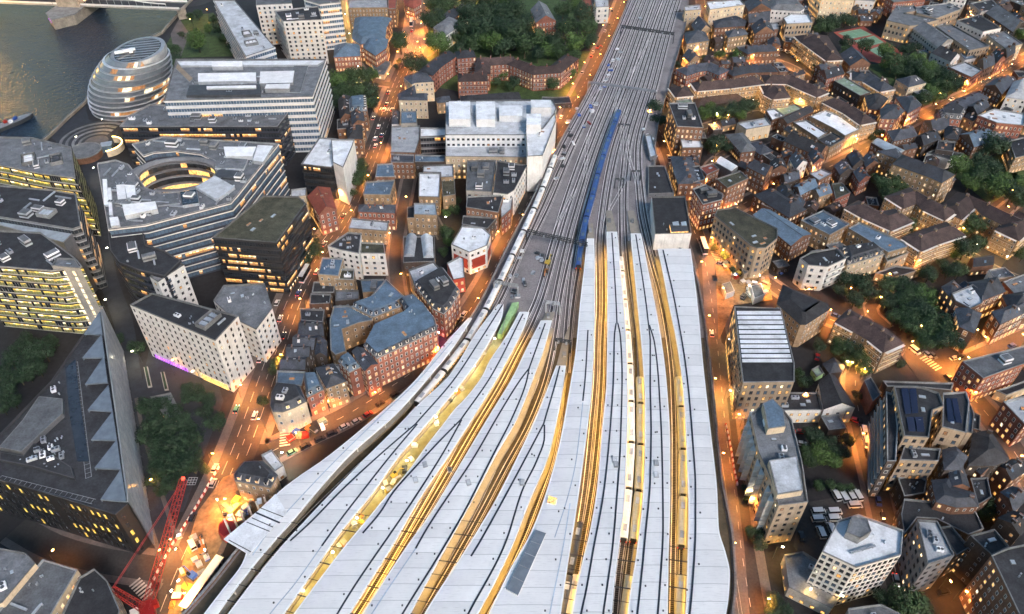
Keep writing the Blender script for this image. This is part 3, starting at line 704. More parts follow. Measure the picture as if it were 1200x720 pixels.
# ================================================================ railway
RZ, CZ = 7.0, 12.5                   # deck level and canopy level
def yx(s):                           # "x,y x,y": x as a smooth function of y, in photo pixels
    p = sorted((y, x) for x, y in S(s))
    ys = [a for a, _ in p]; xs = [b for _, b in p]; n = len(p)
    d = [(xs[i + 1] - xs[i]) / (ys[i + 1] - ys[i]) for i in range(n - 1)]
    m = [d[0]] + [0 if d[i - 1] * d[i] <= 0 else 2 * d[i - 1] * d[i] / (d[i - 1] + d[i]) for i in range(1, n - 1)] + [d[-1]]
    def f(y):
        if y <= ys[0]: return xs[0] + m[0] * (y - ys[0])
        if y >= ys[-1]: return xs[-1] + m[-1] * (y - ys[-1])
        i = max(k for k in range(n - 1) if ys[k] <= y); h = ys[i + 1] - ys[i]; t = (y - ys[i]) / h
        return (2*t**3-3*t*t+1)*xs[i] + (t**3-2*t*t+t)*h*m[i] + (-2*t**3+3*t*t)*xs[i+1] + (t**3-t*t)*h*m[i+1]
    f.y0, f.y1 = ys[0], ys[-1]; return f
def frange(a, b, st):
    n = max(1, int(round((b - a) / st))); return [a + (b - a) * k / n for k in range(n + 1)]
def ypath(f, y0, y1, z, st=8, up=0):
    P = [G(f(y), y, z + up) for y in frange(y0, y1, st)]
    for p in P: p.z = z
    return P
# canopy roof material: standing seams and panel joints across, faint grime
m, t, b = nt('canopy_roof')
uv = N(t, 'ShaderNodeUVMap'); uv.uv_map = 'uv'
sx = N(t, 'ShaderNodeSeparateXYZ'); t.links.new(uv.outputs[0], sx.inputs[0])
def fract_band(src, period, lo):
    a = N(t, 'ShaderNodeMath', operation='DIVIDE'); t.links.new(src, a.inputs[0]); a.inputs[1].default_value = period
    f_ = N(t, 'ShaderNodeMath', operation='FRACT'); t.links.new(a.outputs[0], f_.inputs[0])
    g_ = N(t, 'ShaderNodeMath', operation='GREATER_THAN'); t.links.new(f_.outputs[0], g_.inputs[0]); g_.inputs[1].default_value = lo
    fl = N(t, 'ShaderNodeMath', operation='FLOOR'); t.links.new(a.outputs[0], fl.inputs[0]); return g_.outputs[0], fl.outputs[0]
j1, id1 = fract_band(sx.outputs[1], 6.0, .965); j2, id2 = fract_band(sx.outputs[1], .6, .86)
wn = N(t, 'ShaderNodeTexWhiteNoise', noise_dimensions='1D'); t.links.new(id1, wn.inputs['W'])
pos = N(t, 'ShaderNodeNewGeometry').outputs['Position']
c = mix(t, 'MIX', ramp(t, wn.outputs['Value'], 0, 1), (.70, .71, .725), (.80, .81, .825))
c = mix(t, 'MULTIPLY', ramp(t, noise(t, .12, pos, 6, .7), .3, .75, 0, .5), c, (.70, .71, .73))
mp = N(t, 'ShaderNodeMapping'); mp.inputs['Scale'].default_value = (.25, 3.0, 1); t.links.new(uv.outputs[0], mp.inputs[0])
c = mix(t, 'MIX', ramp(t, noise(t, 1.0, mp.outputs[0], 5, .7), .56, .75, 0, .9), c, (.36, .37, .40))
c = mix(t, 'MIX', ramp(t, j1, 0, 1, 0, .7), c, (.25, .27, .3)); c = mix(t, 'MIX', ramp(t, j2, 0, 1, 0, .12), c, (.3, .32, .35))
t.links.new(c, b.inputs['Base Color']); b.inputs['Roughness'].default_value = .55
mat('gutter', (.018, .028, .045), var=.3, obj=.1); mat('gutter_pale', (.36, .45, .55), var=.2, obj=.1); mat('canopy_edge', (.80, .82, .84), var=.08, obj=.05)
mat('canopy_soffit', (.75, .72, .66), var=.1, obj=.05); mat('beam_dark', (.03, .03, .035))
# track bed: sleepers across, dark oily centre
m, t, b = nt('track_bed')
uv = N(t, 'ShaderNodeUVMap'); uv.uv_map = 'uv'; sx = N(t, 'ShaderNodeSeparateXYZ'); t.links.new(uv.outputs[0], sx.inputs[0])
j, _ = fract_band(sx.outputs[1], .7, .6); pos = N(t, 'ShaderNodeNewGeometry').outputs['Position']
c = mix(t, 'MIX', ramp(t, noise(t, .15, pos, 4), .35, .65), (.022, .019, .021), (.075, .065, .07))
c = mix(t, 'MIX', ramp(t, j, 0, 1, 0, .6), c, (.22, .20, .195)); c = mix(t, 'MIX', ramp(t, noise(t, .5, pos, 3), .45, .7, 0, .5), c, (.04, .033, .033))
t.links.new(c, b.inputs['Base Color']); b.inputs['Roughness'].default_value = .9
mat('rail_steel', (.85, .80, .78), rough=.4, metal=.3, var=.25, obj=.15)

# the viaduct deck and its outer walls
left = yx('775,-90 738,0 694,100 655,172 622,240 596,290 566,352 545,385 505,430 440,500 385,545 330,592 285,640 245,690 200,740')
right = yx('800,-90 806,0 783,100 768,160 765,200 768,240 776,280 806,300 822,360 833,450 844,560 858,640 860,690 852,745')
ys = frange(-90, 745, 12)
mb = MB(); Lp = [G(left(y), y, RZ) for y in ys]; Rp = [G(right(y), y, RZ) for y in ys]
for i in range(len(ys) - 1):
    a, b_, c_, d_ = Lp[i], Lp[i + 1], Rp[i + 1], Rp[i]; mb.face([a, b_, c_, d_])
struct(mb.build('railway_deck', 'ballast'))
mat('oily_ballast', (.085, .065, .04), var=.3, fine=.6, obj=0); mb = MB(); yy_ = frange(396, 745, 12)
for y0_, y1_ in zip(yy_, yy_[1:]): mb.face([G(left(y0_) + 3, y0_, RZ + .02), G(left(y1_) + 3, y1_, RZ + .02), G(right(y1_) - 2, y1_, RZ + .02), G(right(y0_) - 2, y0_, RZ + .02)])
struct(mb.build('station_trackbed', 'oily_ballast'))
for side, P in (('arched brick viaduct wall facing the orange terrace street', Lp), ('arched brick viaduct wall facing the paved station road', Rp)):
    th = thing('viaduct_wall', side, 'wall', (*P[len(P) // 2][:2], 0)); mb = MB(); s = 1 if P is Lp else -1
    pp = [Vector((p.x, p.y, 0)) for p in P]; pp = resample(pp, 9)
    strip_box(mb, side_pts(pp, -.35 * s), .7, RZ + .9, 0, 0); mb.build('wall', 'brick_brown', th)
    mb = MB(); strip_box(mb, side_pts(pp, -.35 * s), .9, .18, RZ + .9, 0); mb.build('coping', 'coping', th)
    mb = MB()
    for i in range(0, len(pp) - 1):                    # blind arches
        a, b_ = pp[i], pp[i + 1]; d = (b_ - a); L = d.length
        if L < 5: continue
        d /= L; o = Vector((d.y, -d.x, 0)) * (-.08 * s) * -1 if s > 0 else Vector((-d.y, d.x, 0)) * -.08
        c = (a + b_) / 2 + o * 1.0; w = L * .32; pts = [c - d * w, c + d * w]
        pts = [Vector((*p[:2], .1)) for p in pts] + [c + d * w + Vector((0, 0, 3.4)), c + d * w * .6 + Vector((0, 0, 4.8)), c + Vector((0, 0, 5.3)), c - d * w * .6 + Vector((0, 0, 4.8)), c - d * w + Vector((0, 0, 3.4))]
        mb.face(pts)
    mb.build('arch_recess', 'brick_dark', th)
# ---- canopies: (label, left edge, right edge, y0, y1, gutters[(pts, pale)], tube lamps under left/right edge)
def canopy(label, le, re, y0, y1, gut, ext=(0, 0), z=CZ, edge='canopy_edge'):
    le, re = yx(le), yx(re); ys = frange(y0, y1, 7); Lp = [G(le(y), y, z) for y in ys]; Rp = [G(re(y), y, z) for y in ys]
    c = (Lp[len(Lp) // 2] + Rp[len(Rp) // 2]) / 2; th = thing('platform_canopy', label, 'canopy', (c.x, c.y, RZ), 'long pale platform canopies of the station')
    mb = MB(); d = 0; sf = MB(); fa = MB(); K_ = 5
    for i in range(len(ys) - 1):
        e = ((Lp[i + 1] - Lp[i]).length + (Rp[i + 1] - Rp[i]).length) / 2
        for k in range(K_):
            f0, f1 = k / K_, (k + 1) / K_; zc = lambda f: .28 * (1 - (2 * f - 1) ** 2)
            q = [Lp[i].lerp(Rp[i], f0), Lp[i].lerp(Rp[i], f1), Lp[i + 1].lerp(Rp[i + 1], f1), Lp[i + 1].lerp(Rp[i + 1], f0)]
            fs = (f0, f1, f1, f0); q = [p + Vector((0, 0, zc(f))) for p, f in zip(q, fs)]; w = (Lp[i] - Rp[i]).length
            mb.face(q[::-1], 0, [(w * f0, d + e), (w * f1, d + e), (w * f1, d), (w * f0, d)])
        d += e; dn = Vector((0, 0, -.5)); sf.face([Lp[i] + dn, Rp[i] + dn, Rp[i + 1] + dn, Lp[i + 1] + dn][::-1])
        for P in (Lp, Rp):
            s = 1 if P is Lp else -1; o = (Rp[i] - Lp[i]).normalized() * (-.12 * s); o2 = (Rp[i + 1] - Lp[i + 1]).normalized() * (-.12 * s)
            u = Vector((0, 0, .12)); t4 = o * -3.2; t5 = o2 * -3.2
            fa.face([P[i] + o + u, P[i + 1] + o2 + u, P[i + 1] + o2 + dn, P[i] + o + dn][::-s or 1]); fa.face([P[i] + o + u, P[i + 1] + o2 + u, P[i + 1] + t5 + u, P[i] + t4 + u][::s or 1])
    for i in (0, -1):
        fa.face([Lp[i] + dn, Rp[i] + dn, Rp[i] + Vector((0, 0, .2)), Lp[i] + Vector((0, 0, .2))])
    roof = mb.build('roof_panel', 'canopy_roof', th, smooth=True); sf.build('soffit', 'canopy_soffit', th); fa.build('fascia', edge, th)
    for pts, pale in gut:
        g = yx(pts); mb = MB(); yy = frange(g.y0, min(g.y1, y1), 6); P = [G(g(y), y, z + .28) for y in yy]
        strip_box(mb, P, .38 if pale else .62, .06, -.02); mb.build('gutter', 'gutter_pale' if pale else 'gutter', th)
        rg = random.Random(len(pts)); Lg = len(P)
        for k in range(1, Lg - 1, 5):                  # small rainwater heads beside the gutter
            p = P[k] + Vector((rg.choice((-1.6, 1.6)), 0, -.02)); obj('roof_vent', VENT, th, p - th.location)
    # platform and columns below
    mb = MB()
    for i in range(len(ys) - 1):
        a, b_, c_, d_ = (p.copy() for p in (Lp[i], Rp[i], Rp[i + 1], Lp[i + 1]))
        ins = lambda p, q_, e: p + (q_ - p).normalized() * (min(1.2, (q_ - p).length * .12) if not e else -e)
        q = [ins(a, b_, ext[0]), ins(b_, a, ext[1]), ins(c_, d_, ext[1]), ins(d_, c_, ext[0])]
        for v in q: v.z = RZ + 1.0
        mb.face(q[::-1])
        for p0, p1 in ((q[0], q[3]), (q[2], q[1])): mb.face([p0, p1, p1 - Vector((0, 0, .95)), p0 - Vector((0, 0, .95))])
    mb.build('platform', 'platform', th)
    for i in range(1, len(ys) - 1, 4):
        for f in (.3, .7):
            p = Lp[i].lerp(Rp[i], f); mb = MB(); mb.box((p.x, p.y, RZ + 1), (.4, .4, z - RZ - 1.5)); mb.build('column', 'frame_white', th)
    return th, le, re
v = MB(); v.box((0, 0, 0), (.5, .5, .35), 0, 0); VENT = v.mesh('roof_vent', ['plant_dark'])
SL = {}
def strip_light(m):
    if m not in SL:
        l = bpy.data.lights.new('strip_light', 'AREA'); l.shape = 'RECTANGLE'; l.size = 9; l.size_y = .3; l.energy = 200 if m == 'tube_gold' else 140; l.color = (1, .52, .07) if m == 'tube_gold' else (1, .60, .13); SL[m] = l; M[m].cycles.emission_sampling = 'NONE'
    return SL[m]
def tubes(th, f, y0, y1, off, m, z=CZ - .62, w=.12):      # fluorescent strip fittings under a canopy edge, one run
    P = resample(side_pts(ypath(f, y0, y1, z, 6), -off), 2.5); mb = MB(); ribbon(mb, side_pts(P, -.13), side_pts(P, .13)); ls = mb.build('lamp_strip', m, th); mb = MB(); strip_box(mb, P, .36, .12, .02); sub(mb.build('lamp_housing', 'frame_grey', ls), ls)
    acc = 0; s0 = P[0]
    for a, b_ in zip(P, P[1:]):
        acc += (b_ - a).length
        if acc >= 9.5:
            d = b_ - s0; c = (b_ + s0) / 2; o = bpy.data.objects.new('strip_light', strip_light(m)); C.objects.link(o); o.location = (c.x, c.y, z - .03); o.rotation_euler = (0, 0, math.atan2(d.y, d.x)); link_to(o, th); acc = 0; s0 = b_
A_l = '570,352 547,374 520,405 487,446 430,498 378,540 323,578 302,598 300,603 285,625 290,655 285,659 240,720 215,752'
A_r = '556,368 530,408 504,440 466,483 408,535 340,613 300,659 255,719 235,750'
th_a, al, ar = canopy('outermost pale canopy strip beside the orange terrace street, ending in a point', 
    '549,373 520,405 487,446 430,498 378,540 350,559 323,581 308,603 296,625 285,659 262,690 240,719 218,750', A_r, 373, 745,
    [('530,400 490,446 446,488 393,540 339,597 312,627 296,651', 1)])
# the flared end piece of this canopy (a stepped outer slab)
fl = thing('canopy_wing', 'pale flared roof slab jutting from the outermost canopy over the building site', 'canopy', tuple(G(300, 620, 7)))
P = [G(x, y, CZ + .5) for x, y in S('323,579 302,599 262,632 292,650 312,627 336,600')]
mb = MB(); mb.prism(ccw([tuple(p[:2]) for p in P]), CZ + .1, CZ + .55, 1, 0, False); mb.build('roof_panel', ['roof_white', 'canopy_edge'], fl)
for i, (a, b_) in enumerate((('300,601', '328,613'), ('304,595', '332,606'), ('295,607', '320,618'), ('268,633', '294,647'), ('289,612', '316,623'))):
    A_, B_ = G(*S(a)[0], CZ + .56), G(*S(b_)[0], CZ + .56); mb = MB(); strip_box(mb, [A_, B_], .3 if i else .6, .05); mb.build('joint_strip', 'plant_dark' if i % 2 else 'gutter', fl)
for k in range(6):
    p = G(270 + k * 9, 632 - k * 5, 0); mb = MB(); mb.box((p.x + 1, p.y, 0), (.5, .5, CZ + .1)); mb.build('column', 'frame_white', fl)
th_b, bl, br = canopy('pale canopy with forked dark gutter between the dark track cutting and the yellow works strip',
    '584,357 559,389 527,440 492,473 473,493 431,535 363,605 315,659 268,719 245,750', '590,355 589,367 577,394 560,422 541,448 493,505 467,535 433,582 400,622 367,670 333,719 315,745', 357, 745,
    [('589,357 560,403 532,445 487,497', 0), ('487,497 443,535 400,575 363,613 340,634', 0), ('489,497 457,535 427,573 400,608 377,640', 0), ('377,640 345,685 317,719 305,737', 1)])
th_c, cl, cr = canopy('pale canopy with forked dark gutter right of the yellow works strip',
    '609,366 593,395 573,425 566,440 545,468 533,480 520,497 502,520 475,557 450,585 438,600 400,646 345,719 325,745', '620,366 615,381 583,442 555,488 525,535 493,582 460,639 410,719 395,745', 366, 745,
    [('613,368 576,440 540,492', 0), ('540,492 520,512 489,545 460,578 446,600 425,625', 0), ('541,492 521,528 498,565 475,600 453,632', 0), ('453,632 418,683 398,715 385,738', 0)])
th_d, dl, dr = canopy('pale canopy with forked gutter between two gold tracks, left of the short tapering canopy',
    '634,376 617,409 601,442 575,485 545,535 517,582 506,600 478,639 425,719 408,745', '646,378 637,410 624,445 606,490 580,535 550,592 530,628 488,705 468,745', 376, 745,
    [('639,379 620,432', 0), ('620,432 610,445 585,485 556,535 500,620 487,643', 0), ('620,432 617,447 601,488 577,535 563,563 544,600 513,653 472,719 460,740', 0), ('487,643 455,690 434,722', 1)], (0, 1.4))
th_e, el, er = canopy('pale canopy that starts as a narrow wedge between two gold track pairs',
    '652,429 645,447 630,485 607,535 580,588 548,641 498,719 484,745', '663,429 658,465 652,495 643,533 620,588 602,635 582,678 560,719 545,745', 429, 745,
    [('656,429 652,445 637,497', 0), ('637,497 617,535 582,600 560,639 552,652', 0), ('638,498 638,512 629,540 612,575 592,637 549,719 538,740', 0)], (0, 1.0))
th_f, fl_, fr = canopy('broad pale canopy with a seam and a dark glazed box near its lower end',
    '688,280 684,320 680,355 675,410 667,460 656,520 640,578 622,625 600,664 573,719 560,745', '696,280 697,320 697,355 694,445 686,520 675,600 664,670 657,719 653,745', 280, 745,
    [('689,387 686,440 683,470', 0), ('683,472 675,540 666,580 650,630', 1), ('668,590 660,640 648,700 640,740', 1)])
th_g, gl_, gr = canopy('pale canopy with wishbone dark gutters beside the white train',
    '711,272 712,320 712,355 711,445 706,500 700,571 691,625 681,665 670,719 665,745', '723,272 727,313 731,357 735,420 736,470 734,540 732,590 727,628 719,691 715,745', 272, 745,
    [('717,273 722,355 723,379', 0), ('722,379 720,394 719,440 714,515 707,580 696,640 687,691 681,719 677,740', 0), ('724,379 727,394 729,440 727,520 723,580 718,640 711,691 707,719 705,740', 0)])
th_h, hl, hr = canopy('pale canopy with wishbone dark gutters between the two pairs of cream trains',
    '739,274 747,355 753,417 756,470 756,530 753,590 746,650 738,700 733,745', '751,274 759,315 767,355 775,400 781,450 785,520 785,590 783,660 782,745', 274, 745,
    [('745,275 757,355 760,381', 0), ('760,381 762,400 762,450 763,500 762,560 756,630 750,691 745,735', 0), ('761,381 767,402 772,450 776,540 777,615 773,691 769,740', 0)], (1.1, 0))
th_i, il, ir = canopy('widest pale canopy with one dark gutter, edging the paved station road',
    '771,292 777,320 784,357 793,400 801,460 805,530 807,600 805,691 802,745', '809,292 814,330 818,365 824,430 833,510 840,575 842,620 850,648 855,672 854,695 846,745', 292, 745,
    [('777,293 791,355 805,440 812,520 815,571 815,615 811,691 806,740', 0)], (1.1, 0))
for k_, (x, y, th) in enumerate(((498, 545, th_c), (487, 563, th_c), (549, 566, th_d), (612, 566, th_e), (720, 539, th_g), (722, 545, th_g), (769, 543, th_h), (769, 557, th_h), (304, 588, th_a), (527, 551, th_c))):
    p = G(x, y, CZ + .35); mb = MB(); mb.box((p.x, p.y, p.z), (1.6, 2.4, .5), .3 if x < 600 else 0, 0); mb.box((p.x, p.y, p.z + .5), (1.2, 1.9, .12), .3 if x < 600 else 0, 1); mb.build('roof_hatch', ['frame_grey', 'plant_dark' if k_ == 9 else 'roof_light'], th)
# lamp strips: gold light in the cuttings
for th, f, y0, y1, off, m in ((th_c, cr, 385, 735, 1.0, 'tube_gold'), (th_d, dl, 385, 735, -1.0, 'tube_gold'),
        (th_d, dr, 385, 735, 1.0, 'tube_cream'), (th_e, el, 435, 735, -1.0, 'tube_gold'), (th_e, er, 440, 735, 1.0, 'tube_cream'), (th_f, fl_, 400, 735, -1.0, 'tube_gold'),
        (th_f, fr, 288, 735, 1.0, 'tube_gold'), (th_g, gl_, 280, 735, -1.0, 'tube_gold'), (th_g, gr, 300, 640, 1.0, 'tube_gold'), (th_h, hl, 290, 735, -1.0, 'tube_cream'),
        (th_h, hr, 290, 735, 1.0, 'tube_gold'), (th_i, il, 298, 735, -1.0, 'tube_cream'), (th_b, br, 400, 735, .9, 'tube_cream'), (th_c, cl, 400, 735, -.9, 'tube_cream')):
    tubes(th, f, y0, y1, off, m)
# dark roof trusses bridging the cuttings at the lower end
def truss(th, fa, fb, y0, y1, n):
    for k in range(n):
        y = y0 + (y1 - y0) * k / max(1, n - 1); a, b_ = G(fa(y), y, CZ - .1), G(fb(y + 3), y + 3, CZ - .1); mb = MB(); mb.tube(a, b_, .22 if k % 2 else .13, 4); mb.build('roof_beam', 'beam_dark', th)
truss(th_a, ar, bl, 612, 740, 8); truss(th_b, br, cl, 602, 735, 8); truss(th_c, cr, dl, 606, 735, 9); truss(th_d, dr, el, 610, 735, 9)
truss(th_f, fr, gl_, 632, 735, 7); truss(th_g, gr, hl, 640, 735, 7); truss(th_h, hr, il, 640, 735, 7)
# the glazed box in the broad canopy
gb = thing('glazed_rooflight', 'long dark glazed rooflight box set into the broad canopy', 'rooflight', tuple(G(610, 665, CZ + .3)))
Q = ccw([tuple(G(x, y, CZ + .9)[:2]) for x, y in S('628,621 640,625 607,698 593,690')]); mb = MB(); mb.prism(Q, CZ + .2, CZ + .9, 0, 1); mb.build('glass', ['canopy_edge', 'glass_mid'], gb)
for k in range(1, 5):
    a = Vector((*Q[0], CZ + .93)); s_ = [Vector((*p, CZ + .93)) for p in Q]; i0 = max(range(4), key=lambda i: (s_[(i + 1) % 4] - s_[i]).length)
    p, r, u, w = s_[i0], s_[(i0 + 1) % 4], s_[(i0 + 2) % 4], s_[(i0 + 3) % 4]; mb = MB(); mb.tube(p.lerp(r, k / 5), w.lerp(u, k / 5), .1, 4); mb.build('glazing_bar', 'frame_grey', gb)
hb = thing('roof_hatch', 'small warm-lit glazed hatch on the broad canopy above the dark rooflight', 'rooflight', tuple(G(647, 587, CZ + .3)))
Q = ccw([tuple(G(x, y, CZ + .8)[:2]) for x, y in S('643,581 653,584 651,592 641,589')]); mb = MB(); mb.prism(Q, CZ + .2, CZ + .8, 0, 1); mb.build('glass', ['canopy_edge', 'lit_warm'], hb)
mb = MB(); mb.tube((*Q[0], CZ + .85), (*Q[2], CZ + .85), .08); mb.build('glazing_bar', 'frame_grey', hb)

# ---- tracks
TR = dict(
 t01='776,-90 738,0 694,100 652,180 628,240 604,290 575,350 548,397 520,433 497,460 478,482 445,516 405,553 345,612 300,662 262,715 240,745',
 t02='781,-90 743,0 700,100 661,180 634,240 611,290 584,350 561,383 537,415 511,450 487,479 453,516 413,556 353,618 308,668 268,722 250,745',
 t03='786,-90 748,0 706,100 669,180 644,240 627,275',
 t04='790,-90 752,0 714,100 681,180 660,240 645,290 628,350 612,384 596,415 576,450 545,500 520,545 490,598 460,650 418,719 400,745',
 t05='795,-90 757,0 720,100 689,180 668,240 653,290 636,350 624,380 606,415 588,450 558,500 532,545 500,600 470,650 428,719 412,745',
 t06='799,-90 762,0 726,100 695,180 676,240 662,290 649,350 641,392 628,445 601,505 580,545 556,595 530,642 486,719 474,745',
 t07='803,-90 766,0 731,100 701,180 683,240 670,290 657,350 651,392 641,440 622,492 590,552 566,598 540,645 497,719 482,745',
 t08='807,-90 769,0 735,100 706,180 687,240 674,290 666,350 662,400 660,440 656,480 648,530 628,590 610,635 588,678 566,719 552,745',
 t09='813,-90 774,0 740,90 725,130 713,163 700,205 692,237 685,262 678,310 672,350 667,400 665,430',
 t10='818,-90 778,0 744,100 716,180 705,240 700,290 701,350 699,400 698,440 693,500 687,560 680,610 668,665 660,719 655,745',
 t11='822,-90 782,0 749,100 723,180 712,240 707,290 708,350 706,400 705,440 701,500 695,560 687,610 677,665 667,719 662,745',
 t12='826,-90 785,0 754,100 731,180 726,240 727,290 733,350 738,400 740,450 740,520 737,570 732,620 724,680 719,745',
 t13='830,-90 789,0 759,100 737,180 733,240 735,290 742,350 748,400 750,450 750,520 747,570 742,620 735,680 729,745',
 t14='833,-90 793,0 765,100 745,180 748,240 758,290 774,350 783,400 788,450 790,520 790,570 789,640 787,745',
 t15='837,-90 797,0 770,100 750,180 755,240 765,290 781,350 791,400 797,450 800,520 800,570 799,640 797,745')
TF = {k: yx(v) for k, v in TR.items()}; TL = dict(zip(sorted(TR), ['white-roofed train', 'row of dark cutting', 'disused yard', 'first gold cutting, outer', 'first gold cutting, inner', 'second gold cutting, outer', 'second gold cutting, inner', 'narrow gold cutting', 'blue train', 'central gold cutting, outer', 'central gold cutting, inner', 'long white train', 'single cream train', 'far gold cutting, outer', 'far gold cutting, inner']))
def make_track(f, y0, y1, label, st=9, up=0):
    P = ypath(f, y0, y1, RZ, st, up); c = P[len(P) // 2]; th = thing('railway_track', label, 'track', (c.x, c.y, RZ), 'parallel railway tracks of the viaduct')
    dz = .03; mb = MB(); up = Vector((0, 0, dz)); L = [p + up for p in side_pts(P, 1.25)]; Q = [p + up for p in side_pts(P, -1.25)]; ribbon(mb, L, Q); mb.build('track_bed', 'track_bed', th)
    for o in (-.75, .75):
        mb = MB(); strip_box(mb, side_pts(P, o), .27, .16, dz + .01); mb.build('rail', 'rail_steel', th)
    mb = MB(); strip_box(mb, side_pts(P, 1.32), .14, .12, dz + .02); mb.build('conductor_rail', 'rail_steel', th)
    return P
for k, f in TF.items(): make_track(f, f.y0, f.y1, 'railway track of the %s' % TL[k] + ' on the viaduct', up=3.6 if k in ('t01', 't02', 't09') else 0)
# crossovers linking neighbouring tracks
for i, (a, b_, y0, y1) in enumerate((('t04', 't06', 150, 215), ('t06', 't08', 95, 165), ('t10', 't12', 120, 195), ('t12', 't14', 150, 222), ('t10', 't08', 35, 100), ('t04', 't02', 60, 130), ('t05', 't04', 215, 275), ('t13', 't11', 200, 262))):
    fa, fb = TF[a], TF[b_]; g = lambda y: fa(y) + (fb(y) - fa(y)) * (lambda s: s * s * (3 - 2 * s))((y - y0) / (y1 - y0))
    P = [G(g(y), y, RZ) for y in frange(y0, y1, 6)]; c = P[len(P) // 2]; th = thing('railway_crossover', 'short diagonal crossover track linking two of the running lines', 'track', (c.x, c.y, RZ), 'parallel railway tracks of the viaduct')
    for o in (-.75, .75): mb = MB(); strip_box(mb, side_pts(P, o), .17, .17, .05); mb.build('rail', 'rail_steel', th)
# ---- trains
def coach(th, P0, P1, roofm, sidem, win='lit_warm', front=None, ribs=False, rg=rnd):
    """one carriage between two track points: body with rounded roof, window strip, gangway, roof units"""
    d = (P1 - P0); L = d.length - 1.3; d.normalize(); c = (P0 + P1) / 2; rz = math.atan2(d.y, d.x); co, si = math.cos(rz), math.sin(rz)
    W = 1.48; prof = [(-W, .7), (-W, 2.6), (-W * .9, 3.15), (-W * .55, 3.5), (0, 3.62), (W * .55, 3.5), (W * .9, 3.15), (W, 2.6), (W, .7)]
    tr = lambda u, v, z: Vector((c.x + u * co - v * si, c.y + u * si + v * co, RZ + .1 + z)); mb = MB(); n = len(prof)
    for i in range(n - 1):
        (v0, z0), (v1, z1) = prof[i], prof[i + 1]; mi = 0 if i in (0, n - 2) else 1
        mb.face([tr(L / 2, v0, z0), tr(-L / 2, v0, z0), tr(-L / 2, v1, z1), tr(L / 2, v1, z1)], mi)
    mb.face([tr(L / 2, v, z) for v, z in prof][::-1], 0); mb.face([tr(-L / 2, v, z) for v, z in prof], 0)
    body = mb.build('carriage', [sidem, roofm], th)
    mb = MB()
    for s in (-1, 1):
        k = -L / 2 + 1
        while k < L / 2 - 2:
            a, b_ = k, k + 1.4; v = s * (W + .02); f_ = [tr(a, v, 1.85), tr(b_, v, 1.85), tr(b_, v, 2.35), tr(a, v, 2.35)]; mb.face(f_ if s < 0 else f_[::-1], 0); k += 2.0
    sub(mb.build('window_row', win, body), body)
    for u in (-L * .3, L * .3): mb = MB(); mb.box(tuple(tr(u, 0, 3.55)), (2.6, 1.3, .22), rz); sub(mb.build('roof_unit', 'roof_light' if roofm != 'coach_blue' else 'slate_blue', body), body)
    mb = MB(); e = tr(L / 2 + .25, 0, .9); mb.box(tuple(e), (.5, 1.8, 2.3), rz); sub(mb.build('gangway', 'tyre', body), body)
    if front is not None:
        s = front; mb = MB(); f_ = [tr(s * (L / 2 + .03), -1.1, 1.6), tr(s * (L / 2 + .03), 1.1, 1.6), tr(s * (L / 2 + .03), 1.0, 2.9), tr(s * (L / 2 + .03), -1.0, 2.9)]; mb.face(f_ if s > 0 else f_[::-1])
        sub(mb.build('windscreen', 'glass_car', body), body)
        mb = MB(); f_ = [tr(s * (L / 2 + .05), -1.3, .5), tr(s * (L / 2 + .05), 1.3, .5), tr(s * (L / 2 + .05), 1.3, 1.5), tr(s * (L / 2 + .05), -1.3, 1.5)]; mb.face(f_ if s > 0 else f_[::-1]); sub(mb.build('nose_panel', 'orange_paint', body), body)
        for v in (-.9, .9):
            mb = MB(); mb.box(tuple(tr(s * (L / 2 + .1), v, .9)), (.12, .3, .3), rz); sub(mb.build('tail_lamp', 'tail_red', body), body)
def train(f, y0, y1, label, roofm, sidem, clen=20.0, win='lit_warm', front=True):
    P = resample(ypath(f, y0, y1, RZ, 4, 3.6), .8); c = P[len(P) // 2]
    th = thing('train', label, 'train', (c.x, c.y, RZ)); acc = 0; start = P[-1]; first = True
    for i in range(len(P) - 1, 0, -1):
        acc += (P[i] - P[i - 1]).length
        if acc >= clen: coach(th, P[i - 1], start, roofm, sidem, win, 1 if (first and front) else None); start = P[i - 1]; acc = 0; first = False
    if acc > clen * .5: coach(th, P[0], start, roofm, sidem, win)
train(TF['t09'], 128, 311, 'long blue-roofed train standing on the open tracks above the canopies', 'coach_blue', 'coach_blue', win='glass_dark')
train(yx('651,180 629,236 606,285 576,348 563,372 548,397 533,418 520,433 514,440 497,460 488,471'), 181, 472, 'long white-roofed train curving beside the dark brick terrace street', 'coach_white', 'plant_dark')
train(yx('727,300 731,340 735,385 739,440 740,520 737,570 732,620'), 300, 632, 'long white-roofed train between the two wishbone-gutter canopies', 'coach_white', 'coach_cream', win='lit_yellow')
train(yx('750,441 751,480 751,520 749,570 743,628'), 440, 633, 'cream-roofed train standing right beside the long white train', 'coach_cream', 'coach_cream', win='lit_yellow')
train(yx('796,441 799,480 801,520 801,570 799,640'), 440, 640, 'cream-roofed train beside the widest canopy', 'coach_cream', 'coach_cream', win='lit_yellow')
train(yx('684,640 677,672 668,719 662,742'), 640, 742, 'white train with boxy roof units in the central cutting at the lower edge', 'coach_white', 'coach_cream', front=False)
train(yx('744,648 735,690 729,742'), 648, 742, 'cream train under the cross beams left of the wishbone canopy', 'coach_cream', 'coach_cream', win='lit_yellow', front=False)
train(yx('799,648 798,690 796,742'), 648, 742, 'cream train under the cross beams beside the widest canopy', 'coach_cream', 'coach_cream', win='lit_yellow', front=False)
train(yx('680,608 672,650 664,690 655,742'), 606, 742, 'dark-roofed train half hidden in the central gold cutting', 'plant_dark', 'grey_panel', front=False)
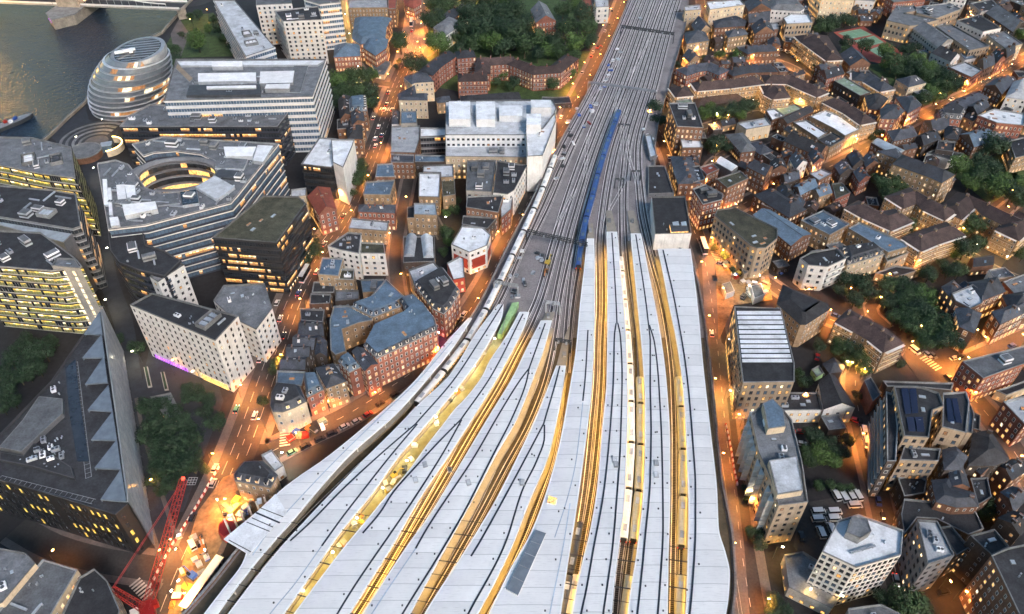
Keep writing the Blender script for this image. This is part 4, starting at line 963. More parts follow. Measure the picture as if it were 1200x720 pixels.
# ---- signal gantries
def gantry(a, b_, label, h=6.5, dish=6, m='metal_dark', box=.9):
    A_, B_ = G(*a, RZ + h), G(*b_, RZ + h); c = (A_ + B_) / 2; th = thing('signal_gantry', label, 'gantry', (c.x, c.y, RZ)); d = (B_ - A_); L = d.length; d.normalize(); n = Vector((-d.y, d.x, 0))
    mb = MB(); s = box / 2; up = Vector((0, 0, box)); cs = [n * s, n * -s, n * s + up, n * -s + up]
    for o in cs: mb.tube(A_ + o, B_ + o, .24, 4)
    k = int(L / 1.5); 
    for i in range(k):
        p, q_ = A_.lerp(B_, i / k), A_.lerp(B_, (i + 1) / k)
        mb.tube(p + cs[0], q_ + cs[2], .14, 3); mb.tube(p + cs[1], q_ + cs[3], .14, 3); mb.tube(p + cs[2], q_ + cs[3], .14, 3); mb.tube(p + cs[0], q_ + cs[1], .14, 3)
    mb.build('truss', m, th)
    for P in (A_, B_): mb = MB(); mb.box((P.x, P.y, RZ), (.5, .5, h), math.atan2(d.y, d.x)); mb.build('post', m, th)
    for i in range(dish):
        p = A_.lerp(B_, (i + .5) / dish) + n * -.9; mb = MB(); mb.box((p.x, p.y, p.z - .6), (.8, .3, 1.6), math.atan2(d.y, d.x)); mb.build('signal_head', 'metal_grey', th)
gantry((617, 272), (688, 288), 'dark lattice signal gantry across the tracks just above the canopies', 6, 5, box=1.3)
gantry((689, 97), (769, 108), 'pale lattice signal gantry spanning all tracks at the middle of the viaduct', 6.5, 9, 'metal_grey')
gantry((728, 32), (790, 41), 'dark lattice signal gantry with white signal heads at the far end of the tracks', 6.5, 7, box=1.3)
gantry((579, 331), (607, 336), 'short pale blue-grey gantry over the white-roofed train', 7, 1, 'frame_grey')
gantry((640, 355), (656, 357), 'small pale gantry beside the tapering lit platform', 6, 1, 'frame_grey'); gantry((650, 399), (669, 402), 'small dark gantry over the dark tracks at the wedge canopy', 6, 2)
gantry((725, 146), (738, 147), 'thin portal frame over two tracks right of the blue train', 6, 1, box=.4); gantry((721, 210), (731, 210), 'thin portal frame over the central tracks', 6, 1, box=.4); gantry((740, 201), (751, 201), 'thin portal frame beside the dark shed roof', 6, 1, box=.4)
# tapering platform ends (lit concrete) beyond the canopies
for lab, s in (('tapering pale platform end between dark tracks above the wedge canopy', '666,383 668,383 664,429 652,429 658,405'), ('pale platform end above the wishbone canopy beside the white train', '710,247 717,247 723,273 711,273'),
               ('pale platform end above the wishbone canopy of the cream trains', '735,247 743,247 751,274 739,274'), ('long thin platform end right of the blue train', '690,262 695,262 696,281 688,281'), ('pale platform end beside the small gantry', '640,366 650,366 646,378 635,377')):
    Q = ccw([tuple(G(x, y, RZ + 1)[:2]) for x, y in S(s)]); c = Q[0]; th = thing('platform_end', lab, 'platform', (*c, RZ)); mb = MB(); mb.prism(Q, RZ, RZ + 1, 1, 0); mb.build('slab', ['platform', 'concrete'], th)
    mb = MB(); p = ((Q[0][0] + Q[2][0]) / 2, (Q[0][1] + Q[2][1]) / 2, RZ + 1); mb.box(p, (1.2, 2.2, 1.2), 0, 0); mb.box((p[0], p[1], RZ + 2.2), (1.4, 2.4, .1), 0, 1); mb.build('equipment_hut', ['frame_grey', 'coping'], th)
# works strip floor between canopies (yellow-green) and its things
P_l = [G(br(y) - 1.0, y, RZ + .06) for y in frange(372, 742, 8)]; P_r = [G(cl(y) + 1, y, RZ + .06) for y in frange(372, 742, 8)]; mb = MB(); ribbon(mb, P_r, P_l); o = mb.build('works_floor', 'site_floor'); struct(o)
# ================================================================ buildings, by part of the photograph
office = dict(name='office_block', cat='office')
# --- riverside offices
white_office = Bp('206,69 382,69 366,113 192,118', 36, 'band', 'flat', 'roof_grey', 'large white-banded glass office with long white roof plant, behind the horseshoe building', n=0, **office)
Bp('175,122 342,126 325,148 140,148 150,136', 26, 'bandn', 'flat', 'roof_grey', 'narrow glass office crowded with white roof units between the horseshoe and the white-banded office', n=26, kinds='aabdv', lit=.4, **office)
Bp('155,168 190,160 326,168 278,228 270,237 170,263 127,268 114,191 135,187 150,192 158,203 170,220 190,226 220,224 245,213 254,200 252,188 235,180 205,176 180,178 168,182', 36, 'band', 'flat', 'roof_grey', 'horseshoe-shaped office wrapped round an oval glass courtyard open to the river', n=0, lit=.12, wmat='navy_panel', **office)
B(0, 1, '505,365 560,350 660,325 680,425 770,455 845,500 770,572 655,545 560,510 515,450', 32, 'bandn', 'flat', 'roof_dark', 'dark rounded office wing with white chillers, joined to the front of the horseshoe', n=16, kinds='abdv', lit=.12, cmat='coping_dark', **office)
B(0, 1, '700,575 835,505 862,520 740,600', 31, 'white', 'flat', 'roof_grey', 'thin white end wall block with a ladder of square windows beside the dark rounded wing', n=1, **office)
Bp('249,278 324,284 358,238 349,230 309,229', 31, 'bandk', 'flat', 'roof_moss', 'black office with bright window bands and a mossy green roof', n=5, kinds='vs', lit=.55, **office)
Bp('374,161 413,164 414,172 388,196 353,192', 21, 'bandk', 'flat', 'roof_white', 'dark block with clean white roof beside the high street trees', n=5, kinds='av', lit=.1, **office)
Bp('388,163 415,163 413,170 402,196 390,190', 24, 'plainw', 'flat', 'roof_white', 'tall blank white fin wall on the corner of the white-roofed dark block', n=0, **office)
hot = Bp('152,357 252,399 279,370 178,343', 30.3, 'hotel', 'flat', 'roof_dark', 'white slab hotel with small staggered windows and purple light at its foot', name='hotel', cat='hotel', n=14, kinds='abdvp', maxn=100)
Bp('262,334 310,332 319,361 300,386 272,372 250,352', 20, 'white', 'flat', 'roof_grey', 'white and grey corner block with rounded front beside the white slab hotel', name='office_block', cat='office', n=7)
Bp('0,270 47,272 88,302 96,312 60,317 0,312 -40,308 -40,266', 37, 'bandy', 'flat', 'roof_dark', 'glass office lit yellow green on every floor, with a pale stone stair tower', n=12, kinds='abdv', lit=.97, **office)
co = Bp('60,311 94,314 87,303 66,302', 38.5, 'plain', 'flat', 'roof_grey', 'pale stone stair tower with two lit strips at the corner of the yellow-lit office', name='stair_tower', cat='tower', n=1)
q_ = FOOT[-1][0]
for f_ in (.35, .7):
    i0 = max(range(4), key=lambda i: (-(Vector(q_[i]) + Vector(q_[(i + 1) % 4])).y / 2) + (Vector(q_[i]) - Vector(q_[(i + 1) % 4])).length)
    a, b_ = Vector(q_[i0]), Vector(q_[(i0 + 1) % 4]); p = a.lerp(b_, f_); d = (b_ - a).normalized(); n_ = Vector((d.y, -d.x)) * .1; p += n_; mb = MB()
    for k in range(11): mb.face([(p.x - d.x * .6, p.y - d.y * .6, 2 + k * 3.2), (p.x + d.x * .6, p.y + d.y * .6, 2 + k * 3.2), (p.x + d.x * .6, p.y + d.y * .6, 4.2 + k * 3.2), (p.x - d.x * .6, p.y - d.y * .6, 4.2 + k * 3.2)])
    mb.build('window_strip', 'lit_white', co)
Bp('0,217 60,222 88,227 94,265 85,268 0,254 -40,250 -40,214', 36, 'bandg', 'flat', 'roof_dark', 'dark-roofed riverside office crowded with ducts, between the two yellow-lit offices', n=22, kinds='abdvp', **office)
Bp('0,256 84,270 88,270 74,284 0,264 -30,256', 33, 'plaing', 'flat', 'glass_pale', 'pale blue glass atrium roof between two riverside offices', name='glass_atrium', cat='atrium', n=0, par=.3)
Bp('0,160 38,161 83,172 88,208 48,203 0,193 -40,186 -40,158', 36, 'bandy', 'flat', 'roof_grey', 'cream-roofed riverside office glowing yellow inside, nearest the moored boat', n=24, kinds='abdvp', lit=.85, **office)
# --- the big dark glass office with the sail wall
big = Bp('94,396 118,366 136,480 150,590 135,603 60,580 0,562 -60,545 -60,545 -20,520 0,508 60,446', 25, 'plaink', 'flat', 'roof_dark', 'huge dark flat-roofed office with lit windows and a glass sail wall', n=0, maxn=100, cmat='coping_dark', **office)
qb = FOOT[-1][0]; zb = 24.1
rg = random.Random(4)
def loc_part(root, s, z0, z1, m, mt, name, h=25, edge=None):
    Q = ccw([tuple(G(x, y, h)[:2]) for x, y in S(s)]); mb = MB(); mb.prism(Q, z0, z1, 0, 1); o = mb.build(name, [m, mt], root)
    if edge:
        e = MB(); I = offset(Q, .35)
        for i in range(len(Q)):
            j = (i + 1) % len(Q); e.face([(*Q[i], z1 + .25), (*Q[j], z1 + .25), (*I[j], z1 + .25), (*I[i], z1 + .25)]); e.face([(*Q[i], z1 - .3), (*Q[j], z1 - .3), (*Q[j], z1 + .25), (*Q[i], z1 + .25)])
        sub(e.build('parapet', edge, o), o)
    return o
loc_part(big, '47,467 75,470 75,487 50,510 27,532 0,527 28,495', 24.1, 26.0, 'grey_panel', 'roof_grey', 'roof_plinth', 25, 'coping')
loc_part(big, '76,430 88,420 93,470 104,540 90,540 80,480', 24.1, 24.5, 'metal_dark', 'glass_dark', 'glazed_slot')
loc_part(big, '0,540 40,548 88,562 84,548 40,520 28,535 0,530', 24.1, 25.2, 'metal_dark', 'roof_dark', 'plant_well', 25, 'coping_dark')
clutter(big, ccw([tuple(G(x, y, 25)[:2]) for x, y in S('2,545 30,535 48,512 78,495 82,555 40,548')]), 24.6, rg, 70, 'aabdv'); clutter(big, ccw([tuple(G(x, y, 25)[:2]) for x, y in S('60,452 72,440 74,465 48,466')]), 24.2, rg, 12, 'dav')
for s in ('96,575 96,440 100,440 103,575', '0,565 0,568 60,580 60,577'): 
    a = S(s); P0, P1 = G(*a[0], 25.2), G(*a[1], 25.2); 
# roof walkway ladders
for (x0, y0, x1, y1) in ((88, 425, 104, 560), (0, 560, 110, 588)):
    a, b_ = G(x0, y0, 24.4), G(x1, y1, 24.4); d = (b_ - a).normalized(); e = Vector((-d.y, d.x, 0)) * .9; mb = MB(); mb.tube(a + e, b_ + e, .08, 3); mb.tube(a - e, b_ - e, .08, 3); k = 0
    while k < (b_ - a).length: mb.tube(a + d * k + e, a + d * k - e, .06, 3); k += 2
    mb.build('maintenance_track', 'frame_grey', big)
sail = thing('glass_sail_wall', 'tall pale glass sail wall along the plaza side of the huge dark office', 'glass wall', tuple(G(160, 520, 0)))
top = [G(x, y, 27.5) for x, y in S('118,359 134,470 150,588')]; bt = [Vector((p.x, p.y, .2)) for p in top]; mb = MB()
ext = G(171, 640, 2); top2 = [top[0], top[1], top[2]]; w = Vector((.5, 0, 0))
for s_ in (0, 1):
    for i in range(2):
        n_ = 9
        for k in range(n_):
            a, b_ = top[i].lerp(top[i + 1], k / n_), top[i].lerp(top[i + 1], (k + 1) / n_)
            q = [a, b_, Vector((b_.x, b_.y, 1.0)), Vector((a.x, a.y, 1.0))]; q = [v + w * s_ for v in q]; mb.face(q if not s_ else q[::-1])
mb.build('glass', 'sail_glass' if 'sail_glass' in M else 'glass_pale', sail)
mb = MB()
for i in range(2):
    for k in range(9):
        a = top[i].lerp(top[i + 1], k / 9); mb.tube(a + w * 1.1, Vector((a.x, a.y, .3)) + w * 1.1, .07, 3)
    for z in range(3, 27, 4):
        a, b_ = top[i], top[i + 1]; mb.tube(Vector((a.x + .6, a.y, z)), Vector((b_.x + .6, b_.y, z)), .05, 3)
    mb.tube(top[i], top[i + 1], .3, 4)
mb.build('mullion', 'frame_grey', sail)
for tri in ('117,365 97,389 120,392', '119,392 95,417 123,419', '122,417 98,448 126,448', '127,451 101,478 132,482', '132,482 105,513 137,516', '137,515 109,546 142,550', '142,549 116,583 148,588'):
    Q = [G(x, y, 27) for x, y in S(tri)]; mb = MB(); lo = [Vector((p.x, p.y, 24.2)) for p in Q]; t_ = [Q[0] , Q[1] + Vector((0, 0, -1.2)), Q[2]]
    mb.face([t_[0], t_[1], t_[2]]); mb.face([lo[0], lo[2], t_[2], t_[0]][::-1]); mb.face([t_[0], t_[1], lo[1], lo[0]][::1]); mb.face([t_[1], t_[2], Vector((*t_[2][:2], 26.2)), Vector((*t_[1][:2], 25.2))]); mb.build('shade_fin', 'glass_mid', sail)
# lit windows on the south face of the dark office
i0 = [i for i in range(len(qb))]; org = ORG[big.name]
for i in i0:
    a, b_ = Vector(qb[i]), Vector(qb[(i + 1) % len(qb)]); d = b_ - a; L = d.length; d /= max(L, .01); nn = Vector((d.y, -d.x))
    if nn.dot(-(a + b_) / 2) <= 0 or L < 4 or abs(d.x) < .5: continue
    for f in range(5):
        for k in range(int(L / 2.6)):
            r = rg.random(); pane = 'lit_yellow' if r < (.4 if f in (1, 2, 4) else .12) else 'glass_dark'; c = a + d * (1.6 + k * 2.6)
            obj('window', win_mesh(pane, 'frame_dark', .06, False), big, (c.x - org.x, c.y - org.y, 1.5 + f * 4.6), math.atan2(d.y, d.x), (1.1, 1, 2.9))
# --- stone buildings at the lower left corner
Bp('-12,640 30,648 41,660 2,706 -30,720 -40,660', 18, 'arch', 'flat', 'roof_grey', 'ornate cream stone building with round-arched lit windows at the lower corner', n=6, name='stone_building', cat='building')
B(0, 3, '200,462 362,510 235,725 150,800 -60,760', 16, 'cream', 'flat', 'roof_grey', 'flat grey-roofed block with cream parapets and black plant beside the arched stone building', n=10, kinds='abdv', name='stone_building')
B(0, 3, '372,545 440,505 500,560 560,700 545,800 250,800', 14, 'cream', 'flat', 'roof_dark', 'dark-roofed yellow brick block at the foot of the red crane', n=3, name='brick_building', lit=.5)
# --- north-west towers and school
Bp('250,0 275,0 322,55 288,66', 28, 'band', 'flat', 'roof_light', 'slanting white glass office with square roof boxes at the edge of the riverside park', n=8, kinds='abp', lit=.15, **office)
B(1, 0, '88,50 290,28 308,92 128,100', 32, 'galw', 'flat', 'roof_dark', 'tall white apartment block with stacked balconies and black roof plant', n=10, kinds='abd', name='apartment_block', cat='apartments')
Bp('300,-14 338,-14 342,4 300,6', 30, 'galw', 'flat', 'roof_grey', 'white balcony tower just behind the tall white apartment block', n=3, name='apartment_block', cat='apartments')
B(1, 0, '215,-60 330,-60 385,-20 395,10 300,20 230,0', 34, 'band', 'flat', 'roof_grey', 'glass riverside tower with dark stripes next to the orange side street', n=3, lit=.3, **office)
B(1, 0, '465,85 635,85 612,125 605,180 490,208 450,180', 13, 'red', 'hipany', 'slate_blue', 'red brick school hall with wide blue slate roof and long rooflight', name='school_building', cat='school', chim=0, lit=.6)
B(1, 0, '370,212 485,210 488,262 365,268', 11, 'red', 'hip', 'slate_blue', 'small gabled red brick school wing with blue slate roof', name='school_building', cat='school', chim=1, lit=.8)
B(1, 0, '500,185 580,170 620,185 610,225 560,260 505,225', 12, 'red', 'hipany', 'slate_blue', 'red and white banded turreted school front under blue slate', name='school_building', cat='school', chim=1, lit=.7)
B(1, 0, '436,0 612,-8 616,34 434,36', 17, 'yellow', 'flat', 'roof_light', 'tan brick apartment block with pale roof above the blue-roofed school', name='apartment_block', cat='apartments', n=5, lit=.4)
B(1, 0, '618,-30 660,-30 655,40 620,40', 15, 'brown', 'flat', 'roof_red', 'narrow orange-lit brown block beside the tan apartment block', name='apartment_block', cat='apartments', n=1, lit=.5)
B(1, 0, '690,-10 770,-10 775,18 740,40 700,25', 10, 'red', 'hipany', 'roof_red', 'round-fronted red brick church on the orange plaza', name='church', cat='church', chim=0, lit=.4)
B(1, 0, '540,290 590,282 632,290 600,350 560,345', 4, 'cream', 'flat', 'roof_grey', 'low paved terrace with trees below the red school', name='terrace_building', n=2)
B(1, 0, '832,128 900,78 945,95 940,130 885,170', 11, 'white', 'hipany', 'roof_grey', 'grey-roofed white hall standing against the dark park trees', name='hall', cat='hall', chim=0)
K(1, 0, '895,70 925,40 990,10', 10, 12, 'brown', 'gable', 'slate', 'dark terrace climbing beside the park trees above the grey-roofed hall', chim=3)
K(1, 0, '790,330 830,290 880,255 910,235', 11, 13, 'galr', 'gable', 'slate', 'curved dark-roofed flats with white balconies beside the round street trees', curve=True, name='apartment_block', cat='apartments', chim=3)
K(1, 0, '935,240 1025,232', 11, 13, 'galr', 'gable', 'slate', 'short red flats with white bands at the end of the curved dark flats', name='apartment_block', cat='apartments', chim=2)
K(2, 0, '-5,268 45,285 110,312 205,306 250,270 282,246', 11, 12, 'galr', 'gable', 'tile_brown', 'curved red and white flats ending beside the railway street', name='apartment_block', cat='apartments', chim=5)
K(2, 0, '140,468 205,470 275,466', 9, 4, 'dark', 'flat', 'roof_dark', 'low dark garages beside the railway street behind the hospital', name='garage', cat='garage', n=2)
B(2, 0, '88,45 160,22 205,98 112,108', 11, 'red', 'gable', 'roof_grey', 'grey-roofed brick church hall among the park trees', name='church', cat='church', chim=0)
B(2, 0, '322,-20 372,-25 378,28 340,30', 10, 'red', 'flat', 'roof_red', 'pinkish flats at the end of the railway street trees', name='apartment_block', cat='apartments', n=1)
B(2, 0, '386,-10 452,-12 455,30 395,34', 13, 'galw', 'flat', 'roof_light', 'small white banded flats beside the far end of the railway street', name='apartment_block', cat='apartments', n=2)
K(1, 0, '1030,268 1110,270 1215,262', 11, 12, 'galr', 'gable', 'tile_brown', 'long red and white banded council flats below the park', name='apartment_block', cat='apartments', chim=4)
K(1, 0, '945,345 1085,342', 11, 12, 'galr', 'gable', 'tile_brown', 'red flats with white access balconies facing the walled yard', name='apartment_block', cat='apartments', chim=3)
K(1, 0, '1065,270 1060,330', 10, 12, 'red', 'gable', 'tile_brown', 'short cross wing joining the two red and white flats', name='apartment_block', cat='apartments', chim=1)
K(1, 0, '960,450 1100,440 1240,430', 12, 6, 'dark', 'gable', 'roof_dark', 'long low dark-roofed sheds behind the white concrete hospital', name='shed', cat='shed', chim=0)
B(1, 0, '692,360 745,345 800,345 832,382 745,388 730,395', 14, 'cream', 'hipany', 'slate', 'cream-windowed warehouse with dark hipped roof at the bend of the high street', name='warehouse', cat='warehouse', chim=2, lit=.4)
B(1, 0, '665,440 742,400 750,440 800,438 803,470 670,468', 13, 'cream', 'hipany', 'slate', 'cream terrace with dark roof at the corner of the high street, below the hipped warehouse', name='warehouse', cat='warehouse', chim=2, lit=.3)
B(1, 0, '845,460 905,450 915,478 850,482', 8, 'yellow', 'hip', 'slate', 'small orange-lit house with dark hipped roof in the yard', name='house', lit=.8)
B(1, 0, '385,470 440,450 445,540 395,560', 12, 'brown', 'gable', 'roof_dark', 'narrow dark brick house against the dense high street trees')
B(1, 0, '435,465 515,455 520,520 440,520', 14, 'brown', 'mansard', 'slate_blue', 'gabled brick mansion with pointed blue dormers beside the high street', name='mansion_block', n=1, inset=2)
B(1, 0, '380,560 440,545 445,600 380,605', 10, 'brown', 'flat', 'roof_dark', 'low brown brick block with dark roof under the gabled mansion', n=2)
B(1, 0, '445,525 500,520 508,570 450,590', 13, 'brown', 'gable', 'slate', 'steep slate-gabled brown house on the edge of the high street')
B(1, 0, '425,600 498,580 500,650 430,650', 11, 'brown', 'hip', 'roof_dark', 'brown brick house with dark hip roof below the steep slate gable', chim=2, lit=.4)
B(1, 0, '680,520 752,520 753,575 678,578', 13, 'conc', 'flat', 'slate_blue', 'pale-walled block with a plain blue roof right of the high street', n=2)
B(1, 0, '635,592 768,588 765,655 745,715 630,712', 11, 'brown', 'flat', 'roof_light', 'brown brick block with wide grey roof deck and roof boxes below the plain blue roof', n=9)
B(1, 0, '770,598 888,600 890,635 770,640', 12, 'bandg', 'flat', 'roof_white', 'low glass-fronted block with a cream white roof beside the white hospital', n=0, lit=.1, **office)
B(1, 0, '640,515 675,525 672,580 636,580', 9, 'white', 'hip', 'slate', 'small pale gabled house by the high street next to the plain blue roof', chim=1)
# --- white concrete hospital
hosp = Bp('522,118 600,117 648,117 652,126 640,158 522,158', 22, 'conc', 'flat', 'roof_light', 'white concrete hospital with boxy white rooftop towers', name='hospital', cat='hospital', n=8, kinds='adv', wmat='white_panel')
for s, z1, nm in (('526,119 551,119 551,140 526,140', 26, 'roof_tower'), ('558,119 580,119 580,140 558,140', 26, 'roof_tower'), ('622,119 646,119 646,128 622,128', 27, 'roof_tower'), ('617,137 634,137 634,150 617,150', 28, 'lift_tower'), ('585,122 612,122 612,134 585,134', 25, 'roof_tower')):
    loc_part(hosp, s, 20.5, z1, 'white_panel', 'roof_white', nm, 26)
Bp('522,160 618,160 620,184 522,183', 15, 'cream', 'flat', 'roof_light', 'lower hospital wing with a row of grey roof boxes over lit cream windows', name='hospital', cat='hospital', n=8, kinds='ab', lit=.7)
Bp('616,152 636,150 650,132 652,140 636,182 618,183', 23, 'plainw', 'flat', 'roof_white', 'blank white stair block on the railway end of the concrete hospital', name='hospital', cat='hospital', n=2)
B(1, 0, '1135,470 1195,470 1195,500 1140,505', 10, 'plainw', 'flat', 'lawn', 'hospital link with a bright green lit room', name='hospital', cat='hospital', n=0)
# --- middle quarter
B(1, 1, '240,200 345,160 375,262 295,288', 13, 'red', 'gable', 'roof_red', 'dark red gothic hall with steep roof lit orange on the street corner', name='church_hall', cat='hall', chim=1, lit=.4)
B(1, 1, '165,168 235,160 232,195 165,205', 15, 'cream', 'flat', 'roof_light', 'cream flat-roofed stair block behind the red gothic hall', n=2, name='house')
B(1, 1, '515,132 650,122 628,192 502,190', 13, 'yellow', 'flat', 'slate_blue', 'yellow brick corner block under a broad blue slate deck beside the round tree', n=3)
B(1, 1, '568,50 640,45 650,108 560,108', 15, 'brown', 'flat', 'slate_blue', 'tall brown house with blue slate deck above the yellow corner block', n=3)
B(1, 1, '485,238 652,240 648,280 480,272', 11, 'red', 'hip', 'slate', 'red brick terrace with grey mansard facing the high street', chim=3, lit=.3)
B(1, 1, '448,302 620,318 614,362 432,348', 9, 'yellow', 'flat', 'roof_light', 'low brown brick block with pale felt roof above the white stepped flats', n=6)
B(1, 1, '335,432 430,368 492,374 482,468 395,450', 17, 'white', 'flat', 'roof_dark', 'white modern flats with dark roof and roof garden', n=9, name='apartment_block', cat='apartments')
B(1, 1, '491,415 598,420 606,468 490,466', 14, 'galw', 'flat', 'roof_moss', 'white stepped balcony wing with planted terrace', n=4, kinds='sv', name='apartment_block', cat='apartments')
B(1, 1, '310,487 408,490 385,572 290,565', 14, 'yellow', 'flat', 'glass_blue', 'yellow brick house with glassy blue roof cluttered with white units', n=6, kinds='av')
B(1, 1, '378,540 460,540 456,590 374,588', 12, 'yellow', 'flat', 'roof_moss', 'yellow brick box with mossy roof corner beside the glassy blue roof', n=2)
B(1, 1, '490,590 600,588 610,640 500,650', 10, 'yellow', 'flat', 'slate_blue', 'low blue-decked block with a yellow brick roof hut', n=3, kinds='b')
B(1, 1, '270,600 370,600 365,650 262,650', 8, 'dark', 'flat', 'roof_dark', 'small black-roofed house beside the red bus street', n=2); B(1, 1, '375,640 480,640 480,680 372,690', 9, 'dark', 'flat', 'roof_grey', 'small grey yard block behind the yellow brick box', n=3)
B(1, 1, '255,655 350,658 345,700 250,705', 9, 'brown', 'flat', 'roof_dark', 'small brown terrace end with black roof below the black-roofed house', n=2)
B(1, 1, '785,55 925,50 925,108 866,110 866,88 782,85', 11, 'yellow', 'flat', 'roof_light', 'brick warehouse with pale grey roof next to the long white-roofed warehouse', name='warehouse', cat='warehouse', n=2)
B(1, 1, '765,90 864,90 858,203 762,200', 12, 'yellow', 'flat', 'roof_white', 'long white-roofed brick warehouse on the narrow dark street', name='warehouse', cat='warehouse', n=2, kinds='v')
B(1, 1, '740,232 840,232 848,288 740,284', 13, 'yellow', 'flat', 'glass_pale', 'yellow brick house with pale glass studio roof', n=2)
B(1, 1, '708,250 742,245 742,300 708,300', 10, 'yellow', 'flat', 'roof_dark', 'slim brick house with dark deck hugging the glass studio', n=1)
bv = B(1, 1, '690,388 836,385 836,505 690,510', 9, 'dark', 'flat', 'roof_dark', 'twin barrel-vaulted grey workshop off the narrow dark street', name='workshop', cat='workshop', n=0)
def vault(root, s, z, hgt, m, name='vault_roof', c=1, r=1):
    Q = [Vector((*G(x, y, z)[:2], z)) for x, y in T(c, r, s)]; mb = MB(); n = 8      # points: left-near, left-far, right-far, right-near
    for k in range(n):
        f0, f1 = k / n, (k + 1) / n; zz = lambda f: Vector((0, 0, hgt * math.sin(math.pi * f)))
        mb.face([Q[0].lerp(Q[3], f0) + zz(f0), Q[0].lerp(Q[3], f1) + zz(f1), Q[1].lerp(Q[2], f1) + zz(f1), Q[1].lerp(Q[2], f0) + zz(f0)])
    for a, b_ in ((Q[0], Q[3]), (Q[2], Q[1])): mb.face([a.lerp(b_, k / n) + Vector((0, 0, hgt * math.sin(math.pi * k / n))) for k in range(n + 1)])
    return mb.build(name, m, root, smooth=False)
vault(bv, '692,485 705,388 755,388 742,485', 8.6, 2.2, 'roof_light'); vault(bv, '785,490 772,390 828,392 833,490', 8.6, 2.2, 'roof_light')
B(1, 1, '715,545 830,505 862,540 742,612', 12, 'cream', 'flat', 'roof_light', 'curved grey-roofed building with lit front at the street fork', n=3, lit=.9)
Bp('485,333 519,314 539,341 528,360 520,368 508,362', 15, 'red', 'mansard', 'slate', 'wedge-shaped brick flat-iron with stepped dark slate roof', n=5, kinds='ab', name='flatiron_building', lit=.5)
wr = B(1, 1, '915,425 965,338 1062,345 1100,378 1082,430 1000,462', 14, 'white', 'flat', 'roof_white', 'white modern building with angular roof and big red wall panels', name='arts_building', cat='building', n=3)
B(1, 1, '895,512 970,472 978,580 925,590', 9, 'red', 'flat', 'roof_white', 'red brick wedge with white rim at the foot of the angular white building', name='arts_building', cat='building', n=0, wmat='red_panel')
q_ = FOOT[-2][0]
for i in range(len(q_)):
    a, b_ = Vector(q_[i]), Vector(q_[(i + 1) % len(q_)]); d = (b_ - a); L = d.length; d /= L; n_ = Vector((d.y, -d.x))
    if n_.dot(-(a + b_) / 2) > 0 and 6 < L < 40:
        a2, b2 = a + d * L * .12 + n_ * .15, b_ - d * L * .12 + n_ * .15; mb = MB(); mb.face([(*a2, 3), (*b2, 3), (*b2, 9), (*a2, 9)]); mb.build('red_wall_panel', 'red_panel', wr)
B(1, 1, '990,200 1160,192 1135,275 985,250', 15, 'brown', 'flat', 'roof_dark', 'dark flat-roofed block with white front parapet beside the railway street', n=4)
B(1, 1, '970,290 1130,300 1085,350 965,330', 11, 'dark', 'flat', 'roof_dark', 'low black-roofed link between the white angular building and the dark flat-roofed block', n=2)
B(1, 1, '990,32 1125,30 1105,178 985,172', 16, 'conc', 'flat', 'roof_grey', 'grey roofed office with rooftop cabins right of the dark back gardens', n=5, kinds='bas', **office)
B(1, 1, '1130,32 1270,55 1210,170 1180,190 1112,182', 16, 'white', 'flat', 'roof_dark', 'white ribbed office with black roof full of fans beside the railway street', n=12, kinds='aab', **office)
B(1, 1, '1145,205 1205,195 1195,260 1150,300', 12, 'red', 'flat', 'roof_light', 'red brick row dropping to the railway street below the white ribbed office', n=2)
B(1, 1, '630,0 740,5 738,42 632,40', 11, 'brown', 'flat', 'slate', 'brown brick terrace with close white windows behind the tall brown house', n=2); B(1, 1, '745,5 885,8 883,38 745,38', 10, 'dark', 'flat', 'slate_blue', 'dark brick range with blue deck behind the warehouses', n=3)
B(1, 1, '870,115 928,112 935,190 875,200', 9, 'yellow', 'flat', 'roof_moss', 'yellow brick house with arched lit windows and mossy roof', n=1, lit=.5)
# --- crescent block with blue roofs
B(1, 2, '568,240 850,105 835,50 795,5 735,-8 690,32 552,92 505,180', 17, 'red', 'mansard', 'slate', 'big red brick block with curved blue lead roof and magenta-lit end', n=4, kinds='bsv', name='mansion_block', lit=.3, mh=2.2, inset=.9, top='slate_blue')
B(1, 2, '345,62 365,-5 428,-8 548,25 542,60 480,72 402,102 420,205 372,222 350,200', 13, 'yellow', 'flat', 'slate_blue', 'courtyard block with blue roofs round a dark yard', n=6, kinds='bs', name='mansion_block')
B(1, 1, '520,690 608,588 695,668 640,700 600,745', 13, 'yellow', 'flat', 'slate_blue', 'blue-roofed wing on the corner of the narrow street above the courtyard block', n=2, name='mansion_block'); B(1, 1, '675,690 740,672 800,725 790,745 720,760', 13, 'brown', 'mansard', 'slate_blue', 'blue mansard house across from the wedge-shaped flat-iron', n=1, inset=1)
B(1, 2, '450,-5 590,-55 680,-5 550,45', 14, 'yellow', 'mansard', 'slate_blue', 'blue-roofed rear wing with dormers beside the big red crescent block', n=2, name='mansion_block', inset=1.2)
B(1, 2, '385,252 440,222 490,280 438,305', 15, 'red', 'mansard', 'slate_blue', 'narrow brick house with blue roof facing the terrace street', n=2, inset=1, lit=.3)
B(1, 2, '450,205 502,192 572,268 512,300', 16, 'red', 'gable', 'slate', 'tall red gabled house with black roof facing the terrace street', chim=1, lit=.3)
B(1, 2, '278,285 362,265 422,345 330,378', 13, 'yellow', 'hip', 'slate', 'yellow brick house with dark roof and white arched ground floor', chim=2, lit=.5)
B(1, 2, '222,322 290,318 316,385 240,422', 12, 'red', 'mansard', 'slate_blue', 'red brick house with blue roof between the corner building and the yellow house', n=1, inset=1, lit=.2)
B(1, 2, '98,296 230,302 214,368 94,354', 13, 'brown', 'flat', 'slate_blue', 'flat blue roof deck with white railings behind the rounded corner building', n=1)
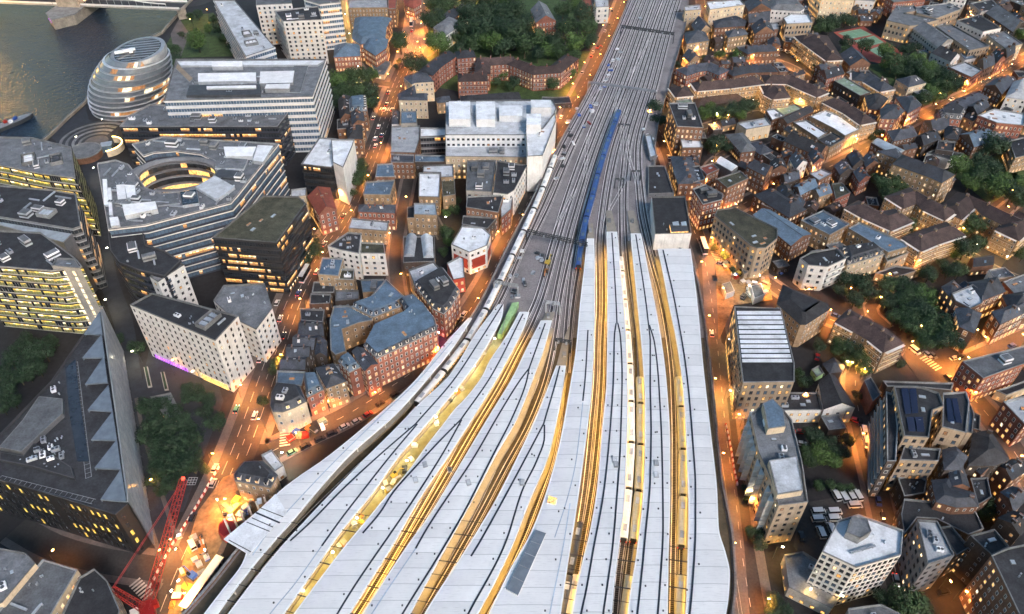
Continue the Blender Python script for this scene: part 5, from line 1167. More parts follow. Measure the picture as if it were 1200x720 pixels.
B(1, 2, '95,360 205,372 235,440 180,470 125,490 80,488 66,462 72,400', 13, 'cream', 'mansard', 'slate', 'rounded corner building with lit cream shopfront at the street junction', n=4, kinds='bav', lit=.6, name='corner_building', inset=1.6)
for s_, l_ in (('215,65 312,72 320,132 196,125', 'topmost'), ('184,128 290,140 272,198 170,195', 'second'), ('152,176 262,182 250,230 138,238', 'third'), ('122,240 240,235 232,290 110,290', 'lowest')):
    B(1, 2, s_, 11, 'dark', 'gable', 'slate', f'{l_} of four dark slate houses stepping down beside the high street', group='dark slate houses beside the high street', chim=2)
B(1, 2, '270,130 330,160 330,230 280,225', 10, 'dark', 'gable', 'slate', 'dark back building behind the stepping slate houses', chim=1); B(1, 2, '205,5 320,10 312,68 210,60', 11, 'dark', 'flat', 'roof_dark', 'black-roofed house above the four stepping slate houses', n=3)
B(1, 2, '330,270 390,268 410,310 350,325', 9, 'dark', 'flat', 'roof_light', 'low cluttered roof between the yellow house and the narrow brick house', n=5)
Bp('274,556 286,541 308,540 325,557 317,571 275,563', 12, 'yellow', 'mansard', 'slate', 'dark hipped pub building with rows of lit windows by the building site', n=1, name='pub', cat='pub', lit=.6, mh=2.2, inset=2)
Bp('306,533 318,527 332,545 322,552', 7, 'white', 'flat', 'roof_white', 'white site cabin block squeezed behind the dark pub', n=2, name='site_cabin', cat='cabin')

B(0, 2, '705,420 800,400 850,500 790,520 730,470', 4, 'dark', 'flat', 'grey_panel', 'low dark plaza kiosk with a warm lit counter below the white hotel', name='kiosk', cat='kiosk', n=1, lit=.8)
for s_, l_ in (('673,282 692,279 712,370 692,374', 'dark planted raised bed nearest the sail wall on the plaza'), ('752,305 770,303 790,385 770,388', 'dark planted raised bed nearer the white hotel on the plaza')):
    Q = ccw([tuple(G(x, y, .8)[:2]) for x, y in T(0, 2, s_)]); th = thing('raised_planter', l_, 'planter', (*Q[0], 0)); mb = MB(); mb.prism(Q, .05, .8); mb.build('border', 'concrete', th); mb = MB(); mb.prism(offset(Q, .35), .8, 1.2); mb.build('hedge', 'leaf_a', th)
# ================================================================ east of the railway
Bp('760,194 779,194 790,226 760,227', 9, 'plaing', 'flat', 'roof_dark', 'smaller black-roofed shed at the end of the station tracks', name='station_shed', cat='shed', n=3, kinds='sv', z0=.05)
sh = B(2, 1, '655,200 812,200 842,372 672,376', 17, 'plainw', 'flat', 'roof_dark', 'large black-roofed station block with cream end wall and lit roof lantern', name='station_block', cat='station building', n=2, kinds='v')
loc_part(sh, '785,262 805,261 807,270 787,271', 16.1, 17.4, 'lit_warm', 'plant_dark', 'roof_lantern', 18); loc_part(sh, '788,260 795,259 796,264 789,264', 17.4, 17.8, 'coping', 'glass_pale', 'skylight', 18); loc_part(sh, '798,260 804,259 805,264 799,264', 17.4, 17.8, 'coping', 'glass_pale', 'skylight', 18)
Bp('756,158 763,157 770,182 762,184', 10, 'plaing', 'flat', 'plant_metal', 'grey trackside cabin with ribbed roof', name='trackside_cabin', cat='cabin', n=0)
# top: beside the tracks
B(2, 0, '808,28 885,20 888,44 812,50', 16, 'cream', 'flat', 'roof_light', 'pale glass and cream block beside the far end of the tracks', name='apartment_block', cat='apartments', n=3)
B(2, 0, '912,8 1068,-5 1092,22 928,45', 18, 'cream', 'flat', 'roof_white', 'long white-framed apartment block with pale roof', name='apartment_block', cat='apartments', n=6)
B(2, 0, '840,115 900,92 935,135 872,162', 9, 'yellow', 'gable', 'slate', 'slate workshop with glazed vault next to the cream block', name='workshop', cat='workshop', chim=0)
B(2, 0, '808,155 905,150 925,190 820,205', 11, 'yellow', 'hip', 'slate', 'yellow brick block with slate hip roof facing the tracks', chim=1, lit=.5)
B(2, 0, '1000,148 1092,138 1105,162 1015,176', 12, 'yellow', 'hip', 'slate', 'yellow brick block with flat-topped slate roof and rows of lit windows', chim=1, lit=.5)
B(2, 0, '945,98 1045,78 1100,98 1090,122 950,130', 12, 'brown', 'hipany', 'slate', 'brown block with many white rooflights between the two slate-topped yellow blocks', chim=2, lit=.4)
B(2, 0, '1095,78 1200,60 1210,95 1110,108', 13, 'brown', 'gable', 'slate', 'tall gabled brown warehouse with slate roof', name='warehouse', cat='warehouse', chim=1)
B(2, 0, '1120,120 1210,108 1230,150 1140,160', 11, 'brown', 'gable', 'slate', 'second gabled brown warehouse behind the orange yard', name='warehouse', cat='warehouse', chim=1)
B(2, 0, '1090,10 1200,0 1215,45 1110,55', 13, 'brown', 'gable', 'slate', 'brown warehouse with slate gables behind the long white-framed block', name='warehouse', cat='warehouse', chim=2)
K(2, 0, '795,322 860,300 925,292 1000,322', 11, 10, 'red', 'gable', 'slate', 'gabled brick terrace with white gable fronts above the yellow-lit flats', chim=4)
K(2, 0, '1015,322 1100,305 1240,300', 11, 9, 'brown', 'gable', 'slate', 'dark-roofed terrace of small houses running east from the gabled terrace', chim=7)
K(2, 0, '1085,225 1130,212 1240,208', 10, 9, 'brown', 'gable', 'slate', 'slate-roofed brown terrace above the long dark-roofed terrace', chim=5)
B(2, 0, '800,262 848,238 882,275 832,292', 7, 'yellow', 'gable', 'slate', 'small gabled house beside the van yard', chim=1)
K(2, 0, '855,385 1010,372 1170,352', 12, 13, 'gal', 'gable', 'tile_brown', 'long yellow-lit gallery flats with brown roof', name='apartment_block', cat='apartments', chim=6)
K(2, 0, '780,385 815,430', 12, 13, 'gal', 'gable', 'tile_brown', 'end wing of the long yellow-lit gallery flats turned towards the tracks', name='apartment_block', cat='apartments', chim=1)
K(2, 0, '855,465 960,448 1080,430', 11, 6, 'dark', 'gable', 'tile_brown', 'low dark-roofed range between the gallery flats and the tree row', chim=2)
B(2, 0, '735,482 858,480 898,598 775,592', 22, 'brown', 'flat', 'roof_dark', 'tall brown brick office with dark roof and white roof units by the station road', n=5, kinds='ab', lit=.4, **office)
B(2, 0, '790,652 882,648 895,690 800,692', 14, 'brown', 'flat', 'roof_white', 'lower brick wing with a white roof at the foot of the tall brown office', n=2, lit=.4, **office)
B(2, 0, '770,468 835,462 845,480 790,485', 12, 'conc', 'flat', 'roof_green', 'pale green roofed link behind the tall brown office', n=1)
B(2, 0, '1055,577 1190,552 1215,585 1100,606', 9, 'arch', 'flat', 'roof_light', 'cream warehouse with a row of lit arches on the orange court', n=3, lit=.8, name='warehouse', cat='warehouse')
K(2, 0, '1045,605 1120,690', 11, 7, 'brown', 'gable', 'roof_grey', 'grey-roofed shed running down from the lit cream warehouse', name='shed', cat='shed', chim=0)
K(2, 0, '1130,650 1200,700', 9, 7, 'brown', 'gable', 'slate', 'slate shed beside the grey-roofed shed', name='shed', cat='shed', chim=1)
# terrace along the station road
K(2, 1, '800,-10 815,60 838,118', 12, 11, 'brown', 'gable', 'slate', 'slate-roofed brick terrace along the orange station road', chim=5, lit=.4)
B(2, 1, '848,165 905,142 990,188 985,215 895,238', 17, 'red', 'flat', 'roof_dark', 'wedge-shaped red brick flat-iron warehouse at the road fork', n=5, kinds='bs', lit=.4, name='flatiron_building')
B(2, 1, '960,118 1070,80 1108,115 1010,160', 15, 'brown', 'flat', 'roof_moss', 'brown warehouse with mossy ridged roof beside the red flat-iron warehouse', n=3, lit=.3, name='warehouse', cat='warehouse')
B(2, 1, '1100,60 1160,42 1225,62 1190,105', 14, 'brown', 'gable', 'slate', 'slate-gabled brown house behind the mossy-roofed warehouse', chim=1, lit=.3)
B(2, 1, '880,62 940,45 972,72 912,100', 11, 'brown', 'flat', 'roof_red', 'red-decked house with two pale skylights', n=3, kinds='s')
tent = B(2, 1, '955,42 988,20 1060,62 1030,85', 11, 'plaing', 'flat', 'roof_dark', 'dark hall under a white tent-like roof canopy', n=0, name='hall', cat='hall'); vault(tent, '955,40 1030,85 1060,62 988,20', 10.6, 2.0, 'roof_white', c=2, r=1)
B(2, 1, '838,60 880,55 905,120 850,135', 12, 'brown', 'flat', 'slate', 'slate-decked house on the station road above the red flat-iron warehouse', n=3)
B(2, 1, '820,20 870,15 878,50 835,55', 10, 'brown', 'gable', 'slate', 'small slate house on the station road above the slate-decked house')
gb_ = B(2, 1, '950,288 962,262 1040,250 1245,350 1245,395 1190,440 1150,442 1120,430', 19, 'tan', 'flat', 'roof_moss', 'large curved tan stone office glowing orange at the road junction', n=5, kinds='bds', lit=.35, **office)
B(3, 1, '-70,285 5,262 205,378 110,432', 11, 'brown', 'gable', 'slate_blue', 'brick warehouse with long pale blue sloping roof behind the curved tan office', name='warehouse', cat='warehouse', chim=0, slope=.35)
# --- north-east: F
B(3, 0, '0,5 110,-25 172,38 150,52 15,45', 12, 'white', 'hipany', 'roof_grey', 'white gabled block with grey roof beside the long white-framed apartments', chim=1)
B(3, 0, '72,82 110,62 188,66 210,105 88,112', 13, 'tan', 'flat', 'roof_white', 'tan block with a clean white rooftop above the yellow gallery flats', n=1)
B(3, 0, '-20,110 45,105 50,135 -20,140', 10, 'brown', 'flat', 'roof_light', 'low brown block with pale deck left of the clean white rooftop', n=2)
B(3, 0, '0,190 50,180 60,215 0,228', 8, 'brown', 'gable', 'slate', 'small slate house by the tan white-topped block')
B(3, 0, '208,-45 410,-45 405,0 252,-4', 16, 'cream', 'flat', 'roof_grey', 'cream-lit office slab with vertical ribs at the top edge', n=4, lit=.85, **office)
B(3, 0, '415,-40 520,-40 500,5 412,0', 10, 'white', 'flat', 'roof_light', 'white low office right of the cream-lit slab', n=2, lit=.4)
B(3, 0, '535,-50 735,-50 740,-5 590,10 560,-10', 13, 'red', 'flat', 'roof_grey', 'long red brick school with white windows at the top edge', n=3, name='school_building', cat='school')
B(3, 0, '840,-45 950,-45 930,-5 850,-15', 14, 'white', 'flat', 'roof_dark', 'white ribbed block at the top edge beside dark roofs', n=2, name='apartment_block', cat='apartments')
K(3, 0, '145,165 220,160 320,262', 12, 13, 'gal', 'gable', 'tile_brown', 'angled gallery flats with lit balconies beside the tennis courts', name='apartment_block', cat='apartments', chim=4)
B(3, 0, '558,95 600,28 685,25 700,48 640,60 802,92 690,118 665,120', 14, 'tan', 'flat', 'roof_grey', 'long tan modern school block with horizontal window rows above the trees', n=6, name='school_building', cat='school')
B(3, 0, '690,32 850,12 905,42 790,85 700,60', 14, 'tan', 'flat', 'roof_grey', 'tan school block with dark roof boxes right of the long tan one', n=5, kinds='b', name='school_building', cat='school')
B(3, 0, '680,132 765,118 870,190 800,225', 12, 'conc', 'gable', 'roof_grey', 'ribbed hall with ridged grey roof below the tan school', chim=0, name='hall', cat='hall', slope=.4)
B(3, 0, '785,122 862,115 1040,215 945,235', 13, 'tan', 'flat', 'roof_grey', 'long grey-roofed office with a lit yellow stairwell', n=4, lit=.3, **office)
B(3, 0, '888,95 990,68 1095,130 1010,148', 13, 'white', 'flat', 'roof_dark', 'white walled flats with dark roof right of the tan school', n=4, name='apartment_block', cat='apartments')
B(3, 0, '950,15 1050,-5 1090,38 1000,55', 12, 'conc', 'flat', 'roof_dark', 'dark grey office beyond the white walled flats', n=4); B(3, 0, '1020,60 1100,45 1190,110 1150,150', 11, 'dark', 'gable', 'roof_grey', 'long dark shed right of the white walled flats', chim=0, name='shed', cat='shed')
B(3, 0, '1030,165 1110,145 1195,205 1110,225', 12, 'cream', 'flat', 'roof_grey', 'orange-lit block on the far end of the eastern street', n=3, lit=.6)
B(3, 0, '765,248 832,232 900,265 858,290', 9, 'white', 'gable', 'roof_dark', 'white gabled house with black roof beside the dark trees'); B(3, 0, '700,235 770,222 785,240 720,255', 6, 'plain', 'flat', 'slate_blue', 'small blue-roofed shed by the tan school', n=0, name='shed', cat='shed')
B(3, 0, '845,312 925,290 1005,328 955,362', 11, 'red', 'flat', 'roof_light', 'red brick chapel with pale roof and lit eaves on the eastern street', n=2, name='chapel', cat='chapel')
B(3, 0, '900,250 960,240 975,270 925,280', 9, 'white', 'flat', 'slate_blue', 'small house with a bright blue roof behind the red chapel', n=1)
for k, s_ in enumerate(('985,285 1030,262 1065,300 1010,325', '1040,260 1085,240 1115,275 1070,298', '1092,235 1140,212 1160,245 1120,270')): B(3, 0, s_, 11, 'red' if k % 2 else 'brown', 'gable', 'slate', ('first', 'second', 'third')[k] + ' slate-roofed shop house up the eastern street from the red chapel', group='shop houses on the eastern street')
B(3, 0, '600,372 690,352 742,388 660,408', 9, 'cream', 'hip', 'slate', 'cream house with slate hip roof and white rooflights in the park edge', chim=0)
K(3, 0, '400,335 480,345 570,402', 12, 10, 'gal', 'gable', 'slate', 'slate-roofed school with tall red chimney and lit yard', name='school_building', cat='school', chim=2)
B(3, 0, '335,255 430,245 480,300 385,310', 9, 'brown', 'gable', 'slate', 'row of grey workshop roofs beside the tennis courts', chim=0, name='workshop', cat='workshop')
B(3, 0, '312,378 360,360 482,430 432,448', 10, 'dark', 'flat', 'roof_green', 'dark block with a long green-grey roof', n=3)
B(3, 0, '240,335 310,310 360,345 275,370', 11, 'red', 'gable', 'slate', 'red brick house with paired gables left of the green-grey roof'); B(3, 0, '220,310 290,285 330,300 250,330', 10, 'brown', 'gable', 'slate', 'brown slate house behind the paired-gable house')
B(3, 0, '455,448 512,436 562,462 520,515 470,508', 11, 'red', 'hipany', 'roof_dark', 'red brick hall with lit arched end window', name='hall', cat='hall', chim=0, lit=.7)
B(3, 0, '528,512 560,490 610,495 640,518 600,558 530,556', 13, 'red', 'hipany', 'slate', 'orange-lit red and white striped corner mansion on the eastern street', name='mansion_block', chim=2, lit=.5)
B(3, 0, '600,455 680,450 722,492 655,530', 12, 'red', 'hipany', 'slate', 'victorian mansion with pointed gables lit orange on the eastern street', name='mansion_block', chim=3, lit=.5)
K(3, 0, '290,445 400,500 480,555', 12, 12, 'gal', 'gable', 'tile_brown', 'yellow-lit gallery flats with long brown roof above the white-roofed supermarket', name='apartment_block', cat='apartments', chim=3)
K(3, 0, '-20,350 110,352 265,422', 12, 12, 'gal', 'gable', 'tile_brown', 'brown-roofed gallery flats bent round a court with one big tree', name='apartment_block', cat='apartments', chim=5)
K(3, 0, '-20,400 30,400 70,440', 12, 12, 'gal', 'gable', 'tile_brown', 'inner wing of the brown-roofed gallery flats beside the big tree', name='apartment_block', cat='apartments', chim=2)
B(3, 0, '198,545 270,515 440,582 440,600 362,636 310,602', 10, 'yellow', 'flat', 'roof_white', 'long brick supermarket with stained white roof and pink edge', n=3, lit=.5, name='shop_building', cat='shop')
B(3, 0, '-10,515 30,508 78,542 20,562', 8, 'brown', 'flat', 'roof_white', 'small clean white roof beside the green yard roof', n=1); B(3, 0, '30,505 130,488 165,510 75,540', 6, 'brown', 'flat', 'roof_green', 'pale green flat yard roof', n=1)
B(3, 0, '118,572 180,562 275,622 235,648', 9, 'yellow', 'flat', 'roof_white', 'light grey roofed lit brick building left of the supermarket', n=2, lit=.7)
B(3, 0, '50,560 180,500 215,520 90,580', 9, 'brown', 'gable', 'roof_dark', 'dark ridged range between the green yard roof and the supermarket', chim=0)
B(3, 0, '230,650 300,620 360,650 290,690', 9, 'yellow', 'flat', 'roof_dark', 'black-roofed corner with round white skylight under the supermarket', n=3)
B(3, 0, '75,660 130,632 285,690 240,735', 10, 'brown', 'gable', 'roof_dark', 'ridged dark house with big square skylight at the eastern street end')
vb = B(3, 0, '485,668 522,650 642,705 600,735', 8, 'brown', 'flat', 'slate_blue', 'long workshop with light blue vaulted roof', n=0, name='workshop', cat='workshop'); vault(vb, '490,668 600,730 640,705 522,652', 7.8, 1.6, 'glass_pale', c=3, r=0)
B(3, 0, '560,615 680,592 702,638 590,662', 10, 'brown', 'hip', 'slate', 'slate terrace facing the striped corner mansion', chim=3)
B(3, 0, '800,518 870,492 925,525 905,560 812,552', 11, 'red', 'mansard', 'roof_grey', 'red brick corner house with pale grey mansard on the eastern street', n=1, inset=1.5)
B(3, 0, '730,565 830,555 850,598 775,618', 10, 'yellow', 'gable', 'slate', 'pale brick house with slate roof behind the grey mansard corner'); B(3, 0, '830,590 910,602 890,655 828,645', 10, 'dark', 'hip', 'slate', 'dark slate house below the grey mansard corner')
B(3, 0, '985,540 1062,510 1205,532 1200,588 1075,575', 12, 'red', 'flat', 'roof_white', 'brick flats with white roof terrace and pale blue glass boxes', n=6, kinds='s', name='apartment_block', cat='apartments')
B(3, 0, '1015,402 1080,362 1150,382 1095,442', 10, 'brown', 'gable', 'slate', 'slate house beside the eastern street opposite the chapel'); B(3, 0, '1115,455 1150,385 1205,365 1215,470', 10, 'white', 'hipany', 'roof_light', 'white and grey gabled house at the right edge of the eastern street', chim=1)
B(3, 0, '895,632 985,610 1062,660 965,690', 10, 'brown', 'gable', 'slate_blue', 'blue slate house left of the big round dark tree'); B(3, 0, '1130,660 1210,640 1240,720 1160,740', 11, 'yellow', 'flat', 'roof_dark', 'tan house at the right edge beside the round dark tree', n=2)
K(3, 0, '870,490 940,455 1010,425', 10, 9, 'dark', 'gable', 'slate', 'dark back terrace running parallel to the eastern street', chim=4); B(3, 0, '930,500 990,470 1040,495 980,535', 9, 'dark', 'gable', 'slate', 'dark slate house behind the back terrace'); B(3, 0, '690,640 760,615 810,650 730,680', 9, 'dark', 'gable', 'slate', 'white-fronted dark house below the pale brick house'); B(3, 0, '800,655 880,665 870,710 790,700', 9, 'dark', 'flat', 'roof_dark', 'small black-roofed yard house left of the blue slate house', n=3)
# --- tile row 1 east
B(3, 1, '155,312 258,265 382,330 290,380', 12, 'yellow', 'flat', 'slate_blue', 'tan brick block with flat blue roof and central air units', n=5, kinds='ab')
K(3, 1, '-20,150 60,200 150,255', 13, 10, 'brown', 'gable', 'slate', 'dark workshop range with lit yellow windows above the flat blue roof', chim=2, lit=.5)
B(3, 1, '378,348 430,322 640,415 655,435 565,462', 12, 'yellow', 'flat', 'slate_blue', 'long blue-roofed block with a lit cream front court', n=3, lit=.5)
B(3, 1, '150,490 200,462 320,440 368,490 280,530 190,522', 15, 'galw', 'flat', 'roof_dark', 'rounded cream and pink flats with wrap-round balconies', n=5, kinds='sv', name='apartment_block', cat='apartments')
B(3, 1, '342,442 490,420 545,468 372,522', 12, 'cream', 'mansard', 'slate', 'cream terrace with dark mansard and white dormers', n=2, inset=2.2)
B(3, 1, '545,470 640,440 660,465 560,505', 9, 'tan', 'flat', 'roof_moss', 'tan lit range at the end of the white-dormered terrace', n=1, lit=.6)
B(3, 1, '505,558 600,525 718,542 590,582', 5, 'yellow', 'flat', 'roof_dark', 'low dark roof with square skylights among trees', n=6, kinds='s')
K(3, 1, '400,212 480,255 565,292 650,262', 12, 13, 'gal', 'gable', 'tile_brown', 'brown-roofed gallery flats with warm lit balconies facing the car court', name='apartment_block', cat='apartments', chim=3)
K(3, 1, '600,205 690,172 770,222 870,268', 12, 13, 'gal', 'gable', 'tile_brown', 'brightest lit gallery flats along the top of the car court', name='apartment_block', cat='apartments', chim=4)
K(3, 1, '680,402 760,368 895,325', 12, 12, 'gal', 'gable', 'tile_brown', 'gallery flats with striped red and white end wall below the car court', name='apartment_block', cat='apartments', chim=3)
K(3, 1, '862,262 940,192 1050,245 1190,312 1130,358', 12, 12, 'gal', 'gable', 'tile_brown', 'long angled gallery flats bending round the tall court trees', name='apartment_block', cat='apartments', chim=5)
K(3, 1, '615,0 700,30 800,65 860,92', 13, 17, 'yellow', 'gable', 'slate', 'tall tan brick block with slate roof and white rooflights', name='apartment_block', cat='apartments', chim=1, lit=.5)
B(3, 1, '510,-10 600,-25 625,0 620,30', 13, 'yellow', 'hip', 'slate', 'tan brick wing left of the tall tan block', chim=1)
B(3, 1, '745,-5 800,-25 920,0 850,25', 7, 'plainw', 'flat', 'roof_dark', 'white-edged low roof behind the tall tan block', n=1)
B(3, 1, '120,155 195,118 235,152 150,195', 10, 'brown', 'gable', 'slate_blue', 'blue slate house among small roofs, left of the skylight house'); B(3, 1, '200,172 262,140 302,182 240,202', 9, 'yellow', 'gable', 'slate_blue', 'house with a bright sky-blue glass roof slope'); B(3, 1, '300,140 345,135 388,182 318,212', 9, 'red', 'flat', 'roof_moss', 'red brick box with mossy flat roof', n=1)
B(3, 1, '40,160 100,150 125,195 70,225', 9, 'dark', 'gable', 'slate', 'dark roof cluttered with white boxes near the bright blue slope'); B(3, 1, '192,92 250,70 302,92 240,125', 8, 'brown', 'flat', 'roof_light', 'low pale flat roof in the small terraces', n=1); B(3, 1, '60,100 130,80 150,115 80,140', 9, 'dark', 'gable', 'slate', 'small dark house left of the low pale flat roof')
B(3, 1, '10,40 70,25 90,70 20,80', 9, 'brown', 'gable', 'roof_dark', 'dark roof row behind the mossy warehouse'); B(3, 1, '100,20 150,0 185,40 130,75', 10, 'white', 'gable', 'slate', 'white gabled house lit orange in the small terraces', lit=.5); B(3, 1, '190,0 240,-20 262,30 215,50', 10, 'red', 'gable', 'slate', 'narrow red gable lit orange beside the white gabled house', lit=.5)
B(3, 1, '310,55 370,40 400,80 340,100', 9, 'dark', 'gable', 'slate', 'dark slate house left of the two round trees'); B(3, 1, '400,85 450,75 480,110 430,135', 9, 'red', 'gable', 'slate', 'small red house with blue roof patch left of the two round trees'); B(3, 1, '370,5 430,-5 455,40 400,60', 9, 'dark', 'gable', 'slate', 'dark house with white skylights above the small red house'); B(3, 1, '440,20 500,5 520,45 460,65', 9, 'brown', 'gable', 'slate', 'brown slate house right of the white-skylight house')
B(3, 1, '0,200 95,240 60,275 -30,235', 9, 'brown', 'flat', 'roof_grey', 'flat grey workshop above the pale blue sloping roof', n=4); B(3, 1, '100,195 175,225 150,262 80,240', 9, 'dark', 'gable', 'slate', 'dark ridged workshop beside the flat grey workshop')
# school bottom right of row 1
B(3, 1, '815,625 870,592 912,635 855,672', 13, 'brown', 'hip', 'slate', 'pointed slate-roofed brick tower house by the school', chim=1); B(3, 1, '862,655 960,612 1010,650 1005,700 950,725 880,690', 15, 'sch', 'flat', 'roof_light', 'red brick school with pale roof terrace and white windows', n=4, name='school_building', cat='school', lit=.6)
B(3, 1, '940,605 1075,578 1112,645 1000,690', 14, 'sch', 'hip', 'slate', 'slate-hipped middle block of the red school', chim=1, name='school_building', cat='school'); B(3, 1, '1035,545 1110,532 1160,575 1060,582', 9, 'white', 'flat', 'roof_grey', 'low white-edged roof above the school', n=2); B(3, 1, '1105,600 1215,560 1235,640 1160,660', 12, 'red', 'flat', 'roof_grey', 'grey-decked brick block at the right edge above the school wing', n=2, lit=.5)
B(3, 1, '1100,665 1240,640 1250,730 1140,745', 12, 'sch', 'hip', 'slate', 'slate-roofed red school wing at the right edge', chim=1, lit=.6, name='school_building', cat='school'); B(3, 1, '950,490 1040,475 1060,520 960,530', 6, 'brown', 'gable', 'roof_dark', 'low brown school annexe behind the pointed tower house', chim=0)
B(3, 1, '1075,345 1205,300 1240,350 1125,385', 11, 'yellow', 'gable', 'tile_brown', 'brown-roofed flats at the right edge with lit gallery', chim=2, lit=.6, name='apartment_block', cat='apartments')
# --- tile row 2 east
Bp('918,334 970,356 972,362 944,380 938,380 911,356', 14, 'yellow', 'hipany', 'roof_dark', 'tan brick warehouse with long dark roof below the rounded cream flats', name='warehouse', cat='warehouse', chim=0, lit=.2)
K(3, 2, '355,10 450,60 520,98 605,165', 12, 13, 'gal', 'gable', 'tile_brown', 'straight gallery flats with chimneys lit along one side above the car square', name='apartment_block', cat='apartments', chim=5)
ln = Bp('861,359 915,361 931,425 931,447 871,448 868,424', 22, 'tan', 'flat', 'roof_dark', 'long office with white ribbed glass roof and warm lit side', lit=.5, n=0, par=.5, **office)
for k in range(11):
    y = 364 + k * 5.6; x0 = 863 + (y - 359) * .11; x1 = 914 + (y - 361) * .235; Q = ccw([tuple(G(*p, 22.4)[:2]) for p in ((x0, y), (x1, y), (x1 + .9, y + 4.3), (x0 + .4, y + 4.3))]); mb = MB(); mb.prism(Q, 21.4, 22.1, 0, 1); mb.build('rooflight', ['frame_dark', 'roof_white'], ln)
B(3, 2, '258,265 310,238 355,275 348,300 290,308', 5, 'dark', 'hipany', 'slate', 'little dark hipped lodge among trees and stalls', chim=0, name='lodge')
B(3, 2, '205,290 240,272 262,308 228,326', 3, 'plaing', 'flat', 'roof_green', 'small green container beside the little lodge', n=0, name='container', cat='container', wmat='green_sheet')
Bp('960,448 978,440 1002,478 966,480', 9, 'white', 'gable', 'roof_dark', 'white-walled house with black gable roof on the orange corner', chim=0, lit=.5)
B(3, 2, '20,398 235,400 255,480 60,482 20,440', 8, 'white', 'flat', 'roof_dark', 'white low wing with long black roof left of the black gable', n=5, lit=.7)
B(3, 2, '452,342 482,326 530,405 492,440', 9, 'plainb', 'flat', 'slate', 'curved red brick wall block at the head of the parked cars', n=0, wmat='brick_red')
s1 = B(3, 2, '592,368 718,372 800,400 825,462 772,480 755,610 640,602', 25, 'tan', 'flat', 'roof_dark', 'tall tan apartment building with rows of dark solar panels', name='apartment_block', cat='apartments', n=3, kinds='sb', lit=.15)
s2 = B(3, 2, '822,402 928,396 945,440 930,588 818,560', 23, 'tan', 'flat', 'roof_dark', 'narrower tan apartment tower with one block of solar panels', name='apartment_block', cat='apartments', n=1, lit=.15)
def solar(root, s, z, nx, ny, c=3, r=2):
    Q = [G(x, y, z) for x, y in T(c, r, s)]
    for i in range(nx):
        for j in range(ny):
            f = lambda u, v: (Q[0].lerp(Q[1], u)).lerp(Q[3].lerp(Q[2], u), v)
            a, b_, c_, d_ = f((i + .06) / nx, (j + .1) / ny), f((i + .94) / nx, (j + .1) / ny), f((i + .94) / nx, (j + .9) / ny), f((i + .06) / nx, (j + .9) / ny)
            mb = MB(); up = Vector((0, 0, .7)); mb.face([d_ + up * .3, c_ + up * .3, b_ + up, a + up]); mb.face([a, b_, b_ + up, a + up][::-1]); mb.build('solar_panel', 'solar', root)
m_, t_, b_ = nt('solar'); b_.inputs['Base Color'].default_value = (.012, .02, .05, 1); b_.inputs['Roughness'].default_value = .25
solar(s1, '620,385 695,385 705,500 640,505', 24.2, 2, 8); solar(s1, '645,520 725,520 735,590 655,585', 24.2, 2, 5); solar(s2, '830,432 885,432 910,548 840,540', 22.2, 2, 7)
B(3, 2, '930,398 968,500 958,590 935,585 945,440', 20, 'tan', 'flat', 'glass_blue', 'slim glazed wing on the right of the solar-topped tower', name='apartment_block', cat='apartments', n=0)
B(3, 2, '640,650 810,665 800,720 620,715', 19, 'tan', 'flat', 'roof_dark', 'lower tan wing with sloped dark glazing below the solar panels', name='apartment_block', cat='apartments', n=5, kinds='sa')
B(3, 2, '555,395 595,410 610,560 600,720 560,720', 22, 'balc', 'flat', 'roof_dark', 'narrow slab of lit balconies along the street of parked cars', name='apartment_block', cat='apartments', n=1, lit=.4)
B(3, 2, '540,345 870,355 860,388 700,372 560,370', 7, 'dark', 'flat', 'roof_dark', 'low dark curved roof behind the solar-topped building', n=4, kinds='bs')
B(3, 2, '912,252 1205,180 1245,205 1205,262 1010,332', 15, 'red', 'flat', 'roof_grey', 'red mansion block with white sash windows and grey roof above the car square', n=4, kinds='sb', lit=.4, name='mansion_block')
B(3, 2, '1105,442 1230,410 1260,520 1205,548', 14, 'red', 'flat', 'roof_light', 'second red mansion block at the right edge with lit windows', n=3, lit=.5, name='mansion_block')
B(3, 2, '1070,390 1130,372 1215,340 1225,372 1120,412', 5, 'cream', 'flat', 'roof_dark', 'low lit walled yard between the two red mansion blocks', n=1, lit=.6)
B(3, 2, '965,592 1040,578 1132,712 1060,740 940,740', 15, 'dark', 'hipany', 'roof_dark', 'black-roofed dark block below the solar-topped tower', chim=1); B(3, 2, '820,670 880,655 935,700 900,760 830,760', 17, 'dark', 'hipany', 'slate', 'dark navy hipped tower roof beside the lower tan wing', chim=0)
None
B(3, 2, '880,5 930,-5 1000,30 965,120 900,90', 13, 'sch', 'hipany', 'slate', 'brown school block with large white lit windows above the car square', chim=1, lit=.8, name='school_building', cat='school'); B(3, 2, '1050,20 1200,-30 1215,20 1090,80', 13, 'sch', 'hip', 'slate', 'brown school block at the right edge with large lit windows', chim=1, lit=.8, name='school_building', cat='school')
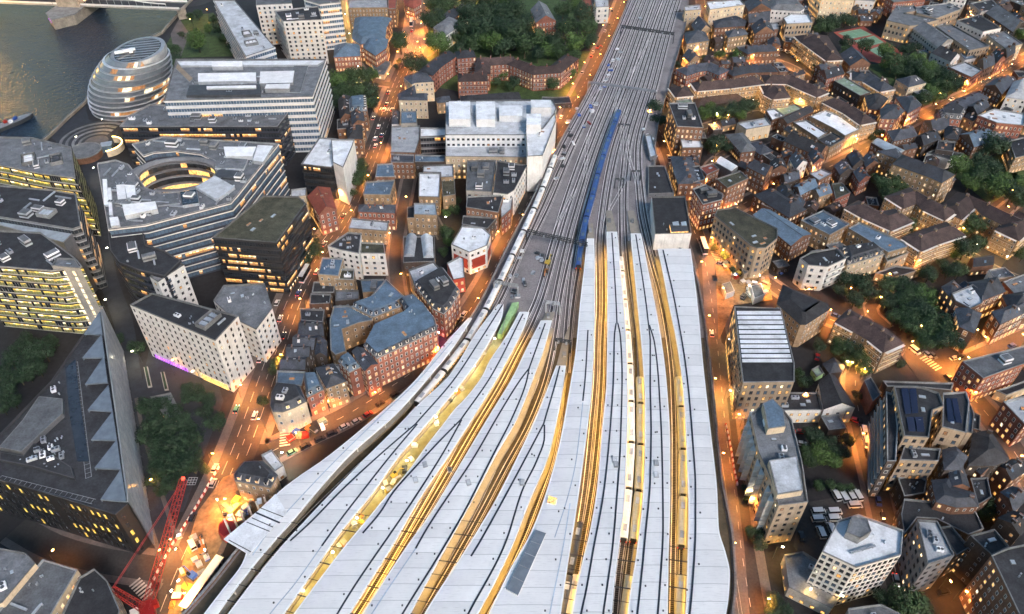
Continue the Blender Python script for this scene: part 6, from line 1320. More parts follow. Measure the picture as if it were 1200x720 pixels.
# --- serrated hotel, hexagonal tower and neighbours
ser = Bp('880,485 893,474 905,467 918,480 928,492 940,540 947,588 913,592 903,560 890,530', 24, 'white', 'flat', 'roof_grey', 'pale serrated-front block with light blue roof along the station road', name='hotel', cat='hotel', n=10, kinds='sa', lit=.12, wmat='tan_stone')
loc_part(ser, '894,473 906,468 918,481 921,500 900,503', 23, 26.5, 'cream', 'slate_blue', 'penthouse', 26.5, 'coping'); loc_part(ser, '901,540 934,535 941,575 911,580', 23, 26, 'cream', 'roof_light', 'penthouse', 26, 'coping')
q_ = FOOT[-1][0]
for i in range(len(q_)):
    a, b_ = Vector(q_[i]), Vector(q_[(i + 1) % len(q_)]); d = b_ - a; L = d.length; d /= L; n_ = Vector((d.y, -d.x))
    if n_.x > -.3 or L < 6: continue
    for k in range(int(L / 3.6)):
        p = a + d * (k + .5) * 3.6; bq = ccw([tuple(p - d * 1.7), tuple(p + d * 1.7), tuple(p + d * 1.5 + n_ * 2.2)])
        for z in range(3, 21, 3): mb = MB(); mb.prism(bq, z, z + 2.6, 0, 0, False); mb.build('bay', 'render_white', ser)
        mb = MB(); e0 = p - d * 1.6 + n_ * .12; e1 = p + d * 1.4 + n_ * 2.12
        for z in range(4, 21, 3): mb.face([(*(e0.lerp(e1, .2)), z), (*(e0.lerp(e1, .8)), z), (*(e0.lerp(e1, .8)), z + 1.2), (*(e0.lerp(e1, .2)), z + 1.2)])
        mb.build('window_column', 'glass_dark', ser)
hexb = B(3, 3, '425,250 635,325 625,440 415,500 255,425 330,278', 24.3, 'hex', 'flat', 'roof_white', 'six-sided white grid-faced tower with stained white roof', name='office_tower', cat='office', n=4, kinds='vd', maxn=100, par=1.1)
loc_part(hexb, tuple and '998,606 1016,608 1021,623 1008,631 992,624 996,612', 23.2, 26.5, 'coping', 'roof_grey', 'roof_penthouse', 26.5, 'coping')
B(3, 3, '78,440 165,425 335,530 335,640 300,690 100,592', 6, 'conc', 'flat', 'roof_grey', 'low grey podium with stained roof at the foot of the six-sided tower', n=2, lit=.7)
B(3, 3, '702,275 795,282 875,442 750,486', 21, 'conc', 'flat', 'roof_light', 'grey slab with pale flat roof right of the six-sided tower', name='office_block', cat='office', n=6, kinds='ab', wmat='grey_panel')
B(3, 3, '805,310 860,305 945,405 885,442', 15, 'dark', 'flat', 'roof_dark', 'dark block with a glazed rooflight beside the pale grey slab', n=4, kinds='sd', lit=.7)
B(3, 3, '640,178 790,192 975,240 1012,318 940,345 790,270 700,265 640,340 625,250', 11, 'dark', 'flat', 'roof_dark', 'broad black sloping church-like roof above the pale grey slab', n=2, kinds='v', name='hall', cat='hall')
B(3, 3, '770,92 845,85 865,122 965,150 985,212 880,215 792,190', 15, 'brown', 'hipany', 'slate', 'navy mansard roofed brick building over the black sloping roof', chim=1, lit=.3)
B(3, 3, '835,-25 895,-25 945,125 862,120', 15, 'brown', 'gable', 'slate', 'long navy-roofed wing running down to the navy mansard', chim=0, lit=.4)
B(3, 3, '950,82 1030,78 1048,168 985,205', 12, 'brown', 'flat', 'roof_dark', 'small dark block with moss right of the navy mansard', n=2, lit=.3); B(3, 3, '610,80 700,60 745,90 735,150 640,165', 9, 'dark', 'flat', 'roof_dark', 'low dark roof below the lit balcony slab', n=4)
B(3, 3, '950,350 1062,320 1132,402 1050,440', 20, 'dark', 'flat', 'roof_dark', 'dark high-walled flat roof between the black roof and the brown slab', n=2)
B(3, 3, '1048,442 1128,408 1260,380 1330,600 1240,800 1180,720', 26, 'brown', 'flat', 'roof_dark', 'large brown brick slab with stepped lit balconies in the lower corner', name='apartment_block', cat='apartments', n=2, lit=.25, wmat='brick_brown')
B(3, 3, '378,692 530,672 622,718 640,790 380,800', 12, 'plaing', 'flat', 'roof_grey', 'grey flat roof with light parapet cut by the lower edge', n=2)
B(3, 3, '1090,150 1150,120 1210,180 1150,240', 12, 'brown', 'gable', 'slate', 'dark gabled house with lit rear windows near the right edge', lit=.4); B(3, 3, '1080,270 1150,235 1230,290 1180,350', 12, 'dark', 'gable', 'roof_dark', 'dark roofed house below the lit rear windows at the right edge', lit=.3); B(3, 3, '1070,20 1150,-10 1220,40 1140,90', 12, 'brown', 'gable', 'slate', 'dark brick terrace end at the right edge under the second mansion block', lit=.4); B(3, 3, '930,0 985,-15 1050,30 1000,65', 12, 'brown', 'gable', 'slate', 'brown gabled house between the navy wing and the dark terrace end', lit=.4)
# ================================================================ landmark pieces
def round_hall():
    """leaning egg of glass: thirteen ring storeys, each set further back, under a sloping glazed disc"""
    base = G(151, 127, 0); top = G(162, 60, 41); th = thing('round_glass_hall', 'bulging round glass hall leaning beside the river with banded storeys and a dark domed roof', 'city hall', tuple(base))
    nfl = 11; Hh = 41
    def ring(f):                       # centre and radii at height fraction f
        r = 24.6 * math.sqrt(max(.02, 1 - ((f - .42) / .78) ** 2)); g = f ** 1.3
        return base.x + (top.x - base.x) * g, base.y + (top.y - base.y) * g, r, r * .97, f * Hh
    n = 56
    for k in range(nfl):
        f0, f1 = .06 + k * .085, .06 + (k + 1) * .085; mb = MB(); sl = MB(); rg = random.Random(k)
        run = False
        for i in range(n):
            a0, a1 = 6.2832 * i / n, 6.2832 * (i + 1) / n
            P = lambda f, a, e=0: (lambda c: (c[0] + (c[2] + e) * math.cos(a), c[1] + (c[3] + e) * math.sin(a), c[4]))(ring(f))
            if rg.random() < .3: run = rg.random() < (.32 if k < 8 else .2)
            fa, fb = f0 + .018, f1; mb.face([P(fa, a0), P(fa, a1), P(fb, a1), P(fb, a0)], (1 if rg.random() < .3 else 2) if run and math.cos(a0 + .6) > .1 else 0)
            sl.face([P(f0, a0, .7), P(f0, a1, .7), P(f0 + .008, a1, .7), P(f0 + .008, a0, .7)]); sl.face([P(f0 + .008, a0, .7), P(f0 + .008, a1, .7), P(f0 + .014, a1, -.5), P(f0 + .014, a0, -.5)])
        mb.build('glass_storey', ['glass_mid', 'lit_white', 'lit_dim', 'glass_pale'], th); sl.build('storey_rim', 'plant_metal', th)
    c = ring(.995); mb = MB(); mb2 = MB(); f = .06
    def D(r, a, up=0): u = r * math.cos(a); v = r * math.sin(a); return (c[0] + u * c[2], c[1] + v * c[3], c[4] + .4 + v * c[3] * .10 + u * c[2] * .10 + up)
    n = 48
    for i in range(n):
        a0, a1 = 6.2832 * i / n, 6.2832 * (i + 1) / n
        mb.face([D(1.0, a0, .4), D(1.0, a1, .4), D(.86, a1, .6), D(.86, a0, .6)]); mb.face([D(1.03, a0, -1.6), D(1.03, a1, -1.6), D(1.0, a1, .4), D(1.0, a0, .4)]); mb2.face([D(.86, a0, .3), D(.86, a1, .3), D(.4, a1, .6), D(.4, a0, .6)]); mb2.face([D(.4, a0, .6), D(.4, a1, .6), D(0, 0, .7)])
        mb.face([D(1.03, a0, -1.6), D(1.0, a0, -5.5), D(1.0, a1, -5.5), D(1.03, a1, -1.6)][::-1])
    mb.build('roof_rim', 'plant_metal', th); mb2.build('roof_disc', 'glass_dark', th)
    mb = MB()
    for k in range(9):
        v = -.75 + k * .19; w = math.sqrt(max(0, .7 - v * v)); p0, p1 = D(0, 0, .95), 0
        mb.tube((c[0] - w * c[2], c[1] + v * c[3], c[4] + 1.1 + (v * c[3] - w * c[2]) * .1), (c[0] + w * c[2], c[1] + v * c[3], c[4] + 1.1 + (v * c[3] + w * c[2]) * .1), .12, 3)
    mb.build('roof_louvre', 'frame_grey', th)
    mb = MB(); mb.box((c[0] - 7, c[1] - 2, c[4] + .6), (12, 2.2, 1.2), .5, 0); mb.box((c[0] - 3, c[1] - 2, c[4] + 1), (2, 6, 1.0), .3, 0); mb.build('roof_plant', 'plant_white', th)
    c = ring(.06); mb = MB(); mb.cyl((c[0], c[1], 0), c[2] * .86, c[4] + .2, 40); mb.build('entrance_drum', 'lit_dim', th)
    FOOT.append(([(base.x + 28 * math.cos(a / 2), base.y + 28 * math.sin(a / 2)) for a in range(12)], 45, th))
round_hall()
def scoop():
    c = G(113, 166, 0); th = thing('stepped_amphitheatre', 'sunken dark stepped amphitheatre between the round glass hall and the offices', 'amphitheatre', tuple(c))
    for k in range(9):
        r0, r1 = 7 + k * 1.7, 7 + (k + 1) * 1.7; mb = MB(); z = .2 + k * .28
        for i in range(20):
            a0, a1 = math.pi * .35 + math.pi * 1.15 * i / 20, math.pi * .35 + math.pi * 1.15 * (i + 1) / 20; P = lambda r, a, z_: (c.x + r * math.cos(a), c.y + r * math.sin(a), z_)
            mb.face([P(r0, a0, z), P(r1, a0, z), P(r1, a1, z), P(r0, a1, z)]); mb.face([P(r0, a0, z - .28), P(r0, a0, z), P(r0, a1, z), P(r0, a1, z - .28)][::-1])
        mb.build('seating_step', 'grey_panel' if k % 2 else 'paving_dark', th)
    mb = MB(); mb.cyl((c.x, c.y, .05), 7, .1, 24); mb.build('stage', 'paving', th)
    th = thing('round_kiosk', 'round bronze-topped pavilion on the riverside steps above the offices', 'pavilion', tuple(G(102, 183, 0)))
    p = G(102, 184, 0); mb = MB(); mb.cyl((p.x, p.y, 0), 9, 4, 28); mb.build('drum', 'brick_brown', th); mb = MB(); mb.cyl((p.x, p.y, 4), 9.6, .5, 28); mb.cyl((p.x, p.y, 4.5), 8.6, .15, 28, 1); mb.build('roof', ['coping', 'roof_grey'], th)
    p = G(127, 176, 0); th = thing('curved_light_wall', 'curved glowing wall with pale glass box beside the amphitheatre', 'pavilion', tuple(p)); mb = MB()
    A = [Vector((p.x + 9 * math.cos(a * .25 - 1.2), p.y + 9 * math.sin(a * .25 - 1.2), 0)) for a in range(12)]; strip_box(mb, A, .6, 4); mb.build('wall', 'cream', th); mb = MB(); strip_box(mb, A, .3, .3, 4.02); mb.build('light_strip', 'tube_cream', th); mb = MB(); mb.box((p.x, p.y, 0), (6, 5, 4), .3, 0); mb.box((p.x, p.y, 4), (6.3, 5.3, .2), .3, 1); mb.build('glass_box', ['glass_blue', 'glass_pale'], th)
scoop()
# courtyard cone inside the horseshoe: glazed oval ring storeys
cc = G(207, 203, 20); oc = thing('oval_glass_atrium', 'oval glass atrium glowing warm inside the horseshoe office', 'atrium', (cc.x, cc.y, 0))
C0 = G(207, 204, 36); 
for k in range(8):
    z = 3 + k * 4.1; mb = MB(); sl = MB(); rg = random.Random(k + 5); s_ = .90; n = 40; run = False
    for i in range(n):
        a0, a1 = 6.2832 * i / n, 6.2832 * (i + 1) / n; P = lambda a, z_, e=0: (C0.x + (21 * s_ - e) * math.cos(a), C0.y + (14.5 * s_ - e) * math.sin(a), z_)
        if .62 < (i / n) < .70 or i / n > 1.1: continue
        if rg.random() < .3: run = rg.random() < .6
        mb.face([P(a1, z), P(a0, z), P(a0, z + 2.9), P(a1, z + 2.9)], 1 if run else 0); sl.face([P(a1, z + 2.9), P(a0, z + 2.9), P(a0, z + 4.0, .2), P(a1, z + 4.0, .2)]); sl.face([P(a0, z + 2.9, .6), P(a1, z + 2.9, .6), P(a1, z + 3.1), P(a0, z + 3.1)])
    mb.build('glass_storey', ['glass_dark', 'lit_warm'], oc); sl.build('storey_rim', 'grey_panel', oc)
mb = MB(); n = 48
for i in range(n):
    a0, a1 = 6.2832 * i / n, 6.2832 * (i + 1) / n; P = lambda r, a, z_: (C0.x + 22 * r * math.cos(a), C0.y + 15 * r * math.sin(a), z_)
    for r0, r1, z0, z1 in ((.86, 1.0, 34.0, 36.15), (1.0, 1.08, 36.15, 36.1)): mb.face([P(r0, a0, z0), P(r1, a0, z1), P(r1, a1, z1), P(r0, a1, z0)])
mb.build('roof_rim', 'grey_panel', oc)
# placed roofs of the big offices: white plant, strips
def roof_boxes(root, specs, h):
    for s, dz, m_, nm in specs: loc_part(root, s, h, h + dz, m_ if m_ in ('plant_dark', 'grey_panel') else 'plant_metal', m_, nm, h + dz)
roof_boxes(white_office, (('208,72 380,71 372,76 212,77', 1.2, 'roof_white', 'roof_strip'), ('232,86 300,85 300,95 232,96', 2, 'plant_white', 'plant_room'), ('305,84 345,83 343,97 304,98', 2.2, 'plant_white', 'plant_room'), ('222,100 305,99 305,111 218,112', 1.5, 'plant_dark', 'plant_well'), ('242,101 300,100 300,103 242,104', 2.4, 'plant_white', 'duct'), ('312,99 340,98 339,104 310,104', 2.6, 'plant_white', 'plant_room'), ('248,72 284,72 284,78 248,78', 2.6, 'plant_white', 'plant_room'), ('345,74 362,74 352,108 338,108', .6, 'roof_grey', 'walkway'), ('208,75 226,92 222,96 206,80', .5, 'tan_stone', 'atrium_edge')), 35.2)
q_ = ccw([tuple(G(x, y, 36)[:2]) for x, y in S('225,84 345,83 338,110 222,112')]); clutter(white_office, q_, 35.2, random.Random(3), 40, 'aadv')
hs = [f for f in FOOT if 'horseshoe-shaped' in f[2]['label']][0]
roof_boxes(hs[2], (('136,217 146,216 148,233 138,234', 2.2, 'plant_white', 'plant_room'), ('146,216 158,215 159,231 149,232', 2.2, 'plant_white', 'plant_room'), ('143,240 182,236 184,245 146,253', 2.6, 'plant_white', 'plant_room'), ('182,229 208,226 211,238 185,241', .8, 'roof_grey', 'roof_deck'), ('211,225 230,222 233,238 214,241', 1.6, 'glass_dark', 'glazed_roof'), ('229,219 252,206 275,219 254,234', 1.6, 'roof_light', 'roof_hood'), ('252,197 262,185 290,187 285,198', 1.2, 'roof_grey', 'roof_deck'), ('256,199 280,200 276,209 252,207', 1.2, 'plant_dark', 'solar_array'), ('262,172 300,172 296,183 264,183', 2.4, 'plant_white', 'plant_room'), ('302,170 320,171 308,190 296,188', 2, 'roof_white', 'plant_room'), ('120,210 125,210 127,240 122,240', 1.2, 'plant_white', 'duct'), ('126,220 130,220 132,252 128,252', 1.2, 'plant_white', 'duct'), ('128,255 138,254 140,264 130,265', 2, 'plant_white', 'plant_room')), 35.1)
clutter(hs[2], hs[0], 35.1, random.Random(9), 90, 'aadvb')
# ---- river crossing at the top left
def bridge():
    th = thing('river_bridge', 'pale bridge deck with hanging chains crossing the river to a stone pier', 'bridge', tuple(G(140, 10, 0)))
    a, b_ = G(-60, -4, 9), G(215, 7, 9); c = G(330, -10, 6); mb = MB(); strip_box(mb, [a, b_], 15, 1.4, -1.2); mb.build('deck', 'concrete', th)
    for s in (7.4, -7.4):
        P = side_pts([a, b_], s); mb = MB(); strip_box(mb, P, .5, 1.3, .2); mb.build('parapet', 'barrier_white', th)
    mb = MB(); strip_box(mb, [p + Vector((0, 0, .22)) for p in [a, b_]], 9, .05); mb.build('roadway', 'asphalt', th)
    d = (b_ - a).normalized(); p0 = G(82, 3, 9); p1 = G(200, 7, 9)
    for s in (7, -7):
        e = Vector((-d.y, d.x, 0)) * s; mb = MB(); n = 14; pr = None
        for k in range(n + 1):
            f = k / n; z = 4 + 22 * (1 - f) ** 2; p = p0.lerp(p1, f) + e + Vector((0, 0, z)); mb.tube(p, p - Vector((0, 0, z)), .12, 3)
            if pr is not None: mb.tube(pr, p, .5, 4)
            pr = p
        mb.build('suspension_chain', 'frame_white', th)
    mb = MB(); strip_box(mb, [G(205, 6, 9), G(216, 6, 8)], 17, 9.0, -8.9); mb.build('abutment', 'stone_pier', th)
    pr = G(83, 12, 6); d2 = Vector((-d.y, d.x, 0)); q = []
    hw, hl = 15, 22
    for u, v in ((-hl, -hw * .75), (-hl - 12, 0), (-hl, hw * .75), (hl, hw * .75), (hl + 12, 0), (hl, -hw * .75)): q.append(tuple((Vector((pr.x, pr.y + 9, 0)) + d2 * u + d * v)[:2]))
    pier = thing('bridge_pier', 'massive stone bridge pier with pointed cutwater standing in the river', 'bridge pier', (pr.x, pr.y, 0)); mb = MB(); mb.prism(ccw(q), -.5, 7.6); mb.build('pier_base', 'stone_pier', pier); mb = MB(); mb.prism(offset(ccw(q), -.5), 7.6, 8.3); mb.build('cornice', 'coping', pier)
    mb = MB(); mb.box((pr.x, pr.y + 9, 8.3), (18, 18, 40), math.atan2(d.y, d.x)); mb.build('tower', 'stone_pier', pier)
    for k in range(3):
        mb = MB(); p = Vector(q[1]).lerp(Vector(q[0]), .3 + .25 * k); mb.box((p.x, p.y - .4, 4.5), (.5, .5, .5)); mb.build('navigation_lamp', 'purple_light', pier)
bridge()
ap = street('216,6 235,3 262,-10 290,-20', 12, 0, name='road')
# a floodlit museum ship moored just outside the frame: only its mirror light reaches the picture
fb_ = thing('moored_ship', 'grey floodlit ship moored beyond the edge of the picture, gilding the water', 'ship', (-470, 560, 0)); mb = MB()
sa = Vector((-.568, .823, 0)); sn = Vector((-.823, -.568, 0)); sp = Vector((-418, 570, 0)); fz = lambda u, v, z=0: tuple(sp + sa * u + sn * (v + 9) + Vector((0, 0, z)))
mb.prism(ccw([fz(u, v)[:2] for u, v in ((0, -3), (18, -9), (150, -9), (160, 0), (150, 9), (18, 9), (0, 3))]), 0, 8); mb.build('hull', 'metal_grey', fb_); mb = MB(); ra = math.atan2(sa.y, sa.x); mb.box(fz(80, 0, 8), (70, 12, 7), ra); mb.box(fz(85, 0, 15), (14, 9, 10), ra); mb.build('superstructure', 'grey_panel', fb_)
for k in range(9): mb = MB(); mb.box(fz(8 + k * 14, -8.5, 9 + (k % 3) * 4), (5.0, 1.2, 2.4), ra); mb.build('flood_lamp', 'ship_lamp', fb_)
for k, (x, y) in enumerate(((88, 2), (100, 3), (60, 1))): p = G(x, y, 12); lm = thing('bridge_lamp', 'orange lamp standard on the bridge deck above the pier', 'lamp', (p.x, p.y, 9)); mb = MB(); mb.cyl((p.x, p.y, 9), .15, 5, 6); mb.build('post', 'metal_dark', lm); mb = MB(); mb.box((p.x, p.y, 14), (1.1, 1.1, .9)); mb.build('lantern', 'lamp_orange', lm)
def boat():
    p = G(6, 150, 0); th = thing('moored_boat', 'black-hulled work boat with red and white deck gear moored by the river wall', 'boat', (p.x, p.y, 0)); a = .95; co, si = math.cos(a), math.sin(a)
    tr = lambda u, v: (p.x + u * co - v * si, p.y + u * si + v * co); out = [(-16, -3.4), (10, -3.6), (16, -2), (19, 0), (16, 2), (10, 3.6), (-16, 3.4)]
    mb = MB(); mb.prism(ccw([tr(*q) for q in out]), .0, 2.2); mb.build('hull', 'metal_dark', th); mb = MB(); mb.prism(ccw([tr(u * .95, v * .88) for u, v in out]), 2.2, 2.4); mb.build('deck', 'metal_grey', th)
    mb = MB(); mb.box((*tr(-7, 0), 2.4), (7, 4, 2.6), a, 0); mb.box((*tr(-7, 0), 5), (7.4, 4.4, .2), a, 1); mb.build('wheelhouse', ['barrier_white', 'plant_metal'], th)
    for k, (u, v, m_) in enumerate(((2, 1.2, 'red_paint'), (4, -1.4, 'plant_white'), (8, .5, 'blue_paint'), (-13, 0, 'red_paint'))): mb = MB(); mb.box((*tr(u, v), 2.4), (2.4, 1.6, 1.3), a + .2 * k); mb.box((*tr(u, v), 3.7), (1.2, .8, .5), a + .2 * k); mb.build('deck_box', m_, th)
boat()
# ---- hotel details: purple glow strip and canopy
hq = [f for f in FOOT if f[2]['label'].startswith('white slab hotel')][0][0]
def face_edge(q):                     # longest edge turned to the viewer
    b_ = max(range(len(q)), key=lambda i: (Vector(q[i]) - Vector(q[(i + 1) % len(q)])).length * ((lambda a, c: Vector(((c - a).y, -(c - a).x)).dot(-(a + c) / 2) > 0)(Vector(q[i]), Vector(q[(i + 1) % len(q)]))))
    return Vector(q[b_]), Vector(q[(b_ + 1) % len(q)])
a, b_ = face_edge(hq); d = (b_ - a).normalized(); nn = Vector((d.y, -d.x))
mb = MB(); L = (b_ - a).length; k = 3.0
for i in range(14): p = a + d * (3 + i * L * .03) + nn * .4; mb.box((p.x, p.y, .6), (.3, .3, 2.2), math.atan2(d.y, d.x))
mb.build('purple_lamp', 'purple_light', hot)
mb = MB(); p = a + d * L * .8 + nn * .3; mb.box((p.x, p.y, .4), (L * .3, .3, 3.0), math.atan2(d.y, d.x)); mb.build('shopfront', 'lit_warm', hot)
# magenta lit end of the crescent block
cq = [f for f in FOOT if f[2]['label'].startswith('big red brick block with curved')][0]
# ---- red lattice crane
def lattice(th, name, a, b_, w, m, seg=1.6, w2=None):
    a, b_ = Vector(a), Vector(b_); d = (b_ - a); L = d.length; d.normalize(); u = d.cross(Vector((0, 0, 1))).normalized(); v = u.cross(d); w2 = w2 or w; n = max(3, int(L / seg)); mb = MB()
    P = lambda k, i, j: a + d * (L * k / n) + (u * i + v * j) * (w + (w2 - w) * k / n) / 2
    for i, j in ((-1, -1), (1, -1), (1, 1), (-1, 1)): mb.tube(P(0, i, j), P(n, i, j), .13, 4)
    cs = ((-1, -1), (1, -1), (1, 1), (-1, 1))
    for k in range(n):
        for q in range(4):
            p, r = cs[q], cs[(q + 1) % 4]
            if k % 2: p, r = r, p
            mb.tube(P(k, *p), P(k + 1, *r), .07, 3); mb.tube(P(k, *cs[q]), P(k, *cs[(q + 1) % 4]), .06, 3)
    return mb.build(name, m, th)
cr_ = thing('crawler_crane', 'red lattice crane raised over the building site road', 'crane', tuple(G(172, 712, 0)))
foot = G(172, 714, 3); tip = G(215, 562, 21); lattice(cr_, 'jib', foot, tip, 2.6, 'red_paint', 1.7, 1.9)
back = G(131, 690, 12); lattice(cr_, 'back_mast', foot + Vector((-1, 0, 1)), back, 2.2, 'red_paint', 1.8, 1.6)
mb = MB(); mb.tube(tip, back, .12, 4); mb.tube(tip + Vector((.5, 0, 0)), back + Vector((.5, 0, 0)), .08, 4); mb.build('pendant_line', 'red_paint', cr_)
mb = MB(); p = foot; mb.box((p.x, p.y, 1.2), (4.2, 6, 2.2), .5); mb.box((p.x + 2, p.y + 2, 1.4), (1.6, 2, 2.4), .5); mb.build('upper_body', 'red_paint', cr_)
for s in (-2.2, 2.2): mb = MB(); mb.box((p.x + s * .9, p.y + s * .4, 0), (1.1, 7.5, 1.2), .5); mb.build('crawler_track', 'metal_dark', cr_)
mb = MB(); mb.box((p.x - 3.4, p.y - 1.4, 2), (2.5, 3.2, 1.4), .5); mb.build('counterweight', 'barrier_white', cr_)
mb = MB(); mb.box(tuple(tip), (.9, .9, .9)); mb.build('tip_lamp', 'tail_red', cr_)
mb = MB(); hp = G(225, 564, 16); mb.tube(tip, hp, .06, 3); 
for k in range(4): mb.tube(hp + Vector((-1.5 + k, -1.5, 0)), hp + Vector((-1.5 + k, 1.5, 0)), .1, 3); mb.tube(hp + Vector((-1.5, -1.5 + k, 0)), hp + Vector((1.5, -1.5 + k, 0)), .1, 3)
mb.build('hook_platform', 'frame_grey', cr_)
# ---- red and white barriers along the works
bm = MB(); bm.box((-.55, 0, 0), (1.1, .5, .95), 0, 0); bm.box((.55, 0, 0), (1.1, .5, .95), 0, 1); bm.box((0, 0, 0), (2.3, .7, .15), 0, 0); bm.box((0, 0, .95), (.5, .3, .1), 0, 1); BAR = bm.mesh('road_barrier', ['red_paint', 'barrier_white'])
def barriers(s, lab, grp, st=2.6):
    P = resample([G(x, y, .2) for x, y in S(s)], st)
    for a, b_ in zip(P, P[1:]):
        c = (a + b_) / 2; o = obj('road_barrier', BAR, None, tuple(c), math.atan2((b_ - a).y, (b_ - a).x)); tag(o, lab, 'barrier', grp)
barriers('259,545 247,565 232,592 216,618 202,640 188,665 176,690', 'red and white barrier in the high street row', 'barriers beside the high street works')
barriers('850,497 853,510 857,530 860,550 864,570', 'red and white barrier in the row along the station road', 'barriers along the station road')
# ---- building-site clutter: huts, excavators, stacks, tanks
def excavator(x, y, rz, col, lab, z=.2, s=1.0):
    p = G(x, y, z); th = thing('excavator', lab, 'excavator', tuple(p)); co, si = math.cos(rz), math.sin(rz); tr = lambda u, v, w: (p.x + (u * co - v * si) * s, p.y + (u * si + v * co) * s, p.z + w * s)
    for v in (-1, 1): mb = MB(); mb.box(tr(0, v, 0), (3.2 * s, .6 * s, .8 * s), rz); mb.build('crawler_track', 'metal_dark', th)
    mb = MB(); mb.box(tr(-.4, 0, .9), (2.6 * s, 2.2 * s, 1.1 * s), rz); mb.build('engine_body', col, th); mb = MB(); mb.box(tr(.6, .6, 1.0), (1.2 * s, .9 * s, 1.7 * s), rz); mb.build('cab', 'glass_car', th)
    mb = MB(); mb.tube(tr(.8, -.3, 1.6), tr(3.0, -.3, 3.8), .25 * s, 4); mb.tube(tr(3.0, -.3, 3.8), tr(5.0, -.3, 1.6), .2 * s, 4); mb.build('boom', col, th); mb = MB(); mb.box(tr(5.0, -.3, .9), (.8 * s, 1 * s, .8 * s), rz); mb.build('bucket', 'metal_dark', th)
excavator(226, 676, 2.6, 'blue_paint', 'blue excavator on the bright yellow building site'); excavator(642, 309, 1.2, 'yellow_paint', 'yellow excavator standing on the empty track bed left of the blue train', RZ + .1); excavator(238, 645, 2.0, 'orange_paint', 'orange excavator beside the white van on the building site')
excavator(640, 320, 4.5, 'orange_paint', 'small orange digger on the track bed under the yellow one', RZ + .1, .8); excavator(463, 559, .8, 'yellow_paint', 'yellow digger in the works strip between the canopies', RZ + .1, .8); excavator(867, 322, .4, 'yellow_paint', 'yellow digger on the colourful site by the station road'); excavator(700, 58, 0.3, 'red_paint', 'red digger on the pale ballast near the far gantry', RZ + .1, .8)
def stack(x, y, z, rg, m_, lab, name='material_stack', s=1.0, grp=None):
    p = G(x, y, z); th = thing(name, lab, 'stack', tuple(p), grp); rz = rg.uniform(0, 3)
    w, l = rg.uniform(1.2, 2.4) * s, rg.uniform(2, 4) * s
    for k in range(2 if rg.random() < .6 else 3): mb = MB(); mb.box((p.x + rg.uniform(-.3, .3), p.y + rg.uniform(-.3, .3), z + .1 + k * .62 * s), (l * (1 - .12 * k), w, .55 * s), rz + rg.uniform(-.06, .06)); mb.build('pallet_load', m_ if k == 0 or rg.random() < .5 else 'plant_metal', th)
    mb = MB(); 
    for u in (-.3, .3): mb.box((p.x + u * l * math.cos(rz), p.y + u * l * math.sin(rz), z), (.15, w, .12), rz)
    mb.build('pallet', 'bark', th)
rg = random.Random(21); cols = ['plant_metal', 'plant_white', 'yellow_paint', 'orange_paint', 'blue_paint', 'red_paint', 'metal_dark', 'tan_stone', 'roof_green']
CN = dict(plant_metal='grey', plant_white='white', yellow_paint='yellow', orange_paint='orange', blue_paint='blue', red_paint='red', metal_dark='black', tan_stone='tan', roof_green='pale green')
def scatter(s, n, z, area_, s_=1.0, cs=cols):
    q = S(s); k = 0; done = []
    for _ in range(n * 12):
        if k >= n: break
        x = rg.uniform(min(p[0] for p in q), max(p[0] for p in q)); y = rg.uniform(min(p[1] for p in q), max(p[1] for p in q))
        if not inside((x, y), q) or any((x - a) ** 2 + (y - b_) ** 2 < 26 * s_ for a, b_ in done): continue
        done.append((x, y)); k += 1; c = rg.choice(cs); stack(x, y, z, rg, c, '%s pallet stack %s' % (CN[c], area_), s=s_, grp=None)
scatter('262,590 300,560 318,572 300,600 262,625', 16, .2, 'on the building site below the dark pub'); scatter('232,620 258,640 226,712 196,712', 16, .2, 'on the bright floodlit building site')
scatter('842,298 880,300 902,318 900,350 862,352 848,330', 30, .2, 'on the crowded works yard'); scatter('592,318 612,290 640,300 632,330 612,352 592,350', 16, RZ + .1, 'on the disused track bed', .8, ['plant_metal', 'plant_white', 'metal_dark'])
scatter('702,105 720,60 745,30 752,20 728,70 706,110', 14, RZ + .1, 'on the ballast near the far gantries', .9, ['plant_metal', 'plant_white', 'blue_paint', 'metal_dark']); scatter('668,130 700,118 690,150 660,195 650,215 655,180', 16, RZ + .1, 'on the ballast strip beside the open tracks', .9, ['plant_metal', 'plant_white', 'red_paint', 'blue_paint', 'metal_dark'])
scatter('573,400 582,405 545,450 512,497 470,560 430,612 400,648 395,640 425,600 465,550 500,505 535,450', 34, RZ + .1, 'in the floodlit works strip between two canopies', .8, ['plant_metal', 'metal_dark', 'yellow_paint', 'orange_paint', 'plant_white']); scatter('756,140 764,165 772,190 762,192 752,150', 7, RZ + .1, 'beside the trackside cabin', .9, ['plant_metal', 'plant_white', 'metal_dark']); scatter('335,512 362,500 395,490 378,512 345,535', 8, .2, 'on the yard behind the parked taxis')
# green sheeted hoarding at the head of the works strip
gs = thing('green_sheeting', 'bright green sheeted enclosure at the upper end of the works strip', 'scaffold sheeting', tuple(G(598, 362, RZ))); Q = ccw([tuple(G(x, y, RZ + 3)[:2]) for x, y in S('600,355 608,354 603,366 594,382 588,392 583,391 592,372')]); mb = MB(); mb.prism(Q, RZ, RZ + 3); mb.build('sheet', 'green_sheet', gs); mb = MB(); mb.tube((*Q[0], RZ + 3.1), (*Q[2], RZ + 3.1), .15); mb.build('scaffold_tube', 'metal_grey', gs)
